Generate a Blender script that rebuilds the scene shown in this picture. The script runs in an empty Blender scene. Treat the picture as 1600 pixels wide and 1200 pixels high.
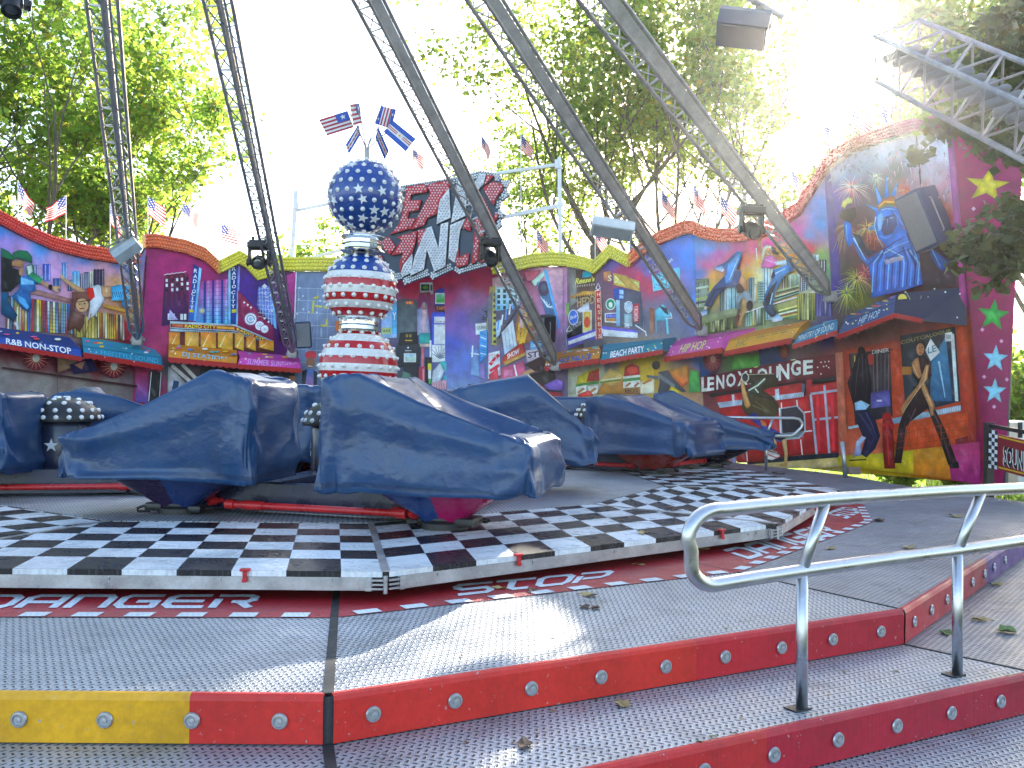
import bpy, bmesh, math, random
import numpy as np
from mathutils import Vector, Matrix, noise
from mathutils.geometry import tessellate_polygon
random.seed(7)
rad = math.radians
scene = bpy.context.scene
COL = scene.collection

# ------------------------------------------------------------------ camera
FPX, PITCH, ROLL = 1430.0, rad(1.0), rad(0.4)        # focal length in photo pixels (photo 1600 x 1200)
EYE = Vector((0, 0, 1.8))
def _rot(x, z, y=1.0):
    c, s = math.cos(ROLL), math.sin(ROLL)
    x, z = x*c - z*s, x*s + z*c
    c, s = math.cos(PITCH), math.sin(PITCH)
    return Vector((x, y*c - z*s, y*s + z*c))
def ray(px, py): return _rot((px-800)/FPX, -(py-600)/FPX)
def atz(px, py, z):
    d = ray(px, py); return EYE + d*((z-EYE.z)/d.z)
def aty(px, py, Y):
    d = ray(px, py); return EYE + d*(Y/d.y)
right, up, fwd = _rot(1, 0, 0), _rot(0, 1, 0), _rot(0, 0, 1)
cam_data = bpy.data.cameras.new('camera'); cam = bpy.data.objects.new('camera', cam_data); COL.objects.link(cam)
cam.matrix_world = Matrix(((right.x, up.x, -fwd.x, EYE.x), (right.y, up.y, -fwd.y, EYE.y), (right.z, up.z, -fwd.z, EYE.z), (0, 0, 0, 1)))
cam_data.sensor_width = 36; cam_data.lens = 36*FPX/1600; cam_data.clip_end = 2000; cam_data.clip_start = 0.05
scene.camera = cam

# ------------------------------------------------------------------ sky, sun, exposure
SUN_EL, SUN_AZ = rad(19.6), rad(20.7)               # the sun stands behind the backdrop, to the right
world = bpy.data.worlds.new('World'); scene.world = world; world.use_nodes = True
wn = world.node_tree; bgn = wn.nodes['Background']
sky = wn.nodes.new('ShaderNodeTexSky'); sky.sky_type = 'NISHITA'; sky.sun_disc = False
sky.sun_elevation = SUN_EL; sky.sun_rotation = SUN_AZ; sky.air_density = 1.0; sky.dust_density = 1.6; sky.ozone_density = 1.0
wn.links.new(sky.outputs[0], bgn.inputs[0]); bgn.inputs[1].default_value = 0.15
sd = bpy.data.lights.new('sun', 'SUN'); sun = bpy.data.objects.new('sun', sd); COL.objects.link(sun)
sd.energy = 4.2; sd.angle = rad(0.5); sd.color = (1.0, 0.93, 0.80)
sdir = Vector((math.sin(SUN_AZ)*math.cos(SUN_EL), math.cos(SUN_AZ)*math.cos(SUN_EL), math.sin(SUN_EL)))
sun.rotation_euler = sdir.to_track_quat('Z', 'Y').to_euler(); sun.location = sdir*50
scene.view_settings.view_transform = 'Standard'; scene.view_settings.look = 'None'
scene.view_settings.gamma = 1.0; scene.view_settings.exposure = 2.15
scene.cycles.max_bounces = 8; scene.cycles.transparent_max_bounces = 8
scene.cycles.use_denoising = True

# ------------------------------------------------------------------ colours and materials
def C(h, k=1.0):
    h = h.lstrip('#'); o = []
    for i in (0, 2, 4):
        v = int(h[i:i+2], 16)/255.0
        v = v/12.92 if v <= 0.04045 else ((v+0.055)/1.055)**2.4
        o.append(min(v*k, 0.9))
    return tuple(o)
def lerp(a, b, t): return tuple(a[i]+(b[i]-a[i])*t for i in range(3))
def N(nt, t, **kw):
    n = nt.nodes.new(t)
    for k, v in kw.items(): setattr(n, k, v)
    return n
def math_node(nt, op, a, b=None, clamp=False):
    n = nt.nodes.new('ShaderNodeMath'); n.operation = op; n.use_clamp = clamp
    for i, v in enumerate((a, b)):
        if v is None: continue
        if isinstance(v, (int, float)): n.inputs[i].default_value = v
        else: nt.links.new(v, n.inputs[i])
    return n.outputs[0]
def mixc(nt, fac, a, b, mode='MIX'):
    n = nt.nodes.new('ShaderNodeMix'); n.data_type = 'RGBA'; n.blend_type = mode
    for sock, v in ((n.inputs[0], fac), (n.inputs[6], a), (n.inputs[7], b)):
        if isinstance(v, (int, float)): sock.default_value = v
        elif isinstance(v, tuple): sock.default_value = (*v[:3], 1)
        else: nt.links.new(v, sock)
    return n.outputs[2]
def noise_tex(nt, scale, detail=4, rough=.6, coord='Object', vec=None):
    n = nt.nodes.new('ShaderNodeTexNoise'); n.inputs['Scale'].default_value = scale
    n.inputs['Detail'].default_value = detail; n.inputs['Roughness'].default_value = rough
    if vec is None:
        vec = nt.nodes.new('ShaderNodeTexCoord').outputs[coord]
    nt.links.new(vec, n.inputs['Vector']); return n.outputs['Fac']
def ramp(nt, fac, a, b, x0=.3, x1=.7):
    n = nt.nodes.new('ShaderNodeMapRange'); nt.links.new(fac, n.inputs[0])
    n.inputs[1].default_value = x0; n.inputs[2].default_value = x1; n.inputs[3].default_value = a; n.inputs[4].default_value = b
    return n.outputs[0]
def bump(nt, p, h, strength=.3, dist=.01):
    b = nt.nodes.new('ShaderNodeBump'); b.inputs['Strength'].default_value = strength; b.inputs['Distance'].default_value = dist
    nt.links.new(h, b.inputs['Height']); nt.links.new(b.outputs[0], p.inputs['Normal'])
def new_mat(name):
    m = bpy.data.materials.new(name); m.use_nodes = True
    return m, m.node_tree, m.node_tree.nodes['Principled BSDF']
MATS = {}
def pmat(name, col=None, rough=.5, metal=0.0, var=.25, scale=6.0, bmp=0.0, bscale=60.0, spec=.5, attr=False, coat=0.0):
    """Procedural paint or metal: base colour (or the painted colour stored on the mesh) broken up by two noises."""
    if name in MATS: return MATS[name]
    m, nt, p = new_mat(name)
    if attr:
        a = nt.nodes.new('ShaderNodeAttribute'); a.attribute_name = 'Col'; base = a.outputs['Color']
    else: base = tuple(col)
    n1 = noise_tex(nt, scale); n2 = noise_tex(nt, scale*9, 3)
    f = math_node(nt, 'MULTIPLY', ramp(nt, n1, 1-var, 1+var), ramp(nt, n2, 1-var*.5, 1+var*.5))
    nt.links.new(mixc(nt, 1.0, base, f, 'MULTIPLY'), p.inputs['Base Color'])
    nt.links.new(ramp(nt, n1, max(rough-.12, .04), min(rough+.12, 1)), p.inputs['Roughness'])
    p.inputs['Metallic'].default_value = metal; p.inputs['Specular IOR Level'].default_value = spec
    p.inputs['Coat Weight'].default_value = coat; p.inputs['Coat Roughness'].default_value = .12
    if bmp: bump(nt, p, noise_tex(nt, bscale, 4), bmp, .004)
    MATS[name] = m; return m
def tread_mat(name, col, angle, cell=(.036, .033), metal=.75, rough=.48, attr=False, dark=.025, deep=.75, blend=.95, stain=.68, chips=False):
    """Aluminium tread plate: staggered rows of short slanted punched slots with raised lips."""
    if name in MATS: return MATS[name]
    m, nt, p = new_mat(name); L = nt.links.new
    tc = nt.nodes.new('ShaderNodeTexCoord')
    mp = nt.nodes.new('ShaderNodeMapping'); mp.inputs['Rotation'].default_value = (0, 0, angle)
    L(tc.outputs['Object'], mp.inputs['Vector'])
    s = nt.nodes.new('ShaderNodeSeparateXYZ'); L(mp.outputs[0], s.inputs[0])
    v = math_node(nt, 'DIVIDE', s.outputs[1], cell[1]); fv = math_node(nt, 'FLOOR', v)
    par = math_node(nt, 'FLOORED_MODULO', fv, 2.0)
    u = math_node(nt, 'ADD', math_node(nt, 'DIVIDE', s.outputs[0], cell[0]), math_node(nt, 'MULTIPLY', par, .5))
    uu = math_node(nt, 'SUBTRACT', math_node(nt, 'FRACT', u), .5); vv = math_node(nt, 'SUBTRACT', math_node(nt, 'FRACT', v), .5)
    sg = math_node(nt, 'SUBTRACT', math_node(nt, 'MULTIPLY', par, 2.0), 1.0)
    a = math_node(nt, 'ADD', uu, math_node(nt, 'MULTIPLY', math_node(nt, 'MULTIPLY', vv, sg), .55))
    def ell(ax, bx):
        q = math_node(nt, 'ADD', math_node(nt, 'POWER', math_node(nt, 'DIVIDE', math_node(nt, 'ABSOLUTE', a), ax), 2.0),
                      math_node(nt, 'POWER', math_node(nt, 'DIVIDE', math_node(nt, 'ABSOLUTE', vv), bx), 2.0))
        return ramp(nt, q, 1.0, 0.0, .55, 1.25)
    slot, lip = ell(.18, .37), ell(.29, .48)
    n1 = noise_tex(nt, 1.3, 5); n2 = noise_tex(nt, 30, 4); n3 = noise_tex(nt, 5, 3)
    if attr:
        at = nt.nodes.new('ShaderNodeAttribute'); at.attribute_name = 'Col'; base = at.outputs['Color']
    else: base = tuple(col)
    f = math_node(nt, 'MULTIPLY', ramp(nt, n1, .78, 1.16), ramp(nt, n2, .88, 1.1))
    f = math_node(nt, 'MULTIPLY', f, ramp(nt, noise_tex(nt, 3.4, 8, .72), 1.04, stain, .52, .74))          # trodden-in dirt
    c1 = mixc(nt, 1.0, base, f, 'MULTIPLY')
    if chips: c1 = mixc(nt, ramp(nt, noise_tex(nt, 34, 5, .7), 0, 1, .655, .68), c1, (.33, .31, .29))      # chipped paint
    L(mixc(nt, math_node(nt, 'MULTIPLY', slot, blend), c1, (dark*.9, dark*.9, dark)), p.inputs['Base Color'])
    p.inputs['Metallic'].default_value = metal
    L(ramp(nt, n3, rough-.1, rough+.12), p.inputs['Roughness'])
    bump(nt, p, math_node(nt, 'SUBTRACT', lip, math_node(nt, 'MULTIPLY', slot, 1.3)), deep, .004)
    MATS[name] = m; return m

# ------------------------------------------------------------------ mesh builder
class MB:
    def __init__(self): self.v = []; self.f = []; self.c = []; self.col = (1, 1, 1)
    def add(self, vs, fs, col=None):
        o = len(self.v); self.v += [tuple(x) for x in vs]
        for f in fs: self.f.append(tuple(i+o for i in f)); self.c.append(col or self.col)
        return o
    def box(self, c, size, rz=0.0, M=None, col=None):
        sx, sy, sz = (s/2 for s in size); c = Vector(c)
        R = M if M is not None else Matrix.Rotation(rz, 3, 'Z')
        vs = [c + R @ Vector((x, y, z)) for x in (-sx, sx) for y in (-sy, sy) for z in (-sz, sz)]
        self.add(vs, [(0, 1, 3, 2), (4, 6, 7, 5), (0, 4, 5, 1), (2, 3, 7, 6), (0, 2, 6, 4), (1, 5, 7, 3)], col)
    def bbox(self, c, size, b=.02, rz=0.0, M=None, col=None):
        """box with chamfered edges"""
        R = M if M is not None else Matrix.Rotation(rz, 3, 'Z'); c = Vector(c)
        bm = bmesh.new(); bmesh.ops.create_cube(bm, size=1.0)
        for v in bm.verts: v.co = Vector((v.co.x*size[0], v.co.y*size[1], v.co.z*size[2]))
        bmesh.ops.bevel(bm, geom=bm.edges[:], offset=b, segments=2, affect='EDGES', profile=.5)
        bm.verts.index_update()
        self.add([c + R @ v.co for v in bm.verts], [tuple(v.index for v in f.verts) for f in bm.faces], col); bm.free()
    def beam(self, a, b, w, h, upv=(0, 0, 1), col=None, w2=None, h2=None):
        a, b = Vector(a), Vector(b); d = (b-a).normalized(); s = d.cross(Vector(upv))
        s = s.normalized() if s.length > 1e-6 else Vector((1, 0, 0)); u = s.cross(d)
        w2 = w2 or w; h2 = h2 or h
        vs = [a+s*w/2*i+u*h/2*j for i, j in ((-1, -1), (1, -1), (1, 1), (-1, 1))] + [b+s*w2/2*i+u*h2/2*j for i, j in ((-1, -1), (1, -1), (1, 1), (-1, 1))]
        self.add(vs, [(3, 2, 1, 0), (4, 5, 6, 7), (0, 1, 5, 4), (1, 2, 6, 5), (2, 3, 7, 6), (3, 0, 4, 7)], col)
    def tube(self, pts, r, n=10, col=None, r2=None, cap=True):
        pts = [Vector(p) for p in pts]; m = len(pts); vs = []; prev = None
        for i, p in enumerate(pts):
            t = (pts[min(i+1, m-1)]-pts[max(i-1, 0)]).normalized()
            if prev is None:
                prev = t.orthogonal().normalized()
            prev = (prev - t*prev.dot(t)).normalized(); b = t.cross(prev)
            rr = r if r2 is None else r+(r2-r)*i/max(m-1, 1)
            if isinstance(r, (list, tuple)): rr = r[i]
            vs += [p + (prev*math.cos(2*math.pi*k/n)+b*math.sin(2*math.pi*k/n))*rr for k in range(n)]
        fs = [(i*n+k, i*n+(k+1) % n, (i+1)*n+(k+1) % n, (i+1)*n+k) for i in range(m-1) for k in range(n)]
        if cap: fs += [tuple(range(n))[::-1], tuple((m-1)*n+k for k in range(n))]
        self.add(vs, fs, col)
    def lathe(self, prof, c=(0, 0, 0), n=32, col=None, axis=None, cols=None):
        """prof: list of (radius, height)"""
        c = Vector(c); R = Matrix.Identity(3) if axis is None else Vector(axis).to_track_quat('Z', 'Y').to_matrix()
        vs = [c + R @ Vector((r*math.cos(2*math.pi*k/n), r*math.sin(2*math.pi*k/n), h)) for r, h in prof for k in range(n)]
        o = len(self.v); self.v += [tuple(v) for v in vs]
        for i in range(len(prof)-1):
            for k in range(n):
                self.f.append((o+i*n+k, o+i*n+(k+1) % n, o+(i+1)*n+(k+1) % n, o+(i+1)*n+k)); self.c.append(cols[i] if cols else (col or self.col))
        for i, fl in ((0, True), (len(prof)-1, False)):
            if prof[i][0] > 1e-4:
                t = tuple(o+i*n+k for k in range(n)); self.f.append(t[::-1] if fl else t); self.c.append(cols[min(i, len(cols)-1)] if cols else (col or self.col))
    def prism(self, pts, z0, z1, col=None, bottom=True):
        n = len(pts); pts = [(p[0], p[1]) for p in pts]
        vs = [(x, y, z0) for x, y in pts] + [(x, y, z1) for x, y in pts]
        fs = [(i, (i+1) % n, n+(i+1) % n, n+i) for i in range(n)]
        tri = tessellate_polygon([[Vector((x, y, 0)) for x, y in pts]])
        A = sum(pts[i][0]*pts[(i+1) % n][1]-pts[(i+1) % n][0]*pts[i][1] for i in range(n))
        if A < 0: fs = [f[::-1] for f in fs]
        for t in tri:
            a = (Vector(vs[t[1]])-Vector(vs[t[0]])).cross(Vector(vs[t[2]])-Vector(vs[t[0]])).z
            t = t if a > 0 else t[::-1]
            fs.append(tuple(n+i for i in t)); fs.append(tuple(i for i in t[::-1]))
        self.add(vs, fs, col)
    def flat(self, pts3, col=None):
        """flat (possibly concave) polygon of 3-D points"""
        pts3 = [Vector(p) for p in pts3]
        self.add(pts3, [tuple(t) for t in tessellate_polygon([pts3])], col)
    def slab(self, front, off, col=None):
        """flat polygon given thickness along the vector off"""
        front = [Vector(p) for p in front]; off = Vector(off); n = len(front)
        tri = tessellate_polygon([front]); fs = [tuple(t) for t in tri]+[tuple(n+i for i in t) for t in tri]+[(i, (i+1) % n, n+(i+1) % n, n+i) for i in range(n)]
        self.add(front+[p+off for p in front], fs, col)
    def dome(self, c, nrm, r, h=None, n=8, rings=2, col=None):
        c = Vector(c); nrm = Vector(nrm).normalized(); a = nrm.orthogonal().normalized(); b = nrm.cross(a); h = h or r
        vs = []
        for j in range(rings):
            t = math.pi/2*j/rings
            vs += [c+(a*math.cos(2*math.pi*k/n)+b*math.sin(2*math.pi*k/n))*r*math.cos(t)+nrm*h*math.sin(t) for k in range(n)]
        vs.append(c+nrm*h)
        fs = [(j*n+k, j*n+(k+1) % n, (j+1)*n+(k+1) % n, (j+1)*n+k) for j in range(rings-1) for k in range(n)]
        fs += [((rings-1)*n+k, (rings-1)*n+(k+1) % n, rings*n) for k in range(n)]
        self.add(vs, fs, col)
    def build(self, name, mat, parent=None, smooth=False, world=True, fix=True):
        me = bpy.data.meshes.new(name)
        off = Vector((0, 0, 0))
        if parent is not None and world:
            q = parent
            while q is not None: off += q.location; q = q.parent
        vs = [(x-off.x, y-off.y, z-off.z) for x, y, z in self.v]
        me.from_pydata(vs, [], self.f)
        at = me.color_attributes.new('Col', 'FLOAT_COLOR', 'CORNER')
        buf = np.ones((len(me.loops), 4), np.float32); k = 0
        for f, c in zip(self.f, self.c):
            if isinstance(c[0], (tuple, list)):
                for j in range(len(f)): buf[k+j, :3] = c[j]
            else: buf[k:k+len(f), :3] = c[:3]
            k += len(f)
        at.data.foreach_set('color', buf.ravel())
        if fix:
            bm = bmesh.new(); bm.from_mesh(me); bmesh.ops.recalc_face_normals(bm, faces=bm.faces); bm.to_mesh(me); bm.free()
        if smooth:
            me.polygons.foreach_set('use_smooth', [True]*len(me.polygons))
            if smooth != 'all': me.set_sharp_from_angle(angle=rad(40))
        me.materials.append(mat)
        o = bpy.data.objects.new(name, me); COL.objects.link(o)
        if parent is not None: o.parent = parent
        return o
def thing(name, loc, label, cat, group=None, rz=0.0):
    o = bpy.data.objects.new(name, None); COL.objects.link(o); o.location = loc; o.rotation_euler = (0, 0, rz)
    o.empty_display_size = .2; o['label'] = label; o['category'] = cat
    if group: o['group'] = group
    return o
def tag(o, label=None, cat=None, group=None, kind=None):
    for k, v in (('label', label), ('category', cat), ('group', group), ('kind', kind)):
        if v: o[k] = v
    return o
def copy_tree(o, parent=None):
    c = o.copy(); COL.objects.link(c); c.parent = parent
    for ch in list(o.children): copy_tree(ch, c)
    return c

# ------------------------------------------------------------------ common materials
M_PAINT = pmat('painted_panel', rough=.42, var=.24, scale=4.5, attr=True, spec=.35)
M_GLOSS = pmat('gloss_paint', rough=.25, var=.12, scale=5, attr=True, coat=.3)
M_CLOTH = pmat('awning_cloth', rough=.55, var=.16, scale=5, attr=True, bmp=.15, bscale=90)
M_STEEL = pmat('galvanised_steel', (.42, .42, .43), .38, .85, .2, 7)
M_DKSTEEL = pmat('weathered_steel', (.34, .315, .305), .45, .4, .3, 5)
M_BRUSHED = pmat('brushed_stainless', (.56, .56, .575), .34, 1.0, .10, 6)
M_TRAY = pmat('grey_cable_tray', (.56, .53, .51), .5, .2, .2, 5)
M_CHROME = pmat('chrome', (.75, .74, .72), .08, 1.0, .06, 4)
M_BLACK = pmat('black_plastic', (.014, .014, .016), .42, 0, .3, 8, .2, 120)
M_NAVY = pmat('navy_paint', (.012, .018, .05), .3, 0, .2, 4, coat=.3)
M_REDP = pmat('red_enamel', (.50, .016, .02), .32, 0, .2, 6)
M_WHITEB = pmat('pearl_bulb', (.78, .76, .72), .16, 0, .06, 4, coat=.5)
M_WHITEP = pmat('white_paint', (.72, .73, .74), .4, 0, .1, 4)
M_RUBBER = pmat('black_rubber', (.02, .02, .021), .7, 0, .2, 20)
M_GREYBOX = pmat('grey_lamp_housing', (.33, .36, .38), .4, .2, .15, 6)
# ================================================================== ground and stepped ride platform
O = Vector((-1.95, 11.6, 0))                          # axis of the ride
ZP, ZM, ZL, ZD = .6, .4, .2, .78                      # platform, middle tread, lower tread, turntable top
m, nt, p = new_mat('park_ground')
n1 = noise_tex(nt, .35, 6); n2 = noise_tex(nt, 9, 6)
gcol = mixc(nt, ramp(nt, n1, 0, 1, .42, .56), (.055, .09, .022), (.10, .085, .05))
nt.links.new(mixc(nt, 1.0, gcol, ramp(nt, n2, .6, 1.4), 'MULTIPLY'), p.inputs['Base Color']); p.inputs['Roughness'].default_value = .95
bump(nt, p, n2, .6, .03)
g = MB(); g.add([(-250, -60, 0), (250, -60, 0), (250, 500, 0), (-250, 500, 0)], [(0, 1, 2, 3)])
tag(g.build('ground', m), kind='structure')

v1 = atz(513, 1085, ZP); v2 = atz(1408, 952, ZP); v3 = atz(1590, 840, ZP)
e12 = (v2-v1).normalized(); e23 = (v3-v2).normalized()
v0 = Vector((v1.x-4.2, v1.y, ZP)); v4 = v3 + e23*1.6
back = []
for i in range(13):
    a = rad(18 + 180/12*i); back.append(O + Vector((math.cos(a), math.sin(a), 0))*9.2)
edge_r = [atz(1720, 800, ZP), atz(1560, 779, ZP), atz(1400, 757, ZP), atz(1320, 742, ZP)]
top_poly = [v0, v1, v2, v3, v4] + edge_r + back[2:] + [Vector((-8.6, 4.6, 0))]
def offs(d):
    """the step nosing lines moved outwards (towards the viewer) by d"""
    def nrm(e): return Vector((e.y, -e.x, 0))
    n01, n12, n23 = Vector((0, -1, 0)), nrm(e12), nrm(e23)
    def mit(p, a, b):
        h = (a+b).normalized(); return p + h*(d/max(h.dot(a), .3))
    return [v0+n01*d, mit(v1, n01, n12), mit(v2, n12, n23), v3+n23*d, v4+n23*d]
L1, L2, L3 = offs(.69), offs(1.38), offs(2.05)
# floor plates are aluminium tread plate, one sheet per section so that the punching follows each edge
ang12, ang23 = math.atan2(e12.y, e12.x), math.atan2(e23.y, e23.x)
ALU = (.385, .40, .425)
TM = [tread_mat('tread_plate_front', ALU, 0.0, metal=.45, stain=.60), tread_mat('tread_plate_oblique', ALU, -ang12, metal=.45, stain=.60), tread_mat('tread_plate_side_shaded', (.30, .305, .33), -ang23, metal=.45, stain=.60)]  # the side sheet's darker colour carries the shade at the right
plat = thing('ride_platform', (0, 6, 0), 'wide stepped aluminium platform with red and yellow step edges around the turntable', 'platform')
b = MB(); b.prism([q for q in top_poly], 0.02, ZP-.012); b.build('platform_base', pmat('platform_core', (.05, .05, .055), .7), plat)
b = MB(); b.prism(L1[:1]+L1[1:]+[v4, v3, v2, v1, v0], 0.02, ZM-.012); b.prism(L2+L1[::-1], 0.02, ZL-.012)
b.build('step_base', MATS['platform_core'], plat)
def sheet(name, pts, z, mat, lab=None):
    b = MB(); b.prism(pts, z-.011, z); o = b.build(name, mat, plat, world=True)
    if lab: o['label'] = lab
    return o
s1 = atz(525, 930, ZP); s2a, s2b = atz(1400, 948, ZP), atz(1093, 880, ZP); s2 = s2a + (s2b-s2a).normalized()*4.0
s1e = v1 + (s1-v1).normalized()*6.0
gap = Vector((.018, 0, 0))
rest = top_poly[4:]
c0 = O + Vector((0, 0, ZP))
sheet('floor_plate', [v0, v1-gap, s1e-gap, c0, Vector((-8.6, 4.6, 0))], ZP, TM[0])
sheet('floor_plate', [v1+gap, v2, s2, c0, s1e+gap], ZP, TM[1])
pr = O + Vector((9.1, 2.4, 0))
sheet('floor_plate', [v2+e23*.02, v3, v4]+edge_r+back[2:]+[Vector((-8.6, 4.6, 0)), c0, s2+e23*.03], ZP, TM[2])
for (Lo, z) in ((L1, ZM), (L2, ZL)):
    In = [v0, v1, v2, v3, v4] if z == ZM else L1
    for i, mt in ((0, TM[0]), (1, TM[1]), (2, TM[2])):
        e = (Lo[i+1]-Lo[i]).normalized()*.012
        a2, b2 = (In[i], In[i+1]) if i < 2 else (In[2], In[4]); o1, o2 = (Lo[i], Lo[i+1]) if i < 2 else (Lo[2], Lo[4])
        sheet('tread_plate', [o1+e, o2-e, b2-e, a2+e], z, mt)
# dark joint strips in the floor
b = MB()
for a, c, z in ((v1, s1e, ZP), (L1[1], v1, ZM), (v2, s2, ZP), (L1[2], v2, ZM)):
    d = (c-a); L = d.length; d.normalize(); mid = Vector((a.x, a.y, z+.001))+d*L/2
    b.box(mid, (L-.02, .045 if a in (v1,) or a == L1[1] else .018, .006), math.atan2(d.y, d.x))
b.build('floor_joint', M_RUBBER, plat)
# ---- painted risers with round step lights
RISER = tread_mat('riser_paint', None, .4, (.05, .04), 0.0, .52, True, .2, .10, .0, .80, True)
def riser(a, c, z0, z1, zones, name='riser', lab=None):
    a, c = Vector(a), Vector(c); d = (c-a); L = d.length; d.normalize(); n = Vector((d.y, -d.x, 0))
    b = MB()
    prof = [(.0, z0+.006), (.022, z0+.006), (.024, z1-.022), (.017, z1-.004), (.004, z1+.003), (-.014, z1+.0035), (-.014, z1-.02), (.0, z1-.02)]
    for t0, t1, c0_, c1_ in zones:
        steps = max(1, int((t1-t0)*12)) if c0_ != c1_ else 1
        for s in range(steps):
            q0, q1 = t0+(t1-t0)*s/steps, t0+(t1-t0)*(s+1)/steps
            ca, cb = lerp(c0_, c1_, s/steps), lerp(c0_, c1_, (s+1)/steps)
            vs = []
            for q in (q0, q1):
                base = a + d*(.004 + q*(L-.008))
                vs += [(base.x+n.x*o, base.y+n.y*o, z) for o, z in prof]
            m_ = len(prof)
            for i in range(m_-1):
                b.add([vs[i], vs[i+1], vs[m_+i+1], vs[m_+i]], [(0, 1, 2, 3)], [ca, ca, cb, cb])
    o = b.build(name, RISER, plat, smooth=False)
    if lab: o['label'] = lab
    return o, d, n
proto_light = None
def step_light(parent, pos, n):
    global proto_light
    if proto_light is None:
        b = MB(); b.lathe([(.0, 0), (.033, 0), (.034, .005), (.03, .011), (.023, .012), (.021, .008), (.013, .008), (.012, .013), (.0, .014)], (0, 0, 0), 20, axis=(0, -1, 0))
        proto_light = b.build('step_light', M_STEEL, None, smooth=True); o = proto_light
    else:
        o = proto_light.copy(); COL.objects.link(o)
    o.parent = parent; o.location = pos - plat.location
    o.rotation_euler = (0, 0, math.atan2(n.y, n.x)+math.pi/2)
Yc, Rc, Rc2, Rd, Pu = C('#e6a608', .85), C('#dc2a20', .85), C('#cc1a24', .85), C('#b4122c', .85), C('#46187a', .8)
def q_of(px, py, z, a, c):
    p = atz(px, py, z); d = (c-a); return max(0, min(1, (p-a).dot(d)/d.length_squared))
n01 = Vector((0, -1, 0)); n12 = Vector((e12.y, -e12.x, 0)); n23 = Vector((e23.y, -e23.x, 0))
t303 = ((atz(303, 1085, ZP).x-v0.x)/(v1.x-v0.x))
rr, _, _ = riser(v0, v1-Vector((.012, 0, 0)), ZM, ZP, [(0, t303, Yc, Yc), (t303, 1, Rc, Rc)], lab='yellow and red painted step edge')
def lights(par, pxs, zc, a, c, n):
    d = (c-a).normalized(); pl = a + n*.025
    for px, py in pxs:
        r_ = ray(px, py); t = (pl-EYE).dot(n)/r_.dot(n); q = EYE + r_*t
        step_light(par, Vector((q.x, q.y, zc)), n)
lights(rr, [(30, 1127), (164, 1127), (300, 1128), (437, 1129)], .5, v0, v1, n01)
rr, _, _ = riser(v1+e12*.012, v2, ZM, ZP, [(0, .55, C('#d8281e', .85), C('#d42a1a', .85)), (.55, 1, Rc2, Rd)], lab='red painted step edge with round lights')
lights(rr, [(583, 1119), (711, 1097), (830, 1078), (939, 1060), (1040, 1043), (1133, 1027), (1221, 1012), (1301, 998), (1376, 985)], .5, v1, v2, n12)
rr, _, _ = riser(v2, v4, ZM, ZP, [(0, .42, Rd, C('#981434', .8)), (.42, 1, Pu, C('#3a1878', .8))], lab='red turning purple step edge')
lights(rr, [(1428, 968), (1455, 949), (1479, 930), (1519, 903), (1538, 891), (1553, 879), (1570, 868)], .5, v2, v3, n23)
riser(L1[0], L1[1], ZL, ZM, [(0, 1, Rc, Rc)])
rr, _, _ = riser(L1[1], L1[2], ZL, ZM, [(0, .5, Rc2, C('#c42422', .8)), (.5, 1, Rd, C('#a8122e', .8))], lab='lower red step edge')
lights(rr, [(1100, 1181), (1209, 1160), (1309, 1139), (1401, 1123), (1486, 1106), (1563, 1090)], .3, L1[1], L1[2], n12)
riser(L1[2], L1[4], ZL, ZM, [(0, 1, Rd, C('#901038', .8))])
riser(L2[0], L2[1], .01, ZL, [(0, 1, Rc, Rc)]); riser(L2[1], L2[2], .01, ZL, [(0, 1, Rc2, Rd)]); riser(L2[2], L2[4], .01, ZL, [(0, 1, Rd, Rd)])

# ---- red warning ring with dashes and lettering
REDT = tread_mat('ring_red_paint', None, .2, (.034, .026), 0.0, .42, True, .12, .5, .35)
out = [atz(-420, 964, ZP), atz(521, 966, ZP), atz(1158, 894, ZP), atz(1364, 816, ZP), atz(1350, 790, ZP), atz(1320, 772, ZP)]
inn = [O + Vector((math.cos(rad(a)), math.sin(rad(a)), 0))*5.0 for a in (-118, -95, -60, -35, -8, 20)]
b = MB()
for i in range(len(out)-1):
    q = [out[i], out[i+1], inn[i+1], inn[i]]
    b.add([(x.x, x.y, ZP+.004) for x in q], [(0, 1, 2, 3)], C('#b81824', .8))
b.build('warning_ring', REDT, plat)
b = MB(); WH = C('#dfe6ea', .9)
def dashes(a, c, start, depth=.10, w=.145, step=.285):
    d = c-a; L = d.length; d.normalize(); n = Vector((-d.y, d.x, 0)); s = start
    while s + w < L-.03:
        k = n*depth - d*0.02
        q = [a+d*s, a+d*(s+w), a+d*(s+w)+k+Vector((.02, 0, 0)), a+d*s+k+Vector((.02, 0, 0))]
        b.add([(x.x, x.y, ZP+.008) for x in q], [(0, 1, 2, 3)], WH); s += step
a_, c_ = out[0], out[1]
dashes(out[0], out[1], .1); dashes(out[1], out[2], .14); dashes(out[2], out[3], .06); dashes(out[3], out[4], .06)
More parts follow.
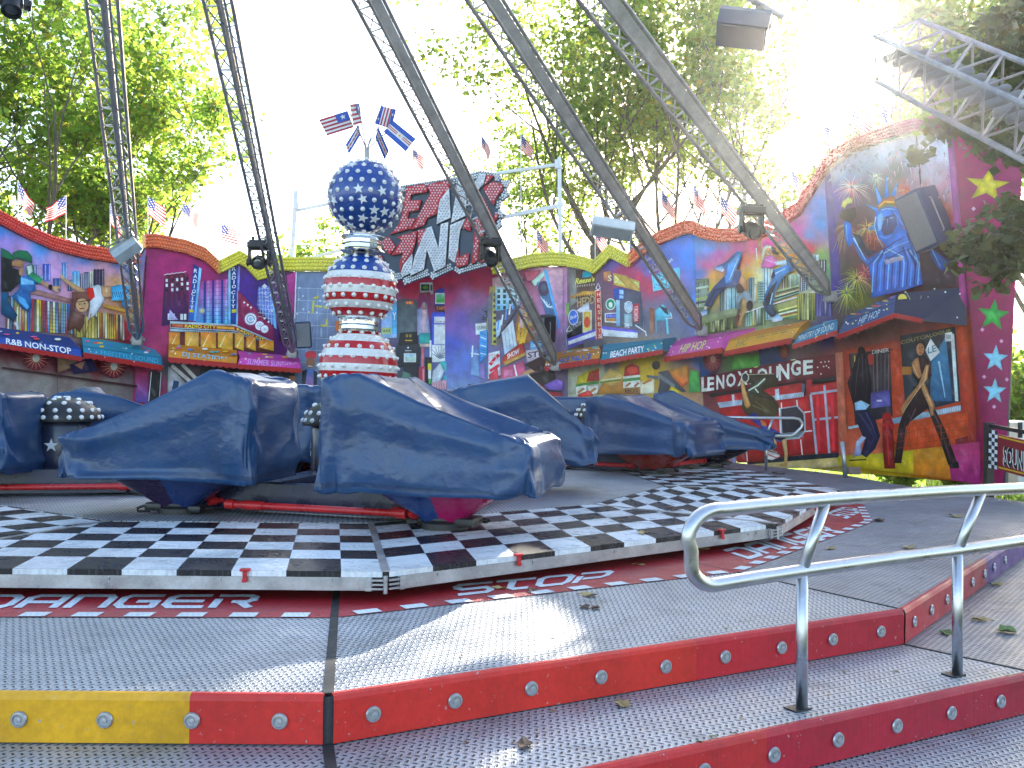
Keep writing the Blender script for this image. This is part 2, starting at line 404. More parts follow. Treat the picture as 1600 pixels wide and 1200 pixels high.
# ---- text helper: built-in font as mesh, normalised to a unit box
_tc = {}
def text_mesh(s, off=.0, space=1.0):
    key = (s, off, space)
    if key in _tc: return _tc[key]
    cu = bpy.data.curves.new('t', 'FONT'); cu.body = s; cu.offset = off; cu.resolution_u = 2; cu.space_character = space
    o = bpy.data.objects.new('t', cu); COL.objects.link(o)
    me = bpy.data.meshes.new_from_object(o.evaluated_get(bpy.context.evaluated_depsgraph_get()))
    vs = [(v.co.x, v.co.y) for v in me.vertices]; fs = [tuple(p.vertices) for p in me.polygons]
    bpy.data.objects.remove(o); bpy.data.curves.remove(cu); bpy.data.meshes.remove(me)
    x0 = min(v[0] for v in vs); x1 = max(v[0] for v in vs); y0 = min(v[1] for v in vs); y1 = max(v[1] for v in vs)
    r = ([((x-x0)/(x1-x0), (y-y0)/(y1-y0)) for x, y in vs], fs); _tc[key] = r; return r
def bil(q, u, v):
    """q: bottom-left, bottom-right, top-right, top-left"""
    return tuple((q[0][i]*(1-u)+q[1][i]*u)*(1-v)+(q[3][i]*(1-u)+q[2][i]*u)*v for i in range(2))
# squared techno letters, strokes on a unit cell
GLY = {'D': [[(.12, 1), (.8, 1), (.95, .8), (.95, .2), (.8, 0), (.12, 0)], [(.12, .62), (.12, 0)]], 'A': [[(.08, 0), (.08, .8), (.25, 1), (.92, 1), (.92, 0)], [(.08, .42), (.92, .42)]],
       'N': [[(.08, 0), (.08, 1), (.8, 1), (.92, .8), (.92, 0)]], 'G': [[(.92, 1), (.2, 1), (.06, .8), (.06, .2), (.2, 0), (.92, 0), (.92, .48), (.5, .48)]],
       'E': [[(.95, 1), (.2, 1), (.06, .8), (.06, .2), (.2, 0), (.95, 0)], [(.06, .5), (.85, .5)]], 'R': [[(.08, 0), (.08, .62)], [(.08, 1), (.8, 1), (.94, .85), (.94, .6), (.8, .45), (.5, .45)], [(.62, .45), (.94, 0)]],
       'S': [[(.95, 1), (.2, 1), (.06, .85), (.06, .65), (.2, .5), (.8, .5), (.94, .35), (.94, .15), (.8, 0), (.05, 0)]], 'T': [[(.02, 1), (.98, 1)], [(.42, 1), (.35, .2), (.5, 0), (.85, 0)]],
       'O': [[(.2, 1), (.8, 1), (.95, .8), (.95, .2), (.8, 0), (.2, 0), (.05, .2), (.05, .8), (.2, 1)]], 'P': [[(.08, 0), (.08, .6)], [(.08, 1), (.8, 1), (.94, .85), (.94, .5), (.8, .35), (.3, .35)]]}
def floor_text(word, quad, z):
    n = len(word); Q = [atz(x, y, z) for x, y in quad]
    def P(u, v): return (Q[0]*(1-u)+Q[1]*u)*(1-v)+(Q[3]*(1-u)+Q[2]*u)*v
    for i, ch in enumerate(word):
        for st in GLY[ch]:
            for (xa, ya), (xb, yb) in zip(st, st[1:]):
                hx, hy = .105, .12
                dx, dy = xb-xa, yb-ya; l = math.hypot(dx, dy); ex, ey = dx/l, dy/l
                cs = []
                for (x, y, s) in ((xa-ex*.06, ya-ey*.08, -1), (xb+ex*.06, yb+ey*.08, -1), (xb+ex*.06, yb+ey*.08, 1), (xa-ex*.06, ya-ey*.08, 1)):
                    X = x - s*ey*hx; Y = y + s*ex*hy
                    cs.append(P((i+.06+.86*X)/n, .08+.84*Y))
                k = .008 + .0002*random.random()
                b.add([(c.x, c.y, z+k) for c in cs], [(0, 1, 2, 3)], WH)
b.build('warning_dashes', tread_mat('ring_white_paint', None, .2, (.034, .026), 0.0, .42, True, .3, .5, .35), plat)
def word(*a):
    global b
    b = MB(); floor_text(*a); b.build('warning_lettering', MATS['ring_white_paint'], plat)
word('DANGER', [(-60, 952), (396, 952), (412, 931), (-26, 931)], ZP)
word('STOP', [(713, 933), (944, 908), (966, 892), (704, 916)], ZP)
word('DANGER', [(1168, 876), (1318, 832), (1280, 821), (1126, 862)], ZP)
word('STOP', [(1322, 812), (1352, 797), (1318, 793), (1290, 803)], ZP)
# ================================================================== turntable
A_, B_, Cc = atz(603, 893, ZD), atz(1214, 818, ZD), atz(1311, 765, ZD)
Al = Vector((A_.x-3.3, A_.y+.02, ZD))
ocirc = [Al, A_, B_, Cc]
aC = math.atan2(Cc.y-O.y, Cc.x-O.x); aA = math.atan2(Al.y-O.y, Al.x-O.x)+2*math.pi
k = 8
for i in range(1, k):
    t = i/k; a = aC + (aA-aC)*t; R = (Cc-O).xy.length*(1-t)+(Al-O).xy.length*t
    ocirc.append(Vector((O.x+math.cos(a)*R, O.y+math.sin(a)*R, ZD)))
nO = len(ocirc)
icirc = [Vector((O.x+(p.x-O.x)*.66, O.y+(p.y-O.y)*.66, ZD)) for p in ocirc]
deck = thing('turntable', (O.x, O.y, ZP), 'big rotating floor with black and white checker rim and grey metal centre', 'ride floor')
b = MB(); b.prism([O+(p-O)*.93 for p in ocirc], ZP+.006, ZD-.075); b.build('under_frame', pmat('under_deck_shade', (.012, .012, .013), .8), deck)  # near-black colour puts the shade under the deck edge into the body
b = MB(); b.prism([O+(p-O)*.993 for p in icirc], ZD-.06, ZD); 
b.build('centre_floor', tread_mat('tread_plate_centre', (.42, .43, .45), .4, (.05, .038), metal=.55), deck)
CHK = tread_mat('checker_paint', None, .19, (.036, .028), 0.0, .30, True, .25, .55, .12)
WHT, BLK = C('#e4e8ea', .92), C('#16151a', .9)
gdir = Vector((-.19, .98, 0)).normalized()
def clip(poly, p, n):
    o = []
    for i in range(len(poly)):
        a, c = poly[i], poly[(i+1) % len(poly)]; da, dc = (a-p).dot(n), (c-p).dot(n)
        if da >= 0: o.append(a)
        if (da >= 0) != (dc >= 0): o.append(a+(c-a)*(da/(da-dc)))
    return o
latch_spots = []
for i in range(nO):
    P, Q, Pi, Qi = ocirc[i], ocirc[(i+1) % nO], icirc[i], icirc[(i+1) % nO]
    e = (Q-P).normalized(); L = (Q-P).length; nin = Vector((-e.y, e.x, 0))
    gd = gdir if i in (0, 1, 2) else nin
    depth = (Pi-P).dot(nin); sc = 1/gd.dot(nin)
    b = MB(); b.prism([P, Q, Qi, Pi], ZD-.045, ZD-.003, col=BLK)
    rows = [0, .42]
    while rows[-1] < depth: rows.append(rows[-1]+.33)
    w = .325
    n_out_l = Vector((-(Pi-P).y, (Pi-P).x, 0)).normalized()*-1; n_out_r = Vector((-(Qi-Q).y, (Qi-Q).x, 0)).normalized()
    for r in range(len(rows)-1):
        d0, d1 = rows[r], min(rows[r+1], depth)
        if d1-d0 < .03: continue
        for c in range(-14, int(L/w)+14):
            s0 = c*w + (.11 if i == 0 else 0.0)
            q = [P+e*s0+gd*d0*sc, P+e*(s0+w)+gd*d0*sc, P+e*(s0+w)+gd*d1*sc, P+e*s0+gd*d1*sc]
            q = clip(clip(q, P+e*.02, n_out_l), Q-e*.02, n_out_r)
            if len(q) < 3: continue
            col = WHT if (r+c+i) % 2 else BLK
            b.add([(v.x, v.y, ZD) for v in q], [tuple(range(len(q)))], col)
            if r == 0:                                  # the painted front lip
                f0 = max(s0, .02); f1 = min(s0+w, L-.02)
                if f1 > f0:
                    a0, a1 = P+e*f0-nin*.004, P+e*f1-nin*.004
                    b.add([(a0.x, a0.y, ZD), (a1.x, a1.y, ZD), (a1.x, a1.y, ZD-.034), (a0.x, a0.y, ZD-.034)], [(3, 2, 1, 0)], col)
    b.build('checker_panel', CHK, deck, fix=False)
    b = MB(); mid = (P+Q)/2
    b.box((mid.x+nin.x*.02, mid.y+nin.y*.02, ZD-.074), (L-.16, .05, .078), math.atan2(e.y, e.x))
    for k in range(5):
        s = L*(k+.5)/5; b.box((P.x+e.x*s-nin.x*.008, P.y+e.y*s-nin.y*.008, ZD-.055), (.03, .012, .02), math.atan2(e.y, e.x))
    rim = b.build('rim_beam', M_STEEL, deck)
    if i in (0, 1, 2):
        for s in ((L-.83,) if i == 0 else (.98, L-.72) if i == 1 else (L*.5,)):
            b = MB(); q = P+e*s; a = math.atan2(e.y, e.x)
            b.bbox((q.x-nin.x*.012, q.y-nin.y*.012, ZD+.006), (.06, .04, .016), .005, a)
            b.box((q.x-nin.x*.02, q.y-nin.y*.02, ZD-.03), (.022, .016, .055), a); b.bbox((q.x-nin.x*.026, q.y-nin.y*.026, ZD-.055), (.03, .016, .022), .004, a)
            b.build('red_catch', M_REDP, deck)
    b = MB(); a = math.atan2((Pi-P).y, (Pi-P).x)
    b.beam((P.x, P.y, ZD+.0015), (Pi.x, Pi.y, ZD+.0015), .05, .006)
    b.build('seam_strip', M_DKSTEEL, deck)
    b = MB()
    for s in (-1, 1):
        ee = e if s > 0 else (P-ocirc[i-1]).normalized()*-1
        nn = Vector((-ee.y, ee.x, 0))*s; a = math.atan2(ee.y, ee.x)
        for dz in (-.05, -.075, -.1):
            b.box((P.x+ee.x*.07-nn.x*.012, P.y+ee.y*.07-nn.y*.012, ZD+dz), (.12, .02, .012), a)
        b.box((P.x+ee.x*.10-nn.x*.016, P.y+ee.y*.10-nn.y*.016, ZD-.075), (.035, .02, .075), a)
    b.lathe([(.014, -.055), (.014, .05)], (P.x-.0, P.y-.02, ZD-.072), 10)
    b.build('hinge', M_STEEL, deck, smooth=True)

# ================================================================== tarpaulin covers over the cars
def tarp_material():
    m, nt, p = new_mat('navy_tarpaulin'); L = nt.links.new
    n1 = noise_tex(nt, 1.6, 4, .6); n2 = noise_tex(nt, 70, 3); n3 = noise_tex(nt, 5, 5, .65)
    c = mixc(nt, ramp(nt, n1, 0, 1, .3, .72), (.005, .034, .108), (.011, .060, .158))
    c = mixc(nt, math_node(nt, 'MULTIPLY', ramp(nt, n3, 0, 1, .50, .75), .40), c, (.060, .085, .115))      # dusty rubbed patches
    at = nt.nodes.new('ShaderNodeAttribute'); at.attribute_name = 'Col'; c = mixc(nt, 1.0, c, at.outputs['Color'], 'MULTIPLY')
    L(mixc(nt, 1.0, c, ramp(nt, n2, .85, 1.15), 'MULTIPLY'), p.inputs['Base Color'])
    L(ramp(nt, n1, .27, .40), p.inputs['Roughness']); p.inputs['Specular IOR Level'].default_value = .55
    tc = nt.nodes.new('ShaderNodeTexCoord'); h = None
    for rot, sc, k, fq in (((.2, .9, .3), (1.0, .35, 1.0), 1.0, 3.4), ((1.1, .2, 1.4), (.9, .3, 1.3), .6, 6.5)):      # long faint creases in two directions
        mp = nt.nodes.new('ShaderNodeMapping'); mp.inputs['Scale'].default_value = sc; mp.inputs['Rotation'].default_value = rot; L(tc.outputs['Object'], mp.inputs['Vector'])
        n = noise_tex(nt, fq, 2.5, .5, vec=mp.outputs[0]); r = math_node(nt, 'MULTIPLY', math_node(nt, 'ABSOLUTE', math_node(nt, 'SUBTRACT', n, .5)), -2*k); h = r if h is None else math_node(nt, 'ADD', h, r)
    bump(nt, p, h, .29, .035)
    return m
M_TARP = tarp_material()
_drape = {}
def cover_mesh(L, W, hb, hn, hem, seed, crest=.22, nose=.86, back=.96, concave=.25, steps=100):
    """a loose tarpaulin let down over the boxy car (high backrest, low nose rim) until it hangs in its own folds"""
    rng = np.random.default_rng(seed); n, nt_, ns = 144, 16, 22
    def topz(x):
        u = np.clip(x/L+.5, 0, 1); t = np.clip((u-crest)/(1-crest), 0, 1)
        return np.where(u < crest, hb*(back+(1-back)*(u/crest)**.7), hb+(hn-hb)*(t*(1-concave)+concave*(1-(1-t)**2)))
    def halfw(x):
        u = np.clip(x/L+.5, 0, 1); return W/2*(1-(1-nose)*np.maximum(0, u-.45)/.55)*(1-.04*np.maximum(0, .3-u)/.3)
    def body(x, y):                                       # what the sheet rests on: hoop of the backrest, hollow seat, rim of the nose
        u = np.clip(x/L+.5, 0, 1); z = topz(x)-.015
        hollow = np.sin(np.pi*np.clip((u-crest-.03)/(.90-crest), 0, 1))
        side = np.clip(np.abs(y)/halfw(x), 0, 1)
        return z - .17*hollow*(1-side**4) - .07*hollow*side**6 - .02*side**8
    q = np.arange(n)/n*4; k = np.floor(q); f = q-k; f = f+.125*np.sin(2*np.pi*f); PH = (k+f)*np.pi/2
    ex = 2/10; c, sn = np.cos(PH), np.sin(PH); X1 = np.sign(c)*np.abs(c)**ex*L/2; Y1 = np.sign(sn)*np.abs(sn)**ex*halfw(X1)
    rows = []
    for j in range(nt_+1):
        r = .06+.94*(j/nt_)**.8; x, y = X1*r, Y1*r; rows.append(np.stack([x, y, topz(x)+.01-.02*r**14], 1))
    for j in range(1, ns+1):
        t = j/ns; z = rows[nt_][:, 2]*(1-t)+hem*t; g = 1+.035*t; rows.append(np.stack([X1*g, Y1*g, z], 1))
    P = np.stack(rows, 0); R = len(P)
    side = np.clip((np.arange(R)-nt_)/ns, 0, 1)
    hz = 1.035+.075*side**.7; vt = 1.02
    rp_ = np.linalg.norm(np.roll(P, -1, 1)-P, axis=2)*hz[:, None]; rv = np.linalg.norm(P[1:]-P[:-1], axis=2)*vt
    d1 = np.linalg.norm(np.roll(P, -1, 1)[1:]-P[:-1], axis=2)*1.04; d2 = np.linalg.norm(P[1:]-np.roll(P, -1, 1)[:-1], axis=2)*1.04
    rb = np.linalg.norm(np.roll(P, -3, 1)-P, axis=2)
    nz = rng.normal(size=(R//3+2, n//3, 3)); P = P+np.repeat(np.repeat(nz, 3, 0)[:R], 3, 1)*.016*(.5+side)[:, None, None]
    arcl = np.concatenate([[0], np.cumsum(np.linalg.norm(P[nt_, 1:]-P[nt_, :-1], axis=1))]); sk = rng.uniform(.5, 1.1)*rng.choice([-1, 1]); s0 = rng.uniform(0, 40)
    nrm = np.stack([np.sign(X1)*np.abs(X1/(L/2))**9, np.sign(Y1)*np.abs(Y1/halfw(X1))**9], 1); nrm /= np.linalg.norm(nrm, axis=1)[:, None]+1e-6
    for j in range(nt_+1, R):
        t = side[j]; w_ = np.array([noise.noise(Vector((a*1.9+t*sk+s0, t*.6, seed)))+.6*noise.noise(Vector((a*3.6-t*sk*1.5+s0, t*.8, seed+5))) for a in arcl]); P[j, :, :2] += nrm*(w_*.085*t**.6)[:, None]
    rp_[-3:] *= .95
    def pull(A, B, rest, st, only_long=False):
        d = B-A; l = np.linalg.norm(d, axis=-1)+1e-9; e = (l-rest)/l*st*.5
        if only_long: e = np.minimum(e, 0)
        e = e[..., None]*d; return e
    V = np.zeros_like(P); dt = .022; P0 = P.copy()
    for step in range(steps):
        V[..., 2] -= 4.0*dt; V *= .95; Q = P.copy(); P = P+V*dt
        for it in range(7):
            for o in (0, 1):
                A = P[:, o::2]; B = np.roll(P, -1, 1)[:, o::2]; e = pull(A, B, rp_[:, o::2], 1.0); P[:, o::2] += e
                idx = (np.arange(o, n, 2)+1) % n; P[:, idx] -= e
                A = P[o:R-1:2]; m_ = len(A); B = P[o+1:R:2][:m_]; e = pull(A, B, rv[o::2][:m_], 1.0); P[o:R-1:2] += e; P[o+1:R:2][:m_] -= e
                Pr = np.roll(P, -1, 1)
                e = pull(P[o:R-1:2], Pr[o+1:R:2][:m_], d1[o::2][:m_], .3); P[o:R-1:2] += e; P[o+1:R:2][:m_] -= np.roll(e, 1, 1)
                Pr = np.roll(P, -1, 1); e = pull(Pr[o:R-1:2], P[o+1:R:2][:m_], d2[o::2][:m_], .3); P[o+1:R:2][:m_] -= e; P[o:R-1:2] += np.roll(e, 1, 1)
            e = pull(P, np.roll(P, -3, 1), rb*.93, .10, True); P += e; P -= np.roll(e, 3, 1)
            # keep it outside the car
            x, y, z = P[..., 0], P[..., 1], P[..., 2]; tb = body(x, y); w = halfw(x)*(1-.17*np.clip((tb-z)/.30, 0, 1)); lx = L/2*(1-.10*np.clip((tb-z)/.30, 0, 1))
            px, py, pz = lx-np.abs(x), w-np.abs(y), tb-z; ins = (px > 0) & (py > 0) & (pz > 0)
            tp = (np.arange(R) < nt_)[:, None]; iz = (px > -.02) & (py > -.02) & (pz > 0) & tp; iy = ins & ~tp & (py <= px); ix = ins & ~tp & ~iy
            P[..., 2] = np.where(iz, tb, z); P[..., 1] = np.where(iy, np.sign(y)*w, y); P[..., 0] = np.where(ix, np.sign(x)*lx, x)
        P[nt_] = P[nt_]*.45+P0[nt_]*.55; P[nt_-1] = P[nt_-1]*.8+P0[nt_-1]*.2
        for j in range(nt_, R-1):                         # the hanging part does not stretch
            d = P[j+1]-P[j]; l = np.linalg.norm(d, axis=1)+1e-9; P[j+1] = P[j]+d*(np.minimum(l, rv[j]*1.03)/l)[:, None]
        V = (P-Q)/dt; touch = iz | iy | ix; V[touch] *= .25
    # set-in creases: sharp slanting folds over broad flat facets
    tt = np.clip((np.arange(R)-nt_)/ns, 0, 1)
    for j in range(R):
        t = tt[j]
        for i in range(n):
            x, y, z = P[j, i]
            if j > nt_:
                a = arcl[i]; v1_ = noise.noise(Vector((a*1.7+t*sk*1.6+s0, t*.75, seed+20))); v2_ = noise.noise(Vector((a*3.3-t*sk*2.2+s0, t*1.1, seed+31)))
                o = (.155*(.28-abs(v1_))+.060*(.25-abs(v2_)))*min(1, t*3.5); P[j, i, 0] += nrm[i, 0]*o; P[j, i, 1] += nrm[i, 1]*o
            else:
                v1_ = noise.noise(Vector((x*1.6+s0, y*1.9, seed+40))); v2_ = noise.noise(Vector((x*3.6+y*1.5, y*3.2-x+s0, seed+51))); P[j, i, 2] += (.085*(.25-abs(v1_))+.045*(.25-abs(v2_)))*min(1, (nt_-j)/4)
    b = MB(); hem_in = P[-1].copy(); hem_in[:, :2] *= .975; hem_in[:, 2] -= .004
    rows = [P[j] for j in range(R)]+[hem_in]; vs = [tuple(v) for r in rows for v in r]; cen = P[0].mean(0); vs.append(tuple(cen)); R2 = len(rows)
    fs = [(j*n+i, j*n+(i+1) % n, (j+1)*n+(i+1) % n, (j+1)*n+i) for j in range(R2-1) for i in range(n)]+[(R2*n, (i+1) % n, i) for i in range(n)]
    b.add(vs, fs)
    for k in range((R2-4)*n, (R2-3)*n): b.c[k] = (.62, .62, .66)                # stitched hem line
    for j in range(R2-1):
        for i in (n//8+1, n*7//8-2): b.c[j*n+i] = (.66, .66, .70)                # welded side seams
    return b
def hull_mesh(L, W, hem, cols):
    b = MB(); n = 40; prof = [(.90, hem+.16), (.80, hem+.03), (.52, hem-.11), (.27, .10), (.22, .06)]
    vs = []
    for s, z in prof:
        for i in range(n):
            a = 2*math.pi*i/n; c, q = math.cos(a), math.sin(a)
            vs.append((math.copysign(abs(c)**.5, c)*L/2*s*.93, math.copysign(abs(q)**.5, q)*W/2*s*.95, z))
    o = len(b.v)
    b.v += vs
    for j in range(len(prof)-1):
        for i in range(n):
            b.f.append((o+j*n+i, o+j*n+(i+1) % n, o+(j+1)*n+(i+1) % n, o+(j+1)*n+i)); b.c.append(cols[(i*len(cols))//n])
    return b
def car(px, Y, head, label, L=1.7, W=1.2, hb=1.2, hn=.68, hem=.30, seed=1, cols=('#b01860',), **kw):
    base = aty(px, 700, Y); t = thing('covered_ride_car', (base.x, Y, ZD), label, 'ride car', 'ride cars under blue covers', rz=rad(head))
    b = cover_mesh(L, W, hb, hn, hem, seed, **kw); o = b.build('tarpaulin', M_TARP, t, smooth='all', world=False)
    sd_ = o.modifiers.new('thick', 'SOLIDIFY'); sd_.thickness = .006
    b = hull_mesh(L, W, hem, [C(c, .8) for c in cols]); hu = b.build('car_body', M_GLOSS, t, smooth=True, world=False)
    b = MB(); b.lathe([(.0, 0.0), (.19, 0.0), (.19, .05), (.14, .07), (.13, .16), (.0, .17)], n=20); b.bbox((.2, .0, .06), (.16, .26, .07), .015); b.bbox((-.2, .1, .05), (.12, .12, .06), .015)
    b.tube([(.25, .1, .08), (.32, .16, .05), (.28, .22, .03), (.18, .2, .03)], .012, 6)
    b.build('swivel_base', M_BLACK, t, smooth=True, world=False)
    return t
car(696, 7.3, -16, 'blue covered car in the middle foreground, nose to the right in the sun', L=1.66, W=1.12, hb=1.21, hn=.72, hem=.33, seed=3,
    cols=('#c01868', '#b01860', '#a01858', '#b01860', '#284a90', '#284a90', '#c01868', '#c01868'), concave=.1, crest=.22, nose=.94, back=.985)
car(284, 8.15, 172, 'blue covered car in the left foreground with its nose to the left', L=1.74, W=1.1, hb=1.25, hn=.70, hem=.34, seed=11,
    cols=('#30204a', '#28407c', '#30204a', '#501838'), concave=.40, crest=.2, back=.93, nose=.92)
car(812, 10.3, 8, 'blue covered car behind the front car, dark nose drooping right', L=1.62, W=1.15, hb=1.27, hn=.62, hem=.32, seed=21, cols=('#801038', '#b01860'), crest=.5, back=.88, concave=-.1, nose=.8)
car(462, 11.0, 84, 'blue covered car seen from its flat back, beside the striped sphere', L=1.6, W=1.2, hb=1.17, hn=.7, hem=.34, seed=31, cols=('#a01830', '#801028'), crest=.1, back=1.0)
car(1020, 12.9, -38, 'blue covered car over a red body on the right, nose to the viewer', L=1.62, W=1.15, hb=1.10, hn=.72, hem=.30, seed=41, cols=('#b81c1c', '#a01414'), crest=.3, concave=-.05, nose=.94)
car(1112, 14.4, -10, 'farthest right blue covered car, dark tapering nose before the red lounge painting', L=1.8, W=1.15, hb=1.18, hn=.56, hem=.3, seed=51, cols=('#401020', '#201830'), crest=.16, nose=.75)
car(902, 15.6, 88, 'blue covered car mostly hidden behind the right hub', L=1.5, W=1.2, hb=1.08, hn=.7, hem=.3, seed=61, cols=('#301020',), crest=.1, back=1.0)
car(-100, 9.3, 186, 'blue covered car cut off by the left edge of the photo', L=1.75, W=1.15, hb=1.08, hn=.7, hem=.28, seed=71, cols=('#301838', '#28407c'), crest=.1, back=.97)
car(182, 11.9, 20, 'blue covered car with a pointed peak behind the left dotted hub', L=1.5, W=1.15, hb=1.14, hn=.78, hem=.34, seed=81, cols=('#301838',), crest=.35, back=.9, nose=.85)

# ================================================================== swivel hubs between the cars
def star_pts(r, r2=.4, a0=math.pi/2):
    return [((r if k % 2 == 0 else r*r2)*math.cos(a0+k*math.pi/5), (r if k % 2 == 0 else r*r2)*math.sin(a0+k*math.pi/5)) for k in range(10)]
def hub(px, Y, label, face, arms, R=.29):
    base = aty(px, 700, Y); t = thing('ride_hub', (base.x, Y, ZD), label, 'ride hub', 'spinning hubs between the cars', rz=0)
    b = MB(); b.lathe([(.42, .02), (.44, .10), (.36, .16), (.30, .2), (R*1.02, .26), (R*1.02, .74), (R*.98, .76)], n=36); b.build('drum', M_NAVY, t, smooth=True, world=False)
    b = MB(); b.lathe([(R*1.32, .75), (R*1.34, .78), (R*1.24, .86), (R*.95, .95), (R*.5, 1.0), (0.0, 1.015)], n=36)
    dome = b.build('dome', M_BLACK, t, smooth=True, world=False)
    b = MB(); b.dome((0, 0, 0), (0, 0, 1), .027, .022, 10, 3)
    pb = b.build('bulb', M_WHITEB, dome, smooth='all', world=False); first = True
    prof = [(R*1.31, .80, 20, .25), (R*1.2, .875, 17, .7), (R*.93, .953, 12, 1.3), (R*.58, .99, 8, 2.0), (R*.22, 1.01, 4, 4.0)]
    for r, z, n, nz in prof:
        for k in range(n):
            a = 2*math.pi*(k+.5*(n % 2))/n
            o = pb if first else pb.copy()
            if not first: COL.objects.link(o); o.parent = dome
            first = False
            o.location = (r*math.cos(a), r*math.sin(a), z); o.rotation_euler = Vector((math.cos(a), math.sin(a), nz)).to_track_quat('Z', 'Y').to_euler()
    for k in range(6):
        a = rad(face)+k*math.pi/3; nrm = Vector((math.cos(a), math.sin(a), 0)); tx = Vector((-nrm.y, nrm.x, 0))
        b = MB(); c = nrm*(R*1.02+.004)+Vector((0, 0, .50)); pts = [c+tx*x+Vector((0, 0, y)) for x, y in star_pts(.075)]
        b.slab(pts, nrm*-.02); b.build('star', M_WHITEP, t, world=False)
    for (dx, dy) in arms:
        d = Vector((dx, dy, 0)); l = d.length; u = d.normalized()
        b = MB(); b.beam(u*.25+Vector((0, 0, .17)), u*(l-.12)+Vector((0, 0, .08)), .34, .24, w2=.22, h2=.10); b.build('arm', M_NAVY, t, world=False)
        b = MB(); s = Vector((-u.y, u.x, 0))
        for q in (-1, 1):
            p0, p1 = u*.35+s*q*.24+Vector((0, 0, .12)), u*(l-.22)+s*q*.2+Vector((0, 0, .10)); b.tube([p0, p1], .026, 10)
            b.tube([p1-u*.05, p1+u*.02], .036, 10)
        b.build('red_rail', M_REDP, t, smooth=True, world=False)
    A = [Vector((dx, dy, 0)) for dx, dy in arms]; A.sort(key=lambda q: math.atan2(q.y, q.x))
    for p0, p1 in zip(A, A[1:]+A[:1]):
        if p0.angle(p1) > 2.4: continue
        q0, q1 = p0.lerp(p1, .20), p0.lerp(p1, .86)
        b = MB(); b.tube([q0+Vector((0, 0, .10)), q1+Vector((0, 0, .10))], .030, 10); b.tube([q0.lerp(q1, .0)+Vector((0, 0, .10)), q0.lerp(q1, .05)+Vector((0, 0, .10))], .042, 10); b.tube([q0.lerp(q1, .10)+Vector((0, 0, .10)), q0.lerp(q1, .22)+Vector((0, 0, .10))], .040, 10); b.tube([q0.lerp(q1, .95)+Vector((0, 0, .10)), q1+Vector((0, 0, .10))], .044, 10)
        b.build('red_rail', M_REDP, t, smooth=True, world=False)
        b = MB(); m0, m1 = p0*.82, p1*.82; b.beam(m0.lerp(m1, .08)+Vector((0, 0, .15)), m0.lerp(m1, .92)+Vector((0, 0, .15)), .16, .24); b.build('side_beam', M_NAVY, t, world=False)
    b = MB()
    for k in range(12):
        a0, a1 = 2*math.pi*k/12, 2*math.pi*(k+1)/12; col = C('#c01820', .8) if k % 2 else C('#e0e0e0', .9)
        for s in range(3):
            q0, q1 = a0+(a1-a0)*s/3, a0+(a1-a0)*(s+1)/3
            b.add([(math.cos(q)*r, math.sin(q)*r, z) for q, r, z in ((q0, .46, .12), (q1, .46, .12), (q1, .455, .19), (q0, .455, .19))], [(0, 1, 2, 3)], col)
            b.add([(math.cos(q)*r, math.sin(q)*r, z) for q, r, z in ((q0, .455, .19), (q1, .455, .19), (q1, .33, .21), (q0, .33, .21))], [(0, 1, 2, 3)], col)
    b.build('striped_collar', M_GLOSS, t, world=False)
    return t
def rel(px, Y, px2, Y2): return (aty(px2, 700, Y2)-aty(px, 700, Y)).xy
hub(532, 9.35, 'dotted hub with a white star between the two front blue covers', -111, [rel(532, 9.35, 702, 7.25), rel(532, 9.35, 278, 8.15), rel(532, 9.35, 462, 11.0), rel(532, 9.35, 815, 10.3)])
hub(96, 10.1, 'dotted black dome hub with a white star at the left edge', -82, [(-1.2, -1.0), (1.35, -.55), (1.0, 1.5), (-1.3, 1.0)], .31)
hub(936, 14.2, 'dotted hub with a white star at the right, half behind a cover', -107, [rel(936, 14.2, 1022, 12.9), rel(936, 14.2, 1112, 14.4), rel(936, 14.2, 902, 15.6), (-1.3, -.4)], .28)

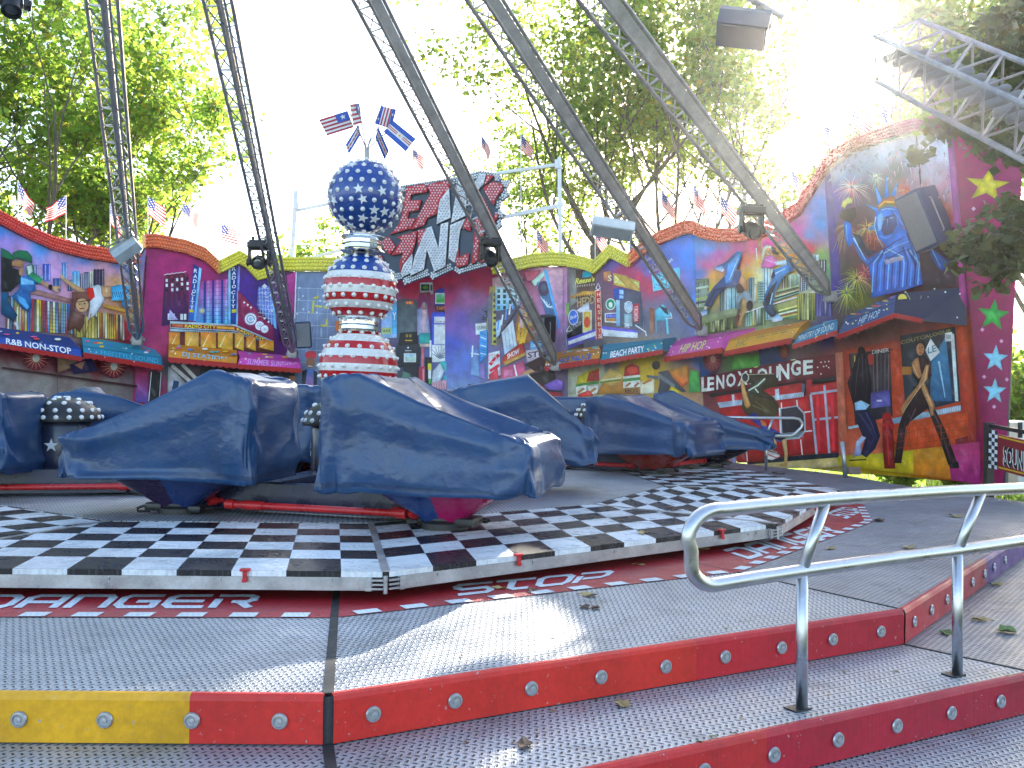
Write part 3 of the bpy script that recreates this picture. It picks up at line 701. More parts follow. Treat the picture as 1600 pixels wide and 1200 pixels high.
# ================================================================== centre column of three studded spheres
cp = [aty(571, 308, O.y), aty(563, 452, O.y), aty(560, 574, O.y)]
col_t = thing('sphere_column', (O.x, O.y, ZD), 'column of stacked blue, starred and striped spheres covered in bulbs, flags on top', 'column')
axis = (cp[0]-cp[2]).normalized()
b = MB(); b.lathe([(.55, 0), (.55, .25), (.40, .3), (.36, .6), (.30, .66)], (O.x, O.y, ZD), 32); b.build('column_base', M_NAVY, col_t, smooth=True)
Rs = (.465, .455, .495)
BLUE, RED, WHI = C('#12489a', .75), C('#c8141e', .8), C('#e2e0dc', .9)
def band(idx, z):
    if idx == 0: return BLUE
    if idx == 1:
        if z > .42: return BLUE
        return WHI if int((.42-z)/.20) % 2 == 0 else RED
    return RED if int((1.02-z)/.19) % 2 == 0 else WHI
bulbs_named = 0
for idx, (c, R) in enumerate(zip(cp, Rs)):
    sp = thing_ = None
    prof, cols = [], []
    zs = sorted(set([-1.0, 1.0]+[math.cos(math.pi*i/40) for i in range(1, 40)]+([.42-.2*k for k in range(8) if .42-.2*k > -1] if idx == 1 else [1.02-.19*k for k in range(1, 11)] if idx == 2 else [])))
    for z in zs: prof.append((max(0.0, R*math.sqrt(max(0, 1-z*z))), R*z))
    cols = [band(idx, (zs[i]+zs[i+1])/2) for i in range(len(zs)-1)]
    b = MB(); b.lathe(prof, c, 56, axis=axis, cols=cols)
    sp = b.build('sphere', M_GLOSS, col_t, smooth='all')
    sp['label'] = ('blue sphere with white stars and bulbs', 'sphere with blue starry top and red and white stripes', 'red and white striped sphere')[idx]
    Rm = axis.to_track_quat('Z', 'Y').to_matrix(); pts = []; stars = []; rs = random.Random(idx+5)
    for la in range(-75, 80, 15):
        cl = math.cos(rad(la)); n = max(4, int(2*math.pi*cl/.30)); off = rs.random()
        for k in range(n):
            a = 2*math.pi*(k+off)/n; nr = Rm @ Vector((cl*math.cos(a), cl*math.sin(a), math.sin(rad(la))))
            zz = math.sin(rad(la))
            if (idx == 0 or (idx == 1 and zz > .46)) and rs.random() < .17: stars.append(nr)
            else: pts.append(nr)
    view = (EYE-c).normalized(); pts.sort(key=lambda q: -q.dot(view)+abs(q.z)*.01)
    b = MB(); b.lathe([(.030, 0), (.030, .007), (.022, .009)], n=10); b.dome((0, 0, .008), (0, 0, 1), .021, .024, 10, 3)
    me_o = b.build('bulb', M_WHITEB, sp, smooth='all', world=False)
    rest_b = MB()
    for i, q in enumerate(pts):
        if i < 33:
            o = me_o if i == 0 else me_o.copy()
            if i: COL.objects.link(o); o.parent = sp
            o.location = c+q*R-col_t.location; o.rotation_euler = q.to_track_quat('Z', 'Y').to_euler()
        else:
            rest_b.lathe([(.030, 0), (.030, .007), (.022, .009)], c+q*R, 10, axis=q); rest_b.dome(c+q*(R+.008), q, .021, .024, 8, 3)
    o = rest_b.build('bulb', M_WHITEB, sp, smooth='all'); o['kind'] = 'stuff'
    b = MB()
    for q in stars:
        t1 = Vector((0, 0, 1)).cross(q).normalized(); t2 = q.cross(t1); r0 = rs.uniform(0, 2)
        b.slab([c+q*(R+.012)+t1*x+t2*y for x, y in star_pts(.066, .42, r0)], q*-.02)
    if stars: b.build('star_pattern', M_WHITEP, sp)
for i in (0, 1):
    mid = (cp[i]+cp[i+1])/2 + axis*(-.02 if i == 0 else .04); h = .10
    b = MB(); b.lathe([(.27, -h), (.285, -h+.01), (.24, -h*.55), (.235, -.01), (.27, 0.0), (.235, .012), (.235, h*.5), (.285, h-.01), (.28, h)], mid, 12, axis=axis)
    b.build('chrome_collar', M_CHROME, col_t)
# flag bouquet on the top
top0 = cp[0]+axis*.42; fork = aty(573, 231, O.y)
b = MB(); b.tube([top0, fork], .033, 10); tips = [(545, 174, .1), (557, 163, -.2), (597, 163, .15), (610, 205, -.1), (556, 200, -.25), (592, 198, .25)]
for x, y, dy in tips: b.tube([fork-axis*.03, (fork+aty(x, y, O.y+dy))/2+Vector((0, 0, .02)), aty(x, y, O.y+dy)], .009, 6)
b.build('flag_stem', M_DKSTEEL, col_t, smooth=True)
class Flag:
    """flat stiff printed flag on its own slanted plane through three points"""
    def __init__(s, P, ya, yb): s.q = [Vector(aty(p[0], p[1], O.y+dy)) for p, dy in zip(P, (ya, yb, yb, ya))]; s.b = MB(); s.k = 0
    def at(s, u, v):
        q = s.q; return q[0]*(1-u)*(1-v)+q[1]*u*(1-v)+q[2]*u*v+q[3]*(1-u)*v
    def quad(s, u0, v0, u1, v1_, col):
        n = (s.q[1]-s.q[0]).cross(s.q[3]-s.q[0]).normalized()
        if n.y > 0: n = -n
        for sg in (1, -1):
            o = n*sg*(.002+s.k*.0006); s.b.add([s.at(*w)+o for w in ((u0, v0), (u1, v0), (u1, v1_), (u0, v1_))], [(0, 1, 2, 3)], col)
        s.k += 1
    def star(s, u, v, r, col, asp=1.5):
        n = (s.q[1]-s.q[0]).cross(s.q[3]-s.q[0]).normalized()
        if n.y > 0: n = -n
        for sg in (1, -1):
            s.b.flat([s.at(u+x/asp, v+y)+n*sg*(.002+s.k*.0006) for x, y in star_pts(r)], col)
        s.k += 1
fr, fw, fb = C('#b02a3c', .9), C('#e6e2e0', .9), C('#2450b0', .9)
def flag_part(P, ya, yb, kind):
    f = Flag(P, ya, yb); f.quad(0, 0, 1, 1, fw)
    if kind == 'stripes':
        for k in range(5): f.quad(0, k/4.6, 1, k/4.6+.11, fr)
        f.quad(.55, .48, 1, 1, fb); f.star(.78, .74, .16, fw)
    elif kind == 'vertical':
        for k in range(3): f.quad(.28+k*.2, 0, .38+k*.2, 1, fr)
        f.quad(0, 0, .22, 1, fb); f.quad(.8, 0, 1, 1, fb); f.star(.1, .3, .1, fw); f.star(.9, .7, .1, fw)
    elif kind == 'blue':
        f.quad(0, .68, 1, 1, fb); f.quad(0, 0, 1, .32, fb); f.quad(0, .42, .4, .48, fr); f.quad(0, .54, .4, .6, fr); f.quad(.62, .42, 1, .48, fr); f.quad(.62, .54, 1, .6, fr)
        f.star(.5, .5, .13, C('#d8a040'), 2.0)
    else:
        f.quad(0, .7, 1, 1, fb); f.quad(0, 0, 1, .3, fb); f.quad(0, .42, 1, .58, fr)
        for k in range(4): f.star(.15+k*.22, .5, .09, fw, 2.2)
    f.b.build('flag', M_PAINT, col_t, fix=False)
flag_part([(511, 212), (553, 199), (543, 173), (498, 187)], .1, .1, 'stripes')
flag_part([(587, 194), (611, 202), (619, 171), (595, 165)], .15, -.05, 'vertical')
flag_part([(599, 206), (634, 237), (650, 217), (614, 188)], -.1, -.1, 'blue')
flag_part([(545, 241), (564, 210), (560, 194), (540, 226)], -.25, 0, 'small')
flag_part([(601, 250), (586, 215), (591, 198), (608, 236)], .25, .1, 'small')
flag_part([(552, 196), (566, 192), (561, 161), (547, 163)], -.3, -.1, 'stripes')
# ================================================================== painted backdrop wall
RW = 9.6
def wallY(px, R=RW):
    k = ray(px, 600); k = k.x/k.y
    a = k*k+1; bq = -2*(k*O.x+O.y); cq = O.x**2+O.y**2-R*R
    return (-bq+math.sqrt(bq*bq-4*a*cq))/(2*a)
def seam(x, y, sl): return lambda py: x+(py-y)*sl
class Surf:
    """an upright painted board between two seams; at() finds the point of the board seen at a photo pixel"""
    def __init__(s, s0, Y0, s1, Y1): s.s0, s.Y0, s.s1, s.Y1 = s0, Y0, s1, Y1
    def at(s, px, py, off=0.0):
        A = aty(s.s0(py), py, s.Y0); B = aty(s.s1(py), py, s.Y1); d = ray(px, py)
        n = Vector((B.y-A.y, A.x-B.x, 0)).normalized()
        if n.y > 0: n = -n
        t = (A-EYE).dot(n)/d.dot(n); return EYE+d*t+n*off
S_ = [seam(-150, 500, 0), seam(230, 370, -.09), seam(461, 410, -.05), seam(690, 500, 0), seam(886, 415, .008), seam(1081, 365, .068), seam(1289, 290, .06), seam(1487, 200, .1), seam(1587, 440, -.06)]
SY = [wallY(q(590)) for q in S_]; SY[8] = SY[7]-.3
SURF = [Surf(S_[i], SY[i], S_[i+1], SY[i+1]) for i in range(8)]
TOPL = [(-160, 268), (-60, 318), (0, 352), (40, 372), (80, 390), (130, 403), (180, 411), (213, 412), (226, 386), (245, 386), (290, 395), (330, 413), (341, 424), (372, 411), (383, 417), (402, 436), (418, 430),
        (437, 423), (459, 424), (540, 424), (615, 419), (720, 411), (765, 414), (775, 424), (830, 417), (884, 416), (916, 422), (929, 427), (955, 402), (984, 416), (1000, 402), (1030, 382), (1070, 365), (1082, 363), (1100, 371), (1126, 376), (1156, 377),
        (1198, 367), (1226, 352), (1250, 336), (1280, 288), (1305, 257), (1335, 239), (1380, 222), (1430, 209), (1470, 204), (1490, 204), (1520, 196), (1600, 190)]
def topy(px):
    for (xa, ya), (xb, yb) in zip(TOPL, TOPL[1:]):
        if xa <= px <= xb: return ya+(yb-ya)*(px-xa)/(xb-xa)
    return TOPL[0][1] if px < TOPL[0][0] else TOPL[-1][1]
def boty(px):
    if px < 1098: return 714
    if px < 1316: return 714+(px-1098)*.11
    return 738+(px-1316)*.083
wall = thing('painted_backdrop', (0, 18, ZP), 'tall curved backdrop wall painted with city scenes, dancers and stars behind the ride', 'backdrop')
def board(i):
    s = SURF[i]; b = MB(); nx, ny = 24, 14; F = []
    for off in (-.03, -.09):
        for j in range(ny+1):
            for k in range(nx+1):
                u, v = k/nx, j/ny; x = s.s0(500)*(1-u)+s.s1(500)*u
                for _ in range(2): yt = topy(x); yb = boty(x); y = yt+(yb-yt)*v; x = s.s0(y)*(1-u)+s.s1(y)*u
                F.append(s.at(x, y, off))
    n = (nx+1)*(ny+1); fs = []
    for o in (0, n): fs += [(o+j*(nx+1)+k, o+j*(nx+1)+k+1, o+(j+1)*(nx+1)+k+1, o+(j+1)*(nx+1)+k) for j in range(ny) for k in range(nx)]
    rim = [k for k in range(nx+1)]+[j*(nx+1)+nx for j in range(1, ny+1)]+[ny*(nx+1)+k for k in range(nx-1, -1, -1)]+[j*(nx+1) for j in range(ny-1, 0, -1)]
    fs += [(rim[q], rim[(q+1) % len(rim)], n+rim[(q+1) % len(rim)], n+rim[q]) for q in range(len(rim))]
    b.add(F, fs); b.build('board', pmat('board_back', (.10, .09, .09), .7), wall)
class Paint:
    def C(s, h): return C(h, (1.35, 1.3, 1.3, 1.3, 1.3, 1.2, 1.15, 1.1)[s.i]) if isinstance(h, str) else h
    def __init__(s, i, sc=1.0, ox=0, oy=0, mb=None, surf=None):
        s.s = surf or SURF[i]; s.i = i; s.sc, s.ox, s.oy = sc, ox, oy; s.b = mb or MB(); s.k = 1; s.rs = random.Random(i+3)
    def zoom(s, sc, ox, oy): s.sc, s.ox, s.oy = sc, ox, oy; return s
    def T(s, p): return (p[0]/s.sc+s.ox, p[1]/s.sc+s.oy)
    def bg(s, ctrl, nx=70, ny=90, warp=14, power=3.2, seed=0, top=None, bot=None, fine=.10):
        sf = s.s; us = np.linspace(0, 1, nx); vs_ = np.linspace(0, 1, ny); P = []; V = []
        for v in vs_:
            for u in us:
                x = sf.s0(500)*(1-u)+sf.s1(500)*u
                for _ in range(2):
                    yt = topy(x)+1; yb = boty(x)-1; y = yt+(yb-yt)*v; x = sf.s0(y)*(1-u)+sf.s1(y)*u
                P.append((x, y)); V.append(sf.at(x, y, .001))
        P = np.array(P); W = np.zeros((len(P), 3)); tot = np.zeros(len(P))
        wx = np.array([noise.noise(Vector((p[0]*.03, p[1]*.03, seed+.5)))*1.0+.5*noise.noise(Vector((p[0]*.09, p[1]*.09, seed+2.5))) for p in P])*warp
        wy = np.array([noise.noise(Vector((p[0]*.03, p[1]*.03, seed+9.5)))*1.0+.5*noise.noise(Vector((p[0]*.09, p[1]*.09, seed+7.5))) for p in P])*warp
        for x, y, c in ctrl:
            w = ((P[:, 0]+wx-x)**2+(P[:, 1]+wy-y)**2+30)**(-power/2); W += w[:, None]*np.array(s.C(c)); tot += w
        col = W/tot[:, None]
        br = np.array([1+fine*noise.noise(Vector((p[0]*.25, p[1]*.12, seed)))+fine*noise.noise(Vector((p[0]*.06, p[1]*.05, seed+4))) for p in P]); col = np.clip(col*br[:, None], 0, .9)
        o = len(s.b.v); s.b.v += [tuple(v) for v in V]
        for j in range(ny-1):
            for i in range(nx-1):
                q = (j*nx+i, j*nx+i+1, (j+1)*nx+i+1, (j+1)*nx+i); s.b.f.append(tuple(o+t for t in q)); s.b.c.append([tuple(col[t]) for t in q])
        s.k += 2; return s
    def off(s): s.k += 1; return .001+s.k*.0003
    def poly(s, pts, col, col2=None):
        """a painted shape, airbrushed: broken colour inside, deeper towards its outline; col2 is the colour of its lower end"""
        o = s.off(); pp = [s.T(p) for p in pts]; n = len(pp); c = s.C(col); c2 = s.C(col2) if col2 else c
        tri = [tuple((pp[i][0], pp[i][1]) for i in t) for t in tessellate_polygon([[Vector((x, y, 0)) for x, y in pp]])]
        area = sum(abs((t[1][0]-t[0][0])*(t[2][1]-t[0][1])-(t[2][0]-t[0][0])*(t[1][1]-t[0][1]))/2 for t in tri)
        ys = [p[1] for p in pp]; lo, hi = min(ys), max(ys)
        if area < 14:
            off0 = len(s.b.v); k = 0
            for t in tri:
                s.b.v += [tuple(s.s.at(*q, o)) for q in t]; s.b.f.append((off0+k, off0+k+1, off0+k+2)); s.b.c.append([lerp(c, c2, (q[1]-lo)/(hi-lo+1e-6)) for q in t]); k += 3
            return s
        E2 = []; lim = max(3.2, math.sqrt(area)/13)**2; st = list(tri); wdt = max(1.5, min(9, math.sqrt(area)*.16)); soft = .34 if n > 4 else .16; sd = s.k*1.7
        while st:
            t = st.pop(); L = [(t[i][0]-t[i-1][0])**2+(t[i][1]-t[i-1][1])**2 for i in range(3)]; m_ = max(range(3), key=lambda i: L[i])
            if L[m_] < lim: E2.append(t); continue
            p0, p1, p2 = t[m_-1], t[m_], t[(m_+1) % 3]; mid = ((p0[0]+p1[0])/2, (p0[1]+p1[1])/2); st += [(p0, mid, p2), (mid, p1, p2)]
        cache = {}
        def shade(q):
            key = (round(q[0], 2), round(q[1], 2))
            if key in cache: return cache[key]
            dm = 1e9
            for i in range(n):
                ax_, ay_ = pp[i-1]; dx, dy = pp[i][0]-ax_, pp[i][1]-ay_; l2 = dx*dx+dy*dy+1e-9; t = max(0, min(1, ((q[0]-ax_)*dx+(q[1]-ay_)*dy)/l2)); dm = min(dm, (q[0]-ax_-dx*t)**2+(q[1]-ay_-dy*t)**2)
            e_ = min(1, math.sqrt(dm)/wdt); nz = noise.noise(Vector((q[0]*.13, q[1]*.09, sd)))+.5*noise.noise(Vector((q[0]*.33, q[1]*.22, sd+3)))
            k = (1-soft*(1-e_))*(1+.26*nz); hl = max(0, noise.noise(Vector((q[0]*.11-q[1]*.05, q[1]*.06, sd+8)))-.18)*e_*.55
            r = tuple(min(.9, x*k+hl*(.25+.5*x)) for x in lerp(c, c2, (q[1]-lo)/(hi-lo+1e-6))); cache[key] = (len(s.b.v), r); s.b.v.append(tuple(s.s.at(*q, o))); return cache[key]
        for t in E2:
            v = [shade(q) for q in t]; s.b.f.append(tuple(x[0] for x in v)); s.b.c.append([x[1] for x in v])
        return s
    def rect(s, x0, y0, x1, y1, col, col2=None): return s.poly([(x0, y0), (x1, y0), (x1, y1), (x0, y1)], col, col2)
    def stroke(s, pts, w, col, w2=None):
        o = s.off(); c = s.C(col); n = len(pts)
        L, R = [], []
        for i, p in enumerate(pts):
            a = Vector(pts[max(i-1, 0)]); d = Vector(pts[min(i+1, n-1)])-a; d = d.normalized() if d.length else Vector((1, 0))
            ww = w if w2 is None else w+(w2-w)*i/(n-1); L.append((p[0]-d.y*ww/2, p[1]+d.x*ww/2)); R.append((p[0]+d.y*ww/2, p[1]-d.x*ww/2))
        V = [s.s.at(*s.T(p), o) for p in L+R]
        s.b.add(V, [(i, i+1, n+i+1, n+i) for i in range(n-1)], c); return s
    def disc(s, x, y, r, col, ry=None, n=20, edge=None):
        o = s.off(); ry = ry or r; c = s.C(col); e = s.C(edge) if edge else c
        V = [s.s.at(*s.T((x, y)), o)]+[s.s.at(*s.T((x+r*math.cos(2*math.pi*k/n), y+ry*math.sin(2*math.pi*k/n))), o) for k in range(n)]
        off0 = len(s.b.v); s.b.v += [tuple(v) for v in V]
        for k in range(n): s.b.f.append((off0, off0+1+k, off0+1+(k+1) % n)); s.b.c.append([c, e, e])
        return s
    def ring(s, x, y, r, w, col, ry=None):
        ry = ry or r; return s.stroke([(x+r*math.cos(t*math.pi/10), y+ry*math.sin(t*math.pi/10)) for t in range(21)], w, col)
    def star(s, x, y, r, col, r2=.42, a0=-math.pi/2, sx=1.0): return s.poly([(x+px_*sx, y+py_) for px_, py_ in star_pts(r, r2, a0)], col)
    def text(s, t, quad, col, bold=.02, space=1.0):
        vs, fs = text_mesh(t, bold, space); o = s.off()
        s.b.add([s.s.at(*s.T(bil(quad, u, v)), o) for u, v in vs], fs, s.C(col)); return s
    def dots(s, pts, r, col):
        for x, y in pts: s.poly([(x-r, y), (x, y-r), (x+r, y), (x, y+r)], col)
        return s
    def strips(s, x0, x1, top, bot, pal, wmin, wmax, lean=0):
        x = x0
        while x < x1:
            w = s.rs.uniform(wmin, wmax); xe = min(x+w, x1); c = s.rs.choice(pal)
            s.poly([(x, top(x)), (xe, top(xe)), (xe+lean, bot(xe)), (x+lean, bot(x))], c, s.rs.choice(pal))
            s.stroke([(x, top(x)), (x+lean, bot(x))], 3, '#2a2420'); x = xe
        return s
    def done(s, name, lab=None):
        o = s.b.build(name, M_PAINT, wall, fix=False)
        if lab: o['label'] = lab
        return o
for i in range(8): board(i)

# ---------------- panel 0: two dancers on a city skyline
p = Paint(0)
p.bg([(-120, 330, '#2f7ac8'), (0, 362, '#3580cc'), (60, 392, '#4a86c8'), (130, 412, '#3f78bc'), (200, 420, '#3a6cae'), (0, 378, '#9a78bc'), (30, 400, '#b888c0'), (80, 418, '#c490bc'), (130, 428, '#c690b4'), (180, 432, '#c08aa0'), (205, 440, '#8e7aa0'),
      (150, 445, '#d89a78'), (190, 448, '#e09a3c'), (205, 470, '#d08a30'), (110, 450, '#cc90a8'), (60, 450, '#b890b8'), (20, 480, '#a080a0'), (60, 510, '#7c7070'), (150, 520, '#90806a'), (200, 520, '#8a3040'), (-100, 430, '#b080b8'), (-100, 500, '#707090'),
      (20, 552, '#641828'), (60, 560, '#7a3038'), (100, 565, '#5a1830'), (150, 570, '#6a1a26'), (200, 575, '#7a1430'), (-80, 560, '#6a1830'), (10, 590, '#7d7674'), (60, 600, '#88807a'), (120, 600, '#847a72'), (180, 600, '#7c7470'), (205, 600, '#6a5a60'), (100, 680, '#7a7270'), (0, 680, '#7a7270'), (-100, 650, '#707070')], seed=1)
p.zoom(4, 0, 320)
for x0, y0, x1, y1, c, c2 in [(205, 375, 240, 500, '#7a78a8', '#5a6898'), (265, 370, 315, 480, '#3a4aa8', '#6a7ac0'), (385, 360, 418, 470, '#4a80d0', '#80b0e0'), (330, 460, 380, 540, '#2e4e90', '#5a80b0'), (450, 415, 497, 530, '#3aa0dc', '#9ac8e0'), (500, 430, 526, 540, '#8a8296', '#5a5468'),
                          (526, 420, 552, 530, '#3a4264', '#707890'), (555, 415, 580, 530, '#c8c49a', '#8a8a70'), (583, 405, 650, 530, '#4a3850', '#5a4a64'), (245, 440, 265, 500, '#8aa0c0', '#6080a0'), (420, 470, 450, 540, '#6a7aa0', '#405080')]:
    p.rect(x0, y0, x1, y1, c, c2)
    for k in range(4): p.stroke([(x0+(x1-x0)*(k+.5)/4, y0+6), (x0+(x1-x0)*(k+.5)/4, y1-8)], 2.2, '#dfe6f0' if k % 2 else '#20284a')
for x in (590, 610, 630, 645): p.stroke([(x, 400), (x, 500)], 7, '#241c28')
p.poly([(130, 505), (450, 590), (450, 620), (230, 565), (130, 550)], '#b8847c', '#90605a')
p.strips(40, 460, lambda x: 560+.14*x, lambda x: 780+.06*x, ['#3a6cb4', '#86acc8', '#d0b020', '#b09a58', '#8a5a40', '#d8d4c0', '#b83a44', '#6a8a50', '#e0c860', '#4a4a6a'], 9, 20)
p.strips(590, 770, lambda x: 600+.12*x, lambda x: 770+.10*x, ['#c8a02a', '#a86a30', '#e0d8b8', '#7a4a34', '#c04a30', '#504048', '#d8b850'], 9, 18)
p.strips(455, 600, lambda x: 700, lambda x: 800+.06*x, ['#b09a40', '#8a7a3a', '#c8b060', '#6a5a34'], 12, 22)
p.poly([(640, 620), (800, 660), (800, 680), (640, 640)], '#c08a30')
for k in range(7): p.stroke([(250, 640+k*22), (440, 665+k*22)], 2, '#4a4238')
for x in range(30, 130, 18): p.stroke([(x, 640), (x-4, 780)], 7, ['#c0a0a8', '#705060', '#d8c0b0', '#4a6a9a', '#a05a5a', '#e0d8d0'][x//18 % 6])
# first dancer
p.poly([(0, 315), (75, 345), (70, 395), (118, 410), (130, 475), (60, 545), (0, 548)], '#12120e')
p.poly([(0, 268), (45, 292), (75, 320), (80, 350), (0, 325)], '#12603c'); p.poly([(75, 300), (112, 284), (165, 290), (192, 325), (194, 372), (150, 350), (100, 335), (70, 345)], '#157044', '#0e4a30')
p.poly([(68, 352), (110, 345), (150, 360), (135, 392), (90, 390), (65, 380)], '#b08050', '#8a5a38'); p.poly([(110, 395), (140, 400), (128, 445), (112, 440)], '#a87848')
p.poly([(160, 380), (196, 372), (205, 425), (262, 468), (248, 495), (190, 475), (155, 425)], '#1a6a48', '#2a8a5a'); p.poly([(160, 385), (190, 380), (196, 420), (170, 440)], '#b8c8b8')
p.poly([(255, 472), (300, 500), (292, 522), (245, 492)], '#a87850'); p.disc(308, 517, 14, '#181418', 18); p.poly([(318, 512), (350, 505), (378, 520), (352, 530), (368, 548), (340, 548), (322, 530)], '#c89870')
p.poly([(122, 450), (160, 440), (212, 478), (216, 538), (180, 550), (192, 640), (168, 672), (130, 650), (64, 572), (112, 528)], '#2f70b0', '#123e70'); p.poly([(122, 452), (200, 478), (205, 500), (125, 500)], '#6fb0dc'); p.poly([(95, 560), (150, 590), (175, 640), (160, 655), (110, 610)], '#4a9ad0')
p.poly([(0, 545), (48, 552), (42, 602), (102, 690), (76, 732), (0, 682)], '#105070', '#0a3050'); p.poly([(76, 742), (104, 720), (112, 782), (98, 782), (90, 760)], '#e6e6e8')
# second dancer
p.poly([(560, 515), (605, 500), (640, 520), (640, 600), (585, 690), (540, 722), (552, 640)], '#c8d8e4', '#e4ecf0')
p.poly([(372, 452), (400, 462), (524, 535), (505, 556), (440, 522), (380, 470)], '#caa070', '#a87a50'); p.poly([(365, 440), (385, 440), (392, 462), (372, 462)], '#d0a878')
p.poly([(440, 545), (535, 545), (560, 600), (470, 590), (452, 660), (520, 690), (520, 740), (488, 800), (462, 770), (415, 790), (420, 720), (446, 620)], '#7a4a3a', '#5a3428')
p.disc(505, 628, 40, '#c89a68', 42); p.stroke([(470, 610), (540, 600)], 5, '#4a2a20'); p.stroke([(488, 650), (520, 648)], 6, '#7a2a28'); p.disc(490, 622, 6, '#1a1210', 4); p.disc(520, 618, 6, '#1a1210', 4); p.stroke([(505, 618), (503, 638)], 4, '#9a6a48')
p.poly([(532, 520), (572, 518), (584, 575), (556, 602), (536, 560)], '#d8281c'); p.poly([(622, 510), (682, 508), (688, 574), (642, 584), (625, 560)], '#b8885c'); p.disc(655, 535, 9, '#d0a880', 18)
p.poly([(684, 512), (740, 500), (798, 505), (802, 605), (740, 600), (690, 600)], '#3a9ac8', '#5ab0d8'); p.poly([(760, 590), (800, 600), (805, 650), (770, 650), (748, 625)], '#1f6f9a')
for k in range(8): p.stroke([(690+k*13, 545), (700+k*13, 580)], 4, '#123a58')
p.stroke([(560, 680), (530, 800)], 5, '#8a5a3a'); p.poly([(765, 720), (795, 740), (830, 850), (770, 850)], '#a02838'); p.stroke([(790, 680), (825, 740)], 12, '#c8a020')
# below the awnings
for x, y in ((215, 960), (700, 1010)):
    p.disc(x, y, 80, '#a83040', 75, edge='#5e1628')
    for k in range(16): p.stroke([(x, y), (x+85*math.cos(k*.39), y+75*math.sin(k*.39))], 7, '#c89a80', .5)
    p.disc(x, y, 22, '#e8dcc8', 24)
p.poly([(345, 950), (460, 970), (490, 1000), (350, 1050)], '#8a6a50'); p.poly([(420, 1000), (560, 950), (600, 1040), (450, 1060)], '#241c48'); p.poly([(450, 1000), (520, 975), (500, 1030)], '#a07058')
p.poly([(0, 1012), (855, 1130), (855, 1142), (0, 1024)], '#402020'); p.stroke([(345, 1050), (350, 1200)], 4, '#5a4a48')
p.done('mural', 'mural of two dancers before a skyline')
# ---------------- panel 1: radio city
p = Paint(1)
p.bg([(235, 395, '#94185a'), (235, 500, '#94185a'), (270, 410, '#a21a60'), (330, 430, '#98185c'), (300, 450, '#a01a5e'), (250, 540, '#b03060'), (225, 520, '#8a1850'), (350, 430, '#7a2060'), (385, 440, '#4a2080'), (375, 470, '#3a2278'), (410, 450, '#3a2070'), (440, 430, '#5a2050'), (450, 480, '#7a3070'),
      (430, 520, '#4a1858'), (455, 540, '#4a1850'), (270, 570, '#4a4a50'), (330, 590, '#3a3a40'), (400, 600, '#2a2a30'), (450, 600, '#501830'), (230, 600, '#9a1850'), (340, 680, '#303034'), (450, 680, '#302030')], seed=2, warp=8)
p.zoom(4.614, 210, 360)
p.poly([(218, 325), (360, 305), (388, 400), (388, 660), (195, 690)], '#5a1038', '#3c1050')
for k, x in enumerate((235, 275, 310, 345, 385)):
    p.poly([(x-14, 330-k*4), (x+4, 328-k*4), (x+4, 560), (x-14, 570)], '#8a1a30' if k % 2 else '#70203c', '#4a1a50')
    for y in (350, 385, 420): p.rect(x-10, y-k*3, x+6, y+22-k*3, '#f0e6e8' if (k+y) % 3 else '#301028')
p.rect(240, 600, 290, 645, '#e8e4ee'); p.rect(330, 602, 350, 645, '#e8e4ee'); p.rect(356, 602, 374, 645, '#e8e4ee'); p.poly([(255, 570), (315, 645), (245, 640)], '#b0a8d0')
for k in range(5): p.stroke([(215+k*32, 322-k*4), (245+k*32, 312-k*4)], 4, '#f0d8e8')
p.poly([(480, 370), (680, 350), (692, 680), (440, 672)], '#c03a90', '#2a90c8')
for k, x in enumerate((500, 525, 560, 590, 625, 655)): p.poly([(x, 365-k*2), (x+16, 363-k*2), (x+14, 672), (x-4, 672)], '#2a2a80' if k % 2 == 0 else '#d070b0', '#1a4a90' if k % 2 == 0 else '#60c0e0')
for k in range(10): p.stroke([(490, 390+k*28), (680, 380+k*29)], 2, '#30306a')
p.disc(485, 580, 26, '#f0e880', 26, edge='#5a70a8')
p.poly([(425, 242), (482, 275), (440, 655), (385, 650)], '#202a80', '#2a60b0'); p.poly([(465, 268), (484, 276), (442, 655), (425, 655)], '#8ac0e8', '#5aa0dc')
p.text('R', [(426, 305), (452, 307), (456, 280), (430, 276)], '#ffe8ec')
for k, ch in enumerate('ADIO'): p.text(ch, [(423-k*3, 345+k*36), (450-k*3, 346+k*36), (453-k*3, 318+k*36), (426-k*3, 316+k*36)] if ch != 'I' else [(432-k*3, 345+k*36), (438-k*3, 346+k*36), (442-k*3, 318+k*36), (436-k*3, 316+k*36)], '#ffe8ec')
for k, ch in enumerate('CITY'): p.text(ch, [(408-k*3, 472+k*32), (434-k*3, 473+k*32), (437-k*3, 446+k*32), (411-k*3, 444+k*32)] if ch != 'I' else [(416-k*3, 472+k*32), (423-k*3, 473+k*32), (426-k*3, 446+k*32), (419-k*3, 444+k*32)], '#ffe8ec')
p.poly([(395, 570), (425, 572), (423, 592), (393, 590)], '#c8b820')
p.poly([(690, 268), (762, 250), (742, 682), (690, 680)], '#202a78', '#1c3a80'); p.poly([(676, 290), (692, 270), (692, 680), (676, 676)], '#9ac8e8', '#60a8e0'); p.poly([(746, 254), (762, 250), (743, 682), (730, 682)], '#8a70c0', '#70b0e0')
for k, ch in enumerate('RADIO'): p.text(ch, [(700, 292+k*32), (730, 289+k*32), (732, 263+k*32), (702, 266+k*32)] if ch != 'I' else [(712, 292+k*32), (720, 289+k*32), (721, 263+k*32), (713, 266+k*32)], '#ffe8ec')
for k, ch in enumerate('CITY'): p.text(ch, [(696, 462+k*33), (724, 460+k*33), (726, 434+k*33), (698, 436+k*33)] if ch != 'I' else [(707, 462+k*33), (714, 460+k*33), (715, 434+k*33), (708, 436+k*33)], '#ffe8ec')
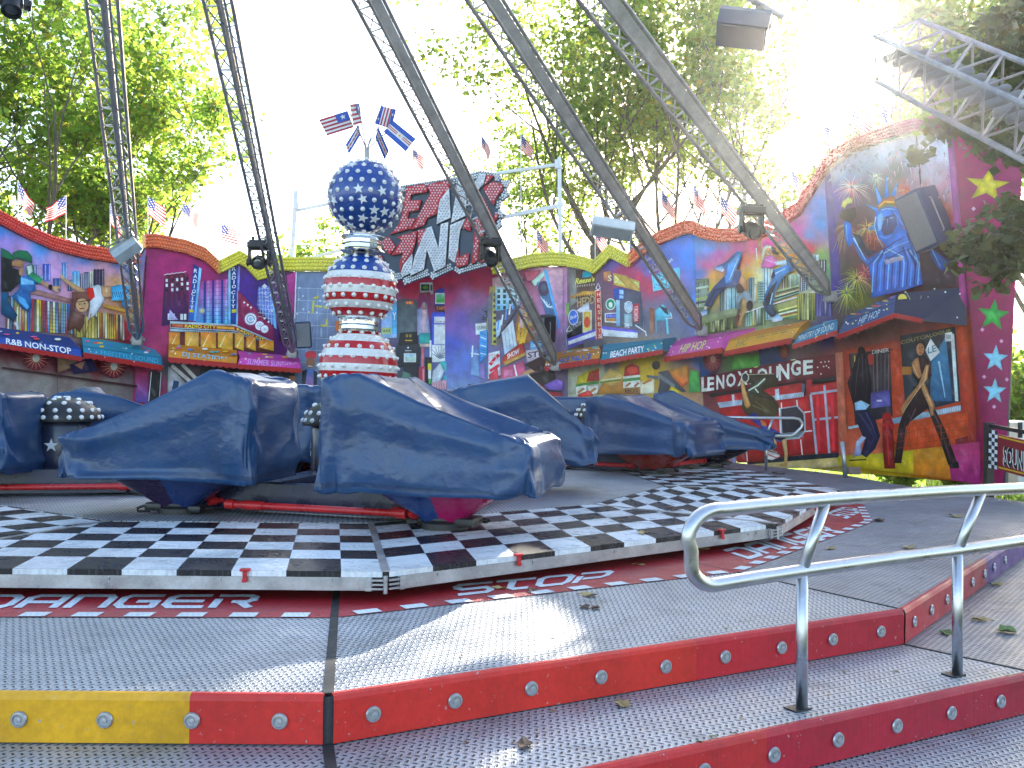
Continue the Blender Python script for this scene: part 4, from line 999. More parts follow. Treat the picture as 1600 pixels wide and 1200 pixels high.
p.poly([(700, 570), (735, 568), (733, 592), (700, 596)], '#c8b820')
p.poly([(745, 430), (1000, 700), (1005, 800), (745, 690)], '#98184a', '#781646')
for k in range(7): p.poly([(752+k*26, 440+k*28), (766+k*26, 455+k*28), (766+k*26, 500+k*28), (752+k*26, 492+k*28)], '#701838', '#b8305a')
p.dots([(790, 520), (815, 538), (838, 556), (935, 635), (965, 660)], 9, '#f0e8f0')
p.poly([(890, 410), (985, 398), (1000, 470), (1020, 620), (1022, 712), (960, 640), (880, 540)], '#5a60b8', '#6a8ad0'); p.poly([(985, 400), (1000, 470), (1022, 712), (1005, 700)], '#70b8f0')
for k in range(8): p.stroke([(890, 425+k*28), (1000, 415+k*32)], 2.5, '#c0d0f8')
for k in range(5): p.stroke([(900+k*20, 410), (905+k*20, 600+k*20)], 2.5, '#c0d0f8')
p.dots([(p.rs.uniform(895, 1000), p.rs.uniform(430, 610)) for _ in range(22)], 5, '#f8f0c0'); p.dots([(935, 405)], 20, '#e8f0ff')
for x, y, r in ((835, 640, 36), (900, 688, 26), (935, 712, 22)):
    p.disc(x, y, r*1.45, '#8ac0f0', edge='#8c2a60'); p.ring(x, y, r, 12, '#d8f0ff'); p.ring(x, y, r*.5, 9, '#d8f0ff'); p.stroke([(x+r*.5, y-6), (x+r*.5, y+12), (x+r*.9, y+8)], 7, '#d8f0ff')
p.poly([(255, 655), (720, 678), (1000, 798), (1000, 830), (720, 742), (255, 728)], '#c8dce8', '#5a90b0'); p.poly([(258, 672), (720, 690), (995, 806), (995, 818), (718, 722), (258, 700)], '#a81c24', '#7a2830')
p.text('RADIO CITY', [(360, 702), (585, 710), (585, 686), (362, 678)], '#f0c838'); p.poly([(590, 690), (718, 698), (718, 716), (590, 708)], '#d89a28'); p.poly([(270, 676), (350, 680), (350, 698), (270, 694)], '#c05a28')
p.text('RADIO CITY', [(735, 722), (960, 806), (960, 792), (735, 702)], '#f0c838'); p.stroke([(258, 708), (720, 732), (1000, 826)], 6, '#202830')
for k in range(28): p.stroke([(350+k*13, 722), (343+k*13, 742)], 3, '#181c24')
p.poly([(245, 728), (720, 742), (1000, 830), (1000, 880), (245, 845)], '#5a2418')
for x0, x1 in ((245, 325), (362, 460), (475, 585), (598, 705), (720, 785), (803, 870), (895, 1000)):
    d = max(0, x0-700)*.3; p.poly([(x0, 732+d), (x1, 738+d), (x1, 870), (x0, 845)], '#d87a28' if x0 % 2 else '#d89438', '#c09828'); p.stroke([(x0+15, 840), (x0+60, 750+d)], 9, '#f0d090', 2)
p.poly([(1090, 330), (1160, 298), (1145, 640), (1115, 560)], '#b83a84', '#6a1850'); p.poly([(1040, 500), (1100, 560), (1140, 800), (1040, 800)], '#2a1030')
p.stroke([(1162, 300), (1150, 640)], 8, '#d8d0d8')
# below
for a, c in (((265, 975), (470, 1150)), ((340, 965), (480, 1110))): p.stroke([a, c], 26, '#b8b4ae')
p.poly([(240, 980), (270, 1000), (420, 1150), (400, 1240), (235, 1240)], '#a8aab0', '#8a8c94'); p.poly([(280, 1080), (320, 1090), (300, 1180), (265, 1160)], '#1c3a60'); p.poly([(330, 1150), (370, 1150), (380, 1200), (320, 1200)], '#201a18')
p.poly([(110, 1010), (190, 1030), (175, 1240), (100, 1240)], '#16181c'); p.stroke([(120, 1020), (100, 1230)], 6, '#c8c8d0'); p.stroke([(190, 1020), (176, 1230)], 6, '#a8a8b0'); p.poly([(5, 1020), (100, 1030), (95, 1240), (0, 1240)], '#9a1850', '#50408a')
p.poly([(470, 1000), (1150, 1010), (1150, 1240), (470, 1240)], '#26262c', '#1c1c22'); p.poly([(1110, 1050), (1160, 1050), (1150, 1090), (1110, 1080)], '#8a5a40'); p.poly([(960, 1060), (1010, 1050), (1010, 1100), (970, 1110)], '#707a88')
p.disc(515, 1085, 40, '#40382c', 14); p.disc(510, 1085, 8, '#e0b040', 6)
p.done('mural', 'mural of a radio theatre front with tall vertical signs')
# ---------------- panel 2: glass front and signs behind the column
p = Paint(2)
p.bg([(475, 440, '#6c7c98'), (500, 470, '#72829c'), (540, 460, '#6a7a94'), (475, 540, '#7484a0'), (520, 560, '#6a7890'), (480, 620, '#3a4a6a'), (560, 440, '#7a6a80'), (600, 440, '#b82048'), (650, 440, '#c01c3e'), (690, 440, '#b81c40'), (640, 455, '#b01a44'), (600, 480, '#4a5890'), (630, 500, '#505868'), (660, 480, '#8a2058'), (680, 520, '#3a3a90'), (625, 560, '#3c4250'), (670, 560, '#5a6090'), (640, 610, '#3a3a44'), (680, 620, '#606070'), (560, 620, '#30384a')], seed=3, warp=8)
p.zoom(6, 440, 440)
for k in range(7): p.stroke([(130, 60+k*115), (560, 70+k*118)], 3, '#b8c6cc')
for k in range(5): p.stroke([(160+k*90, 60), (140+k*95, 700)], 3, '#a8b6c0')
p.dots([(168, 58), (160, 165), (145, 303), (200, 135), (205, 258), (255, 285), (330, 290), (400, 190), (360, 180), (440, 250)], 9, '#eef4ff')
for q in ([(300, 160), (350, 140)], [(300, 180), (290, 300)], [(315, 230), (380, 235)], [(395, 240), (435, 245)], [(425, 350), (420, 420)], [(365, 410), (410, 415)]): p.stroke(q, 20, '#b8b050')
p.rect(365, 430, 380, 520, '#98a4b4'); p.poly([(540, 300), (575, 300), (560, 480), (530, 480)], '#d0a030'); p.rect(505, 370, 540, 470, '#c06030')
p.disc(275, 690, 55, '#d03848', 40); p.disc(272, 760, 42, '#8a5a40', 50); p.stroke([(250, 790), (290, 795)], 7, '#f0e8e0'); p.poly([(235, 820), (310, 820), (300, 980), (215, 980)], '#3a70b0', '#8a5a90'); p.poly([(195, 840), (240, 820), (220, 980), (190, 980)], '#181c30'); p.poly([(300, 830), (335, 850), (330, 980), (300, 980)], '#1a2036')
p.zoom(5, 600, 400)
p.rect(-20, 360, 100, 640, '#7a98c8', '#8aa8c8'); p.rect(60, 380, 100, 610, '#3a9adc', '#60b0e8'); p.rect(-20, 560, 55, 610, '#a8b878')
for k in range(5): p.rect(-10+k*12, 575, -4+k*12, 595, '#303830')
p.text('Y', [(66, 500), (96, 500), (96, 440), (66, 440)], '#e8f4ff')
p.poly([(105, 350), (160, 335), (262, 345), (250, 660), (100, 650)], '#4a545c', '#5a6468'); p.poly([(165, 352), (230, 352), (230, 378), (165, 378)], '#d85030'); p.text('10', [(178, 374), (214, 374), (214, 358), (178, 358)], '#f0d060')
p.poly([(125, 600), (265, 590), (265, 690), (110, 700)], '#1c1e20'); p.text('O O', [(170, 635), (215, 635), (215, 612), (170, 612)], '#d0a838'); p.stroke([(165, 660), (220, 660)], 9, '#c89a30')
p.poly([(100, 700), (290, 690), (280, 860), (100, 870)], '#30343a', '#202226'); p.dots([(188, 716)], 9, '#e8e8e8'); p.stroke([(165, 740), (215, 740)], 5, '#b8b8b8')
p.rect(155, 760, 250, 830, '#e0e6ea'); p.rect(165, 768, 240, 820, '#a8c8d8', '#b8d0b0'); p.rect(150, 850, 270, 1000, '#241f2a')
for k in range(8): p.stroke([(160+k*14, 860), (160+k*14, 1000)], 3, '#403848')
p.poly([(280, 210), (380, 205), (385, 300), (280, 300)], '#c8c4bc', '#989490'); p.rect(290, 222, 355, 272, '#181c18'); p.disc(322, 246, 22, '#508020', 14); p.rect(362, 225, 378, 270, '#403c3c')
p.poly([(278, 290), (360, 280), (365, 390), (270, 390)], '#8a1840', '#6a2060')
p.poly([(255, 420), (300, 400), (340, 410), (360, 600), (260, 620)], '#7a80b0', '#a0a0b8'); p.disc(315, 395, 24, '#8a6a70', 34); p.stroke([(312, 360), (312, 400)], 8, '#b09090'); p.poly([(295, 420), (335, 420), (320, 600), (300, 600)], '#c8a0a8')
p.poly([(275, 605), (360, 600), (360, 680), (275, 685)], '#1f8a88', '#2a9a90'); p.rect(280, 685, 360, 710, '#c0a898')
p.poly([(395, 275), (440, 250), (530, 260), (550, 390), (540, 430), (390, 400)], '#2a38a8', '#202a80'); p.rect(400, 290, 480, 375, '#d0d8d0'); p.rect(408, 300, 472, 345, '#70c0a0', '#48a850'); p.rect(408, 345, 472, 365, '#30a038')
p.poly([(395, 385), (490, 390), (480, 440), (400, 430)], '#281c28'); p.text('TAPS', [(405, 425), (480, 425), (480, 395), (405, 395)], '#d87040')
p.poly([(370, 440), (500, 440), (500, 700), (375, 700)], '#3a48b8', '#4a5ac0'); p.rect(392, 475, 488, 525, '#e8e8ec'); p.text('EDGE', [(398, 500), (482, 500), (482, 482), (398, 482)], '#b8b8c8'); p.text('COOK NE', [(398, 520), (482, 520), (482, 506), (398, 506)], '#404048')
p.rect(390, 535, 492, 690, '#e6e2e4', '#d8d8dc'); p.rect(375, 695, 500, 830, '#d8dade', '#e8eaee')
for k in range(9): a = -2.6+k*.3; p.stroke([(435, 800), (435+95*math.cos(a), 800+100*math.sin(a))], 10, '#707884', 2)
p.rect(500, 640, 610, 880, '#5a5e68', '#60708a'); p.rect(510, 650, 556, 805, '#e8ecea'); p.rect(518, 740, 542, 800, '#d8e060')
for k in range(6): p.stroke([(565, 670+k*20), (585, 672+k*20)], 6, '#202228' if k % 2 else '#c8d0d0')
p.poly([(290, 715), (315, 715), (310, 900), (290, 900)], '#c86a78'); p.poly([(270, 870), (330, 860), (335, 1040), (270, 1030)], '#a83848', '#7a3020'); p.rect(300, 880, 315, 1000, '#d87a90'); p.poly([(320, 790), (372, 795), (370, 1040), (322, 1040)], '#202020'); p.rect(342, 840, 370, 890, '#d8c838'); p.rect(345, 890, 368, 960, '#e0e0dc'); p.rect(348, 960, 366, 1000, '#48a058'); p.rect(355, 660, 370, 790, '#e0ecf0')
p.poly([(150, 900), (200, 920), (240, 1010), (120, 1000)], '#5a7a68', '#3a5a4a')
p.poly([(380, 900), (440, 830), (470, 900), (430, 1000), (370, 1000)], '#c8ccd0', '#a8b0b8'); p.poly([(430, 825), (480, 820), (600, 860), (720, 910), (810, 965), (700, 1010), (640, 990), (560, 950), (470, 900)], '#3ab8b4', '#2a9a9c'); p.poly([(455, 950), (500, 910), (600, 990), (640, 1040), (540, 1010), (470, 965)], '#38b0ac', '#1f8a90')
p.stroke([(480, 850), (640, 920), (780, 970)], 6, '#80dcd8'); p.poly([(598, 1005), (612, 950), (640, 940), (648, 1000), (620, 1010)], '#c88a50'); p.poly([(370, 990), (480, 965), (580, 1020), (560, 1045), (370, 1045)], '#c89aa4')
for k in range(14): p.stroke([(385+k*13, 995), (380+k*13, 1045)], 4, '#8a4050')
p.done('mural', 'mural of city signs behind the sphere column')
# ---------------- panel 3: avenue of theatre signs
p = Paint(3)
p.bg([(700, 440, '#b81c40'), (740, 435, '#b01c42'), (770, 440, '#a01a44'), (700, 460, '#a83068'), (735, 465, '#a05a90'), (720, 500, '#6a50a0'), (735, 520, '#8060a8'), (705, 540, '#4450a8'), (725, 560, '#5a70b8'), (745, 500, '#5a5a80'), (760, 480, '#5c5c78'), (750, 560, '#5a6a98'), (790, 440, '#a03050'), (820, 430, '#88304a'), (850, 430, '#c890a0'), (880, 430, '#c080a0'), (870, 480, '#b87aa8'), (880, 560, '#6a5a7a'), (850, 600, '#5a4a60'), (790, 600, '#7a6a80'), (720, 620, '#7088b0'), (780, 520, '#6a5a58'), (840, 660, '#403040'), (740, 680, '#304060')], seed=4, warp=8)
p.zoom(5, 600, 400)
p.poly([(845, 175), (920, 155), (1080, 160), (1080, 260), (850, 290)], '#c8a09a', '#b8909a')
for r in range(2):
    for k in range(5): p.rect(930+k*38, 180+r*35, 952+k*38, 196+r*40, '#40343a')
p.poly([(825, 240), (870, 235), (880, 700), (840, 690), (800, 560)], '#b09a48', '#c8c040'); p.poly([(808, 330), (850, 260), (845, 690), (815, 640)], '#7a7078', '#6a6a80')
for k in range(9): p.rect(855, 290+k*46, 876, 312+k*46, '#3a3438')
p.poly([(868, 240), (1060, 235), (1065, 420), (950, 440), (870, 425)], '#c8d8e0', '#6ab0e0')
for r in range(4):
    for k in range(4): p.rect(886+k*45, 260+r*43, 908+k*45, 288+r*43, '#2c3a40' if (r+k) % 3 else '#387048')
p.poly([(880, 430), (1070, 400), (1060, 520), (880, 540)], '#5a5060'); p.dots([(785+p.rs.uniform(-15, 25), p.rs.uniform(400, 520)) for _ in range(20)], 6, '#20242c')
p.poly([(715, 530), (800, 520), (805, 610), (718, 615)], '#d8e0e8', '#c8dce8'); p.text('QUEEN', [(730, 580), (800, 578), (800, 545), (730, 548)], '#3a3a44'); p.poly([(750, 590), (805, 575), (808, 780), (745, 840)], '#50a0dc', '#2a80c8')
for k in range(7): p.stroke([(755, 600+k*32), (800, 620+k*30)], 8, '#c8e4f4' if k % 2 else '#3a70b0')
p.poly([(685, 740), (740, 720), (745, 940), (680, 930)], '#5a7ab0', '#7a98c0'); p.stroke([(695, 700), (690, 790)], 12, '#e8f0f4'); p.stroke([(680, 760), (745, 770)], 9, '#e0e8f0'); p.poly([(745, 840), (790, 830), (790, 960), (745, 950)], '#6a5a90', '#8a7ab0')
p.poly([(1050, 400), (1160, 330), (1260, 560), (1230, 660), (1020, 700), (1040, 480)], '#a8643c', '#c0743a')
for k in range(12): p.stroke([(1060, 400+k*8), (1160+k*4, 320+k*18)], 4, '#5a4a6a' if k % 2 else '#c8a8b8')
for k in range(10): p.stroke([(1060, 560+k*14), (1240, 530+k*14)], 3, '#8a4a28')
for q in ([(1068, 690), (1090, 580), (1075, 410)], [(1090, 680), (1120, 560), (1110, 440)], [(1110, 600), (1150, 520), (1150, 445)], [(1050, 660), (1060, 520)]): p.stroke(q, 22, '#e0a828', 14)
p.stroke([(1040, 600), (1120, 560)], 14, '#d09020'); p.poly([(1060, 420), (1080, 380), (1085, 560), (1066, 560)], '#c8a0a8')
p.poly([(875, 520), (930, 490), (905, 620), (880, 640)], '#d0dce8', '#9ac0e0')
for k in range(6): p.stroke([(890+k*30, 580-k*40), (900+k*30, 500-k*40)], 13, '#f0f0f8' if k % 2 else '#5a90d0')
p.poly([(895, 630), (1060, 380), (1064, 400), (900, 650)], '#3a3048')
p.poly([(920, 600), (1010, 500), (1040, 700), (945, 770)], '#d8e4f0', '#b8cce4')
for k in range(3): p.stroke([(945+k*24, 590-k*26), (966+k*26, 755-k*16)], 4, '#8a9ab8')
p.poly([(1040, 700), (1090, 680), (1105, 760), (960, 850), (925, 840), (930, 790)], '#a8281c', '#c84a24'); p.text('SHOW', [(965, 810), (1060, 760), (1060, 720), (965, 765)], '#f4f0e8'); p.poly([(935, 830), (1110, 750), (1115, 775), (950, 855)], '#c09040')
p.poly([(1140, 665), (1240, 655), (1240, 715), (1145, 735)], '#2a7ab8', '#60a0c8'); p.text('ChatAmu', [(1150, 715), (1232, 700), (1232, 675), (1150, 685)], '#c8e4f0')
p.poly([(1110, 740), (1240, 720), (1250, 800), (1120, 830)], '#c8b8bc', '#b0a0a8'); p.text('STE', [(1125, 800), (1245, 780), (1245, 735), (1125, 755)], '#28181c')
p.poly([(820, 760), (905, 740), (915, 930), (815, 960)], '#d8dce4', '#c8c0c8'); p.stroke([(830, 850), (900, 770)], 26, '#c01c30'); p.stroke([(830, 900), (905, 850)], 22, '#c82438'); p.poly([(820, 930), (890, 870), (900, 960), (830, 970)], '#d04050'); p.ring(850, 800, 30, 8, '#e8a0a8')
p.poly([(910, 880), (1090, 820), (1110, 900), (1060, 950), (920, 970)], '#c04a70', '#d0587a'); p.rect(940, 890, 1010, 940, '#d87898'); p.stroke([(1020, 850), (1040, 940)], 12, '#e8e0e4')
p.poly([(1240, 110), (1400, 100), (1400, 620), (1330, 520)], '#d8a0a8', '#a070a8'); p.poly([(1155, 200), (1250, 120), (1260, 150), (1180, 240)], '#b8e0c0')
p.poly([(1195, 210), (1265, 195), (1350, 480), (1270, 480)], '#5a80a8', '#405a80'); p.disc(1250, 255, 45, '#703048', 60, edge='#3a3a58'); p.disc(1250, 250, 20, '#4a5868', 28)
for k in range(6): p.stroke([(1280, 400), (1225+k*24, 320+k*18)], 6, '#c8dce8')
p.poly([(1250, 110), (1275, 108), (1380, 560), (1365, 575)], '#60b0e8', '#4a98dc'); p.poly([(1100, 130), (1230, 110), (1170, 190), (1120, 200)], '#b03048', '#c86070')
p.poly([(1055, 945), (1100, 900), (1200, 865), (1255, 845), (1255, 885), (1150, 915), (1110, 945)], '#d0a070', '#b88458'); p.poly([(1100, 850), (1270, 760), (1300, 900), (1180, 900)], '#381c1c'); p.poly([(1130, 930), (1320, 880), (1340, 960), (1240, 1020), (1140, 1010)], '#281816'); p.disc(1208, 872, 14, '#1c1a20', 18)
p.poly([(1130, 1010), (1210, 990), (1290, 1060), (1240, 1100), (1160, 1060)], '#a01c28', '#c83040'); p.stroke([(1150, 1020), (1230, 1080)], 10, '#e8e0e0'); p.poly([(1250, 1010), (1350, 960), (1400, 980), (1400, 1050), (1290, 1050)], '#8a60c0', '#6a48a0'); p.poly([(1215, 1090), (1300, 1060), (1390, 1070), (1390, 1200), (1260, 1200)], '#a81c2c', '#701420'); p.stroke([(1190, 1090), (1260, 1050), (1390, 1060)], 14, '#181418')
p.poly([(1040, 960), (1120, 950), (1130, 1010), (1080, 1000)], '#c8d0d4'); p.rect(660, 1000, 830, 1060, '#3a4a6a')
p.done('mural', 'mural of an avenue of bright theatre signs')
# ---------------- panel 4: sweets and diner signs
p = Paint(4)
p.bg([(893, 430, '#7a6a70'), (910, 440, '#6a4850'), (940, 430, '#6a4a58'), (955, 410, '#5a4890'), (975, 425, '#b02a58'), (1000, 430, '#c02a50'), (1020, 440, '#c02848'), (1010, 415, '#5a60a8'), (1040, 400, '#4a6ab8'), (1060, 385, '#3c6cc4'), (1078, 400, '#2f7ad0'), (1085, 480, '#2f78cc'), (1095, 560, '#2a6cc0'), (1060, 480, '#5a607c'), (1040, 500, '#646a80'), (1000, 500, '#5c5c70'), (1060, 540, '#606878'), (940, 500, '#6a5a58'), (900, 520, '#5a5450'), (920, 540, '#1c1a20'), (950, 570, '#6a6a88'),
      (900, 600, '#a8a890'), (940, 590, '#b8b488'), (980, 580, '#c0a030'), (1010, 570, '#c8a818'), (1030, 590, '#c09830'), (1060, 600, '#b88a50'), (1080, 590, '#98602c'), (900, 680, '#606050'), (1040, 680, '#705040')], seed=5, warp=7)
p.zoom(4.615, 850, 380)
p.poly([(185, 195), (370, 190), (375, 420), (190, 460)], '#4a2a24', '#6a4a3a'); p.poly([(185, 195), (230, 190), (240, 420), (190, 460)], '#7a706a', '#8a8a80'); p.poly([(280, 205), (340, 195), (345, 240), (275, 250)], '#1f9ab0')
p.text("Reese's", [(222, 300), (362, 275), (372, 240), (235, 250)], '#f0d050', .03)
for k in range(9): p.stroke([(225+k*17, 320-k*2), (228+k*17, 305-k*2)], 8, '#a89888')
p.poly([(190, 385), (280, 345), (400, 345), (400, 385), (280, 380), (200, 400)], '#d09a38', '#b87a28')
for k in range(9): p.stroke([(232+k*17, 410-k*2), (235+k*17, 380-k*2)], 6, '#201814')
p.text('HEDDY', [(240, 460), (400, 425), (400, 370), (240, 400)], '#b89868')
p.poly([(155, 440), (185, 425), (180, 520), (155, 530)], '#60a848', '#90b060'); p.poly([(325, 420), (330, 490), (260, 500), (235, 485)], '#a8a4b0', '#d8d0d4')
p.disc(213, 535, 32, '#3a6ac8', 52); p.ring(213, 535, 34, 6, '#f0f4f8', 54); p.text('Bob', [(190, 555), (236, 535), (240, 510), (193, 525)], '#e8f0ff'); p.text('TOY', [(205, 610), (270, 590), (270, 560), (210, 575)], '#b8c8d0', .0)
p.stroke([(160, 640), (205, 630), (185, 595), (160, 640)], 5, '#e0e8ec'); p.poly([(165, 660), (280, 580), (290, 640), (290, 700), (180, 740)], '#0e0c10')
p.poly([(280, 490), (345, 482), (345, 640), (280, 645)], '#e8e0c8'); p.poly([(287, 498), (338, 492), (338, 630), (287, 635)], '#e0a020', '#d8c060'); p.disc(312, 570, 22, '#d04020', 40)
p.poly([(430, 210), (480, 200), (490, 290), (430, 270)], '#d08a38', '#a03a50'); p.text('S', [(462, 275), (490, 272), (490, 230), (462, 232)], '#f8e0b0'); p.poly([(500, 215), (690, 275), (690, 345), (505, 300)], '#c8a838', '#d8b840')
p.text('DUNE LIGGS', [(510, 285), (685, 330), (685, 285), (512, 235)], '#f8f0a0'); p.poly([(505, 215), (600, 235), (690, 330), (700, 360), (600, 320)], '#c89a40')
p.poly([(500, 330), (545, 318), (700, 350), (720, 600), (545, 600), (510, 400)], '#4a4a60', '#5a6070'); p.poly([(500, 330), (580, 322), (580, 410), (505, 400)], '#2a4a9a'); p.poly([(545, 335), (575, 340), (575, 370), (545, 368)], '#a0c0f0'); p.poly([(545, 375), (575, 378), (575, 400), (545, 398)], '#a0c0f0')
p.disc(482, 440, 36, '#d8ece0', 42); p.disc(482, 440, 30, '#1a8a5a', 36); p.disc(482, 445, 14, '#e0f0e4', 20); p.poly([(440, 505), (540, 500), (540, 575), (440, 570)], '#e0e8f4'); p.poly([(448, 512), (532, 508), (532, 540), (448, 540)], '#4838a8'); p.poly([(448, 542), (532, 542), (532, 566), (448, 562)], '#b87a30'); p.text('BURRUDD', [(455, 535), (528, 533), (528, 515), (455, 517)], '#8aa0f0')
p.poly([(520, 410), (548, 412), (552, 600), (525, 600)], '#a8d0f0', '#70b0e8'); p.poly([(580, 430), (635, 420), (640, 470), (615, 505), (585, 470)], '#9ab8d0', '#c8d8e4'); p.ring(612, 460, 28, 5, '#e8f0f8', 40); p.poly([(640, 440), (690, 435), (690, 570), (640, 575)], '#b82838', '#982038'); p.text('MEMORY', [(648, 565), (650, 450), (682, 450), (682, 560)], '#e8b0b0')
p.poly([(580, 510), (640, 505), (640, 600), (585, 600)], '#7a98a0', '#a8c0c0'); p.stroke([(660, 590), (735, 640), (740, 670)], 9, '#e8ecf0'); p.text('THE', [(580, 610), (618, 612), (618, 580), (580, 578)], '#e0e8f0')
p.poly([(765, 465), (800, 475), (795, 640), (765, 655)], '#8a4a30', '#a06a50'); p.poly([(800, 490), (860, 440), (930, 520), (870, 560), (805, 560)], '#60c0d0', '#48a8c0'); p.poly([(830, 450), (890, 470), (900, 520), (870, 500)], '#202830'); p.stroke([(888, 540), (895, 655)], 14, '#58c8d8'); p.stroke([(810, 555), (812, 640)], 8, '#58b0c0'); p.stroke([(915, 500), (925, 540), (880, 545)], 7, '#e0f4f8')
p.poly([(778, 230), (980, 170), (985, 305), (790, 350)], '#48b8ec', '#70ccf4'); p.poly([(870, 210), (900, 205), (950, 310), (920, 320)], '#60a860'); p.dots([(800, 320), (830, 305), (812, 300)], 6, '#2a6ac0')
for k in range(6): p.stroke([(870+k*10, 150-k*8), (880+k*10, 170-k*9)], 7, '#c8e0f0'); p.stroke([(760+k*14, 190-k*14), (768+k*14, 215-k*14)], 3, '#c0d8f0')
for k in range(5): p.stroke([(720+k*45, 560), (720+k*48, 660)], 2, '#8088a0')
p.poly([(430, 600), (680, 640), (680, 685), (430, 670)], '#f0f0fa', '#dcdcf0'); p.poly([(430, 598), (680, 632), (680, 646), (430, 622)], '#6a5ac8'); p.poly([(175, 690), (430, 600), (430, 650), (180, 740)], '#e8e8f8'); p.poly([(172, 690), (430, 598), (430, 615), (178, 708)], '#5a4ac0'); p.poly([(178, 735), (430, 650), (430, 672), (178, 760)], '#4a40a0')
p.poly([(370, 340), (415, 335), (425, 730), (378, 732)], '#e0a898'); p.poly([(376, 348), (410, 344), (419, 724), (384, 726)], '#c02a24', '#b03028'); p.stroke([(395, 340), (378, 325), (395, 290), (410, 325), (395, 335)], 6, '#e8e4e0')
for k, ch in enumerate("HERSHEYS"): p.text(ch, [(386+k*1.5, 385+k*43), (408+k*1.5, 384+k*43), (408+k*1.5, 356+k*43), (386+k*1.5, 357+k*43)], '#f0b8a0')
p.poly([(290, 700), (430, 690), (430, 750), (290, 760)], '#4a4858'); p.stroke([(50, 0), (170, 740)], 6, '#8a98a8')
# diner food wall
p.poly([(180, 880), (440, 830), (440, 1090), (180, 1090)], '#b0b09a', '#8a8a78')
p.poly([(235, 1020), (250, 960), (320, 920), (400, 900), (400, 1000), (310, 1015)], '#c8b818', '#b0a010'); p.poly([(310, 1000), (330, 930), (400, 905), (405, 990)], '#b02418', '#982018'); p.poly([(235, 1018), (400, 990), (400, 1012), (235, 1036)], '#3a7a30')
for x in (235, 320): p.poly([(x, 1036), (x+75, 1022), (x+75, 1085), (x, 1092)], '#d8d4c8'); p.poly([(x+8, 1075), (x+50, 1040), (x+66, 1050), (x+20, 1085)], '#b07838')
p.poly([(380, 1090), (430, 1000), (480, 960), (580, 960), (590, 1090)], '#c08030', '#a06a20'); p.poly([(405, 1000), (480, 900), (590, 960), (500, 1030)], '#d8b868', '#c8a050'); p.stroke([(410, 1005), (560, 985)], 10, '#4a7a30'); p.stroke([(415, 990), (560, 970)], 8, '#e8e0c0')
p.poly([(578, 960), (590, 890), (640, 865), (690, 890), (695, 950)], '#a81c20', '#c02820'); p.disc(640, 915, 40, '#d84838', 22); p.poly([(575, 962), (698, 948), (698, 965), (575, 980)], '#e0e0d0'); p.poly([(575, 980), (698, 965), (698, 985), (575, 1000)], '#3a8a3a'); p.poly([(575, 1000), (698, 985), (698, 1035), (575, 1045)], '#e0dccc')
for x in (590, 650): p.poly([(x, 1030), (x+32, 1000), (x+44, 1012), (x+12, 1038)], '#b06a30')
p.poly([(700, 950), (800, 900), (800, 1000), (700, 1010)], '#d8b010', '#c8a028'); p.poly([(700, 1000), (800, 985), (800, 1080), (700, 1085)], '#d8ccb0'); p.poly([(710, 1010), (770, 975), (785, 990), (725, 1020)], '#b87838'); p.poly([(580, 1045), (700, 1035), (700, 1090), (580, 1090)], '#a87840', '#805028'); p.text('HOT', [(590, 1080), (690, 1076), (690, 1048), (590, 1050)], '#3a2418')
p.disc(812, 880, 30, '#181210', 32); p.poly([(830, 930), (900, 915), (960, 990), (1030, 1070), (1000, 1075), (920, 1020), (890, 1090), (820, 1100), (840, 1000)], '#4a4c58', '#303440'); p.poly([(745, 950), (830, 960), (830, 985), (750, 970)], '#585c68')
for k in range(14): p.stroke([(840+k*8, 940+k*6), (830+k*9, 970+k*6)], 4, '#9aa0a8')
p.poly([(900, 920), (1040, 880), (1050, 1000), (1000, 1040), (940, 980)], '#d09030', '#c84a20'); p.poly([(905, 1080), (925, 1030), (1000, 1080)], '#d8c010'); p.poly([(1050, 960), (1062, 915), (1118, 920), (1135, 1070), (1050, 1080)], '#48a848', '#2f9040')
p.poly([(1130, 870), (1200, 860), (1200, 960), (1130, 970)], '#1f4a80'); p.poly([(250, 1090), (330, 1060), (360, 1092), (360, 1100), (250, 1110)], '#c03028')
p.done('mural', 'mural of sweet shop and diner signs above fast food')
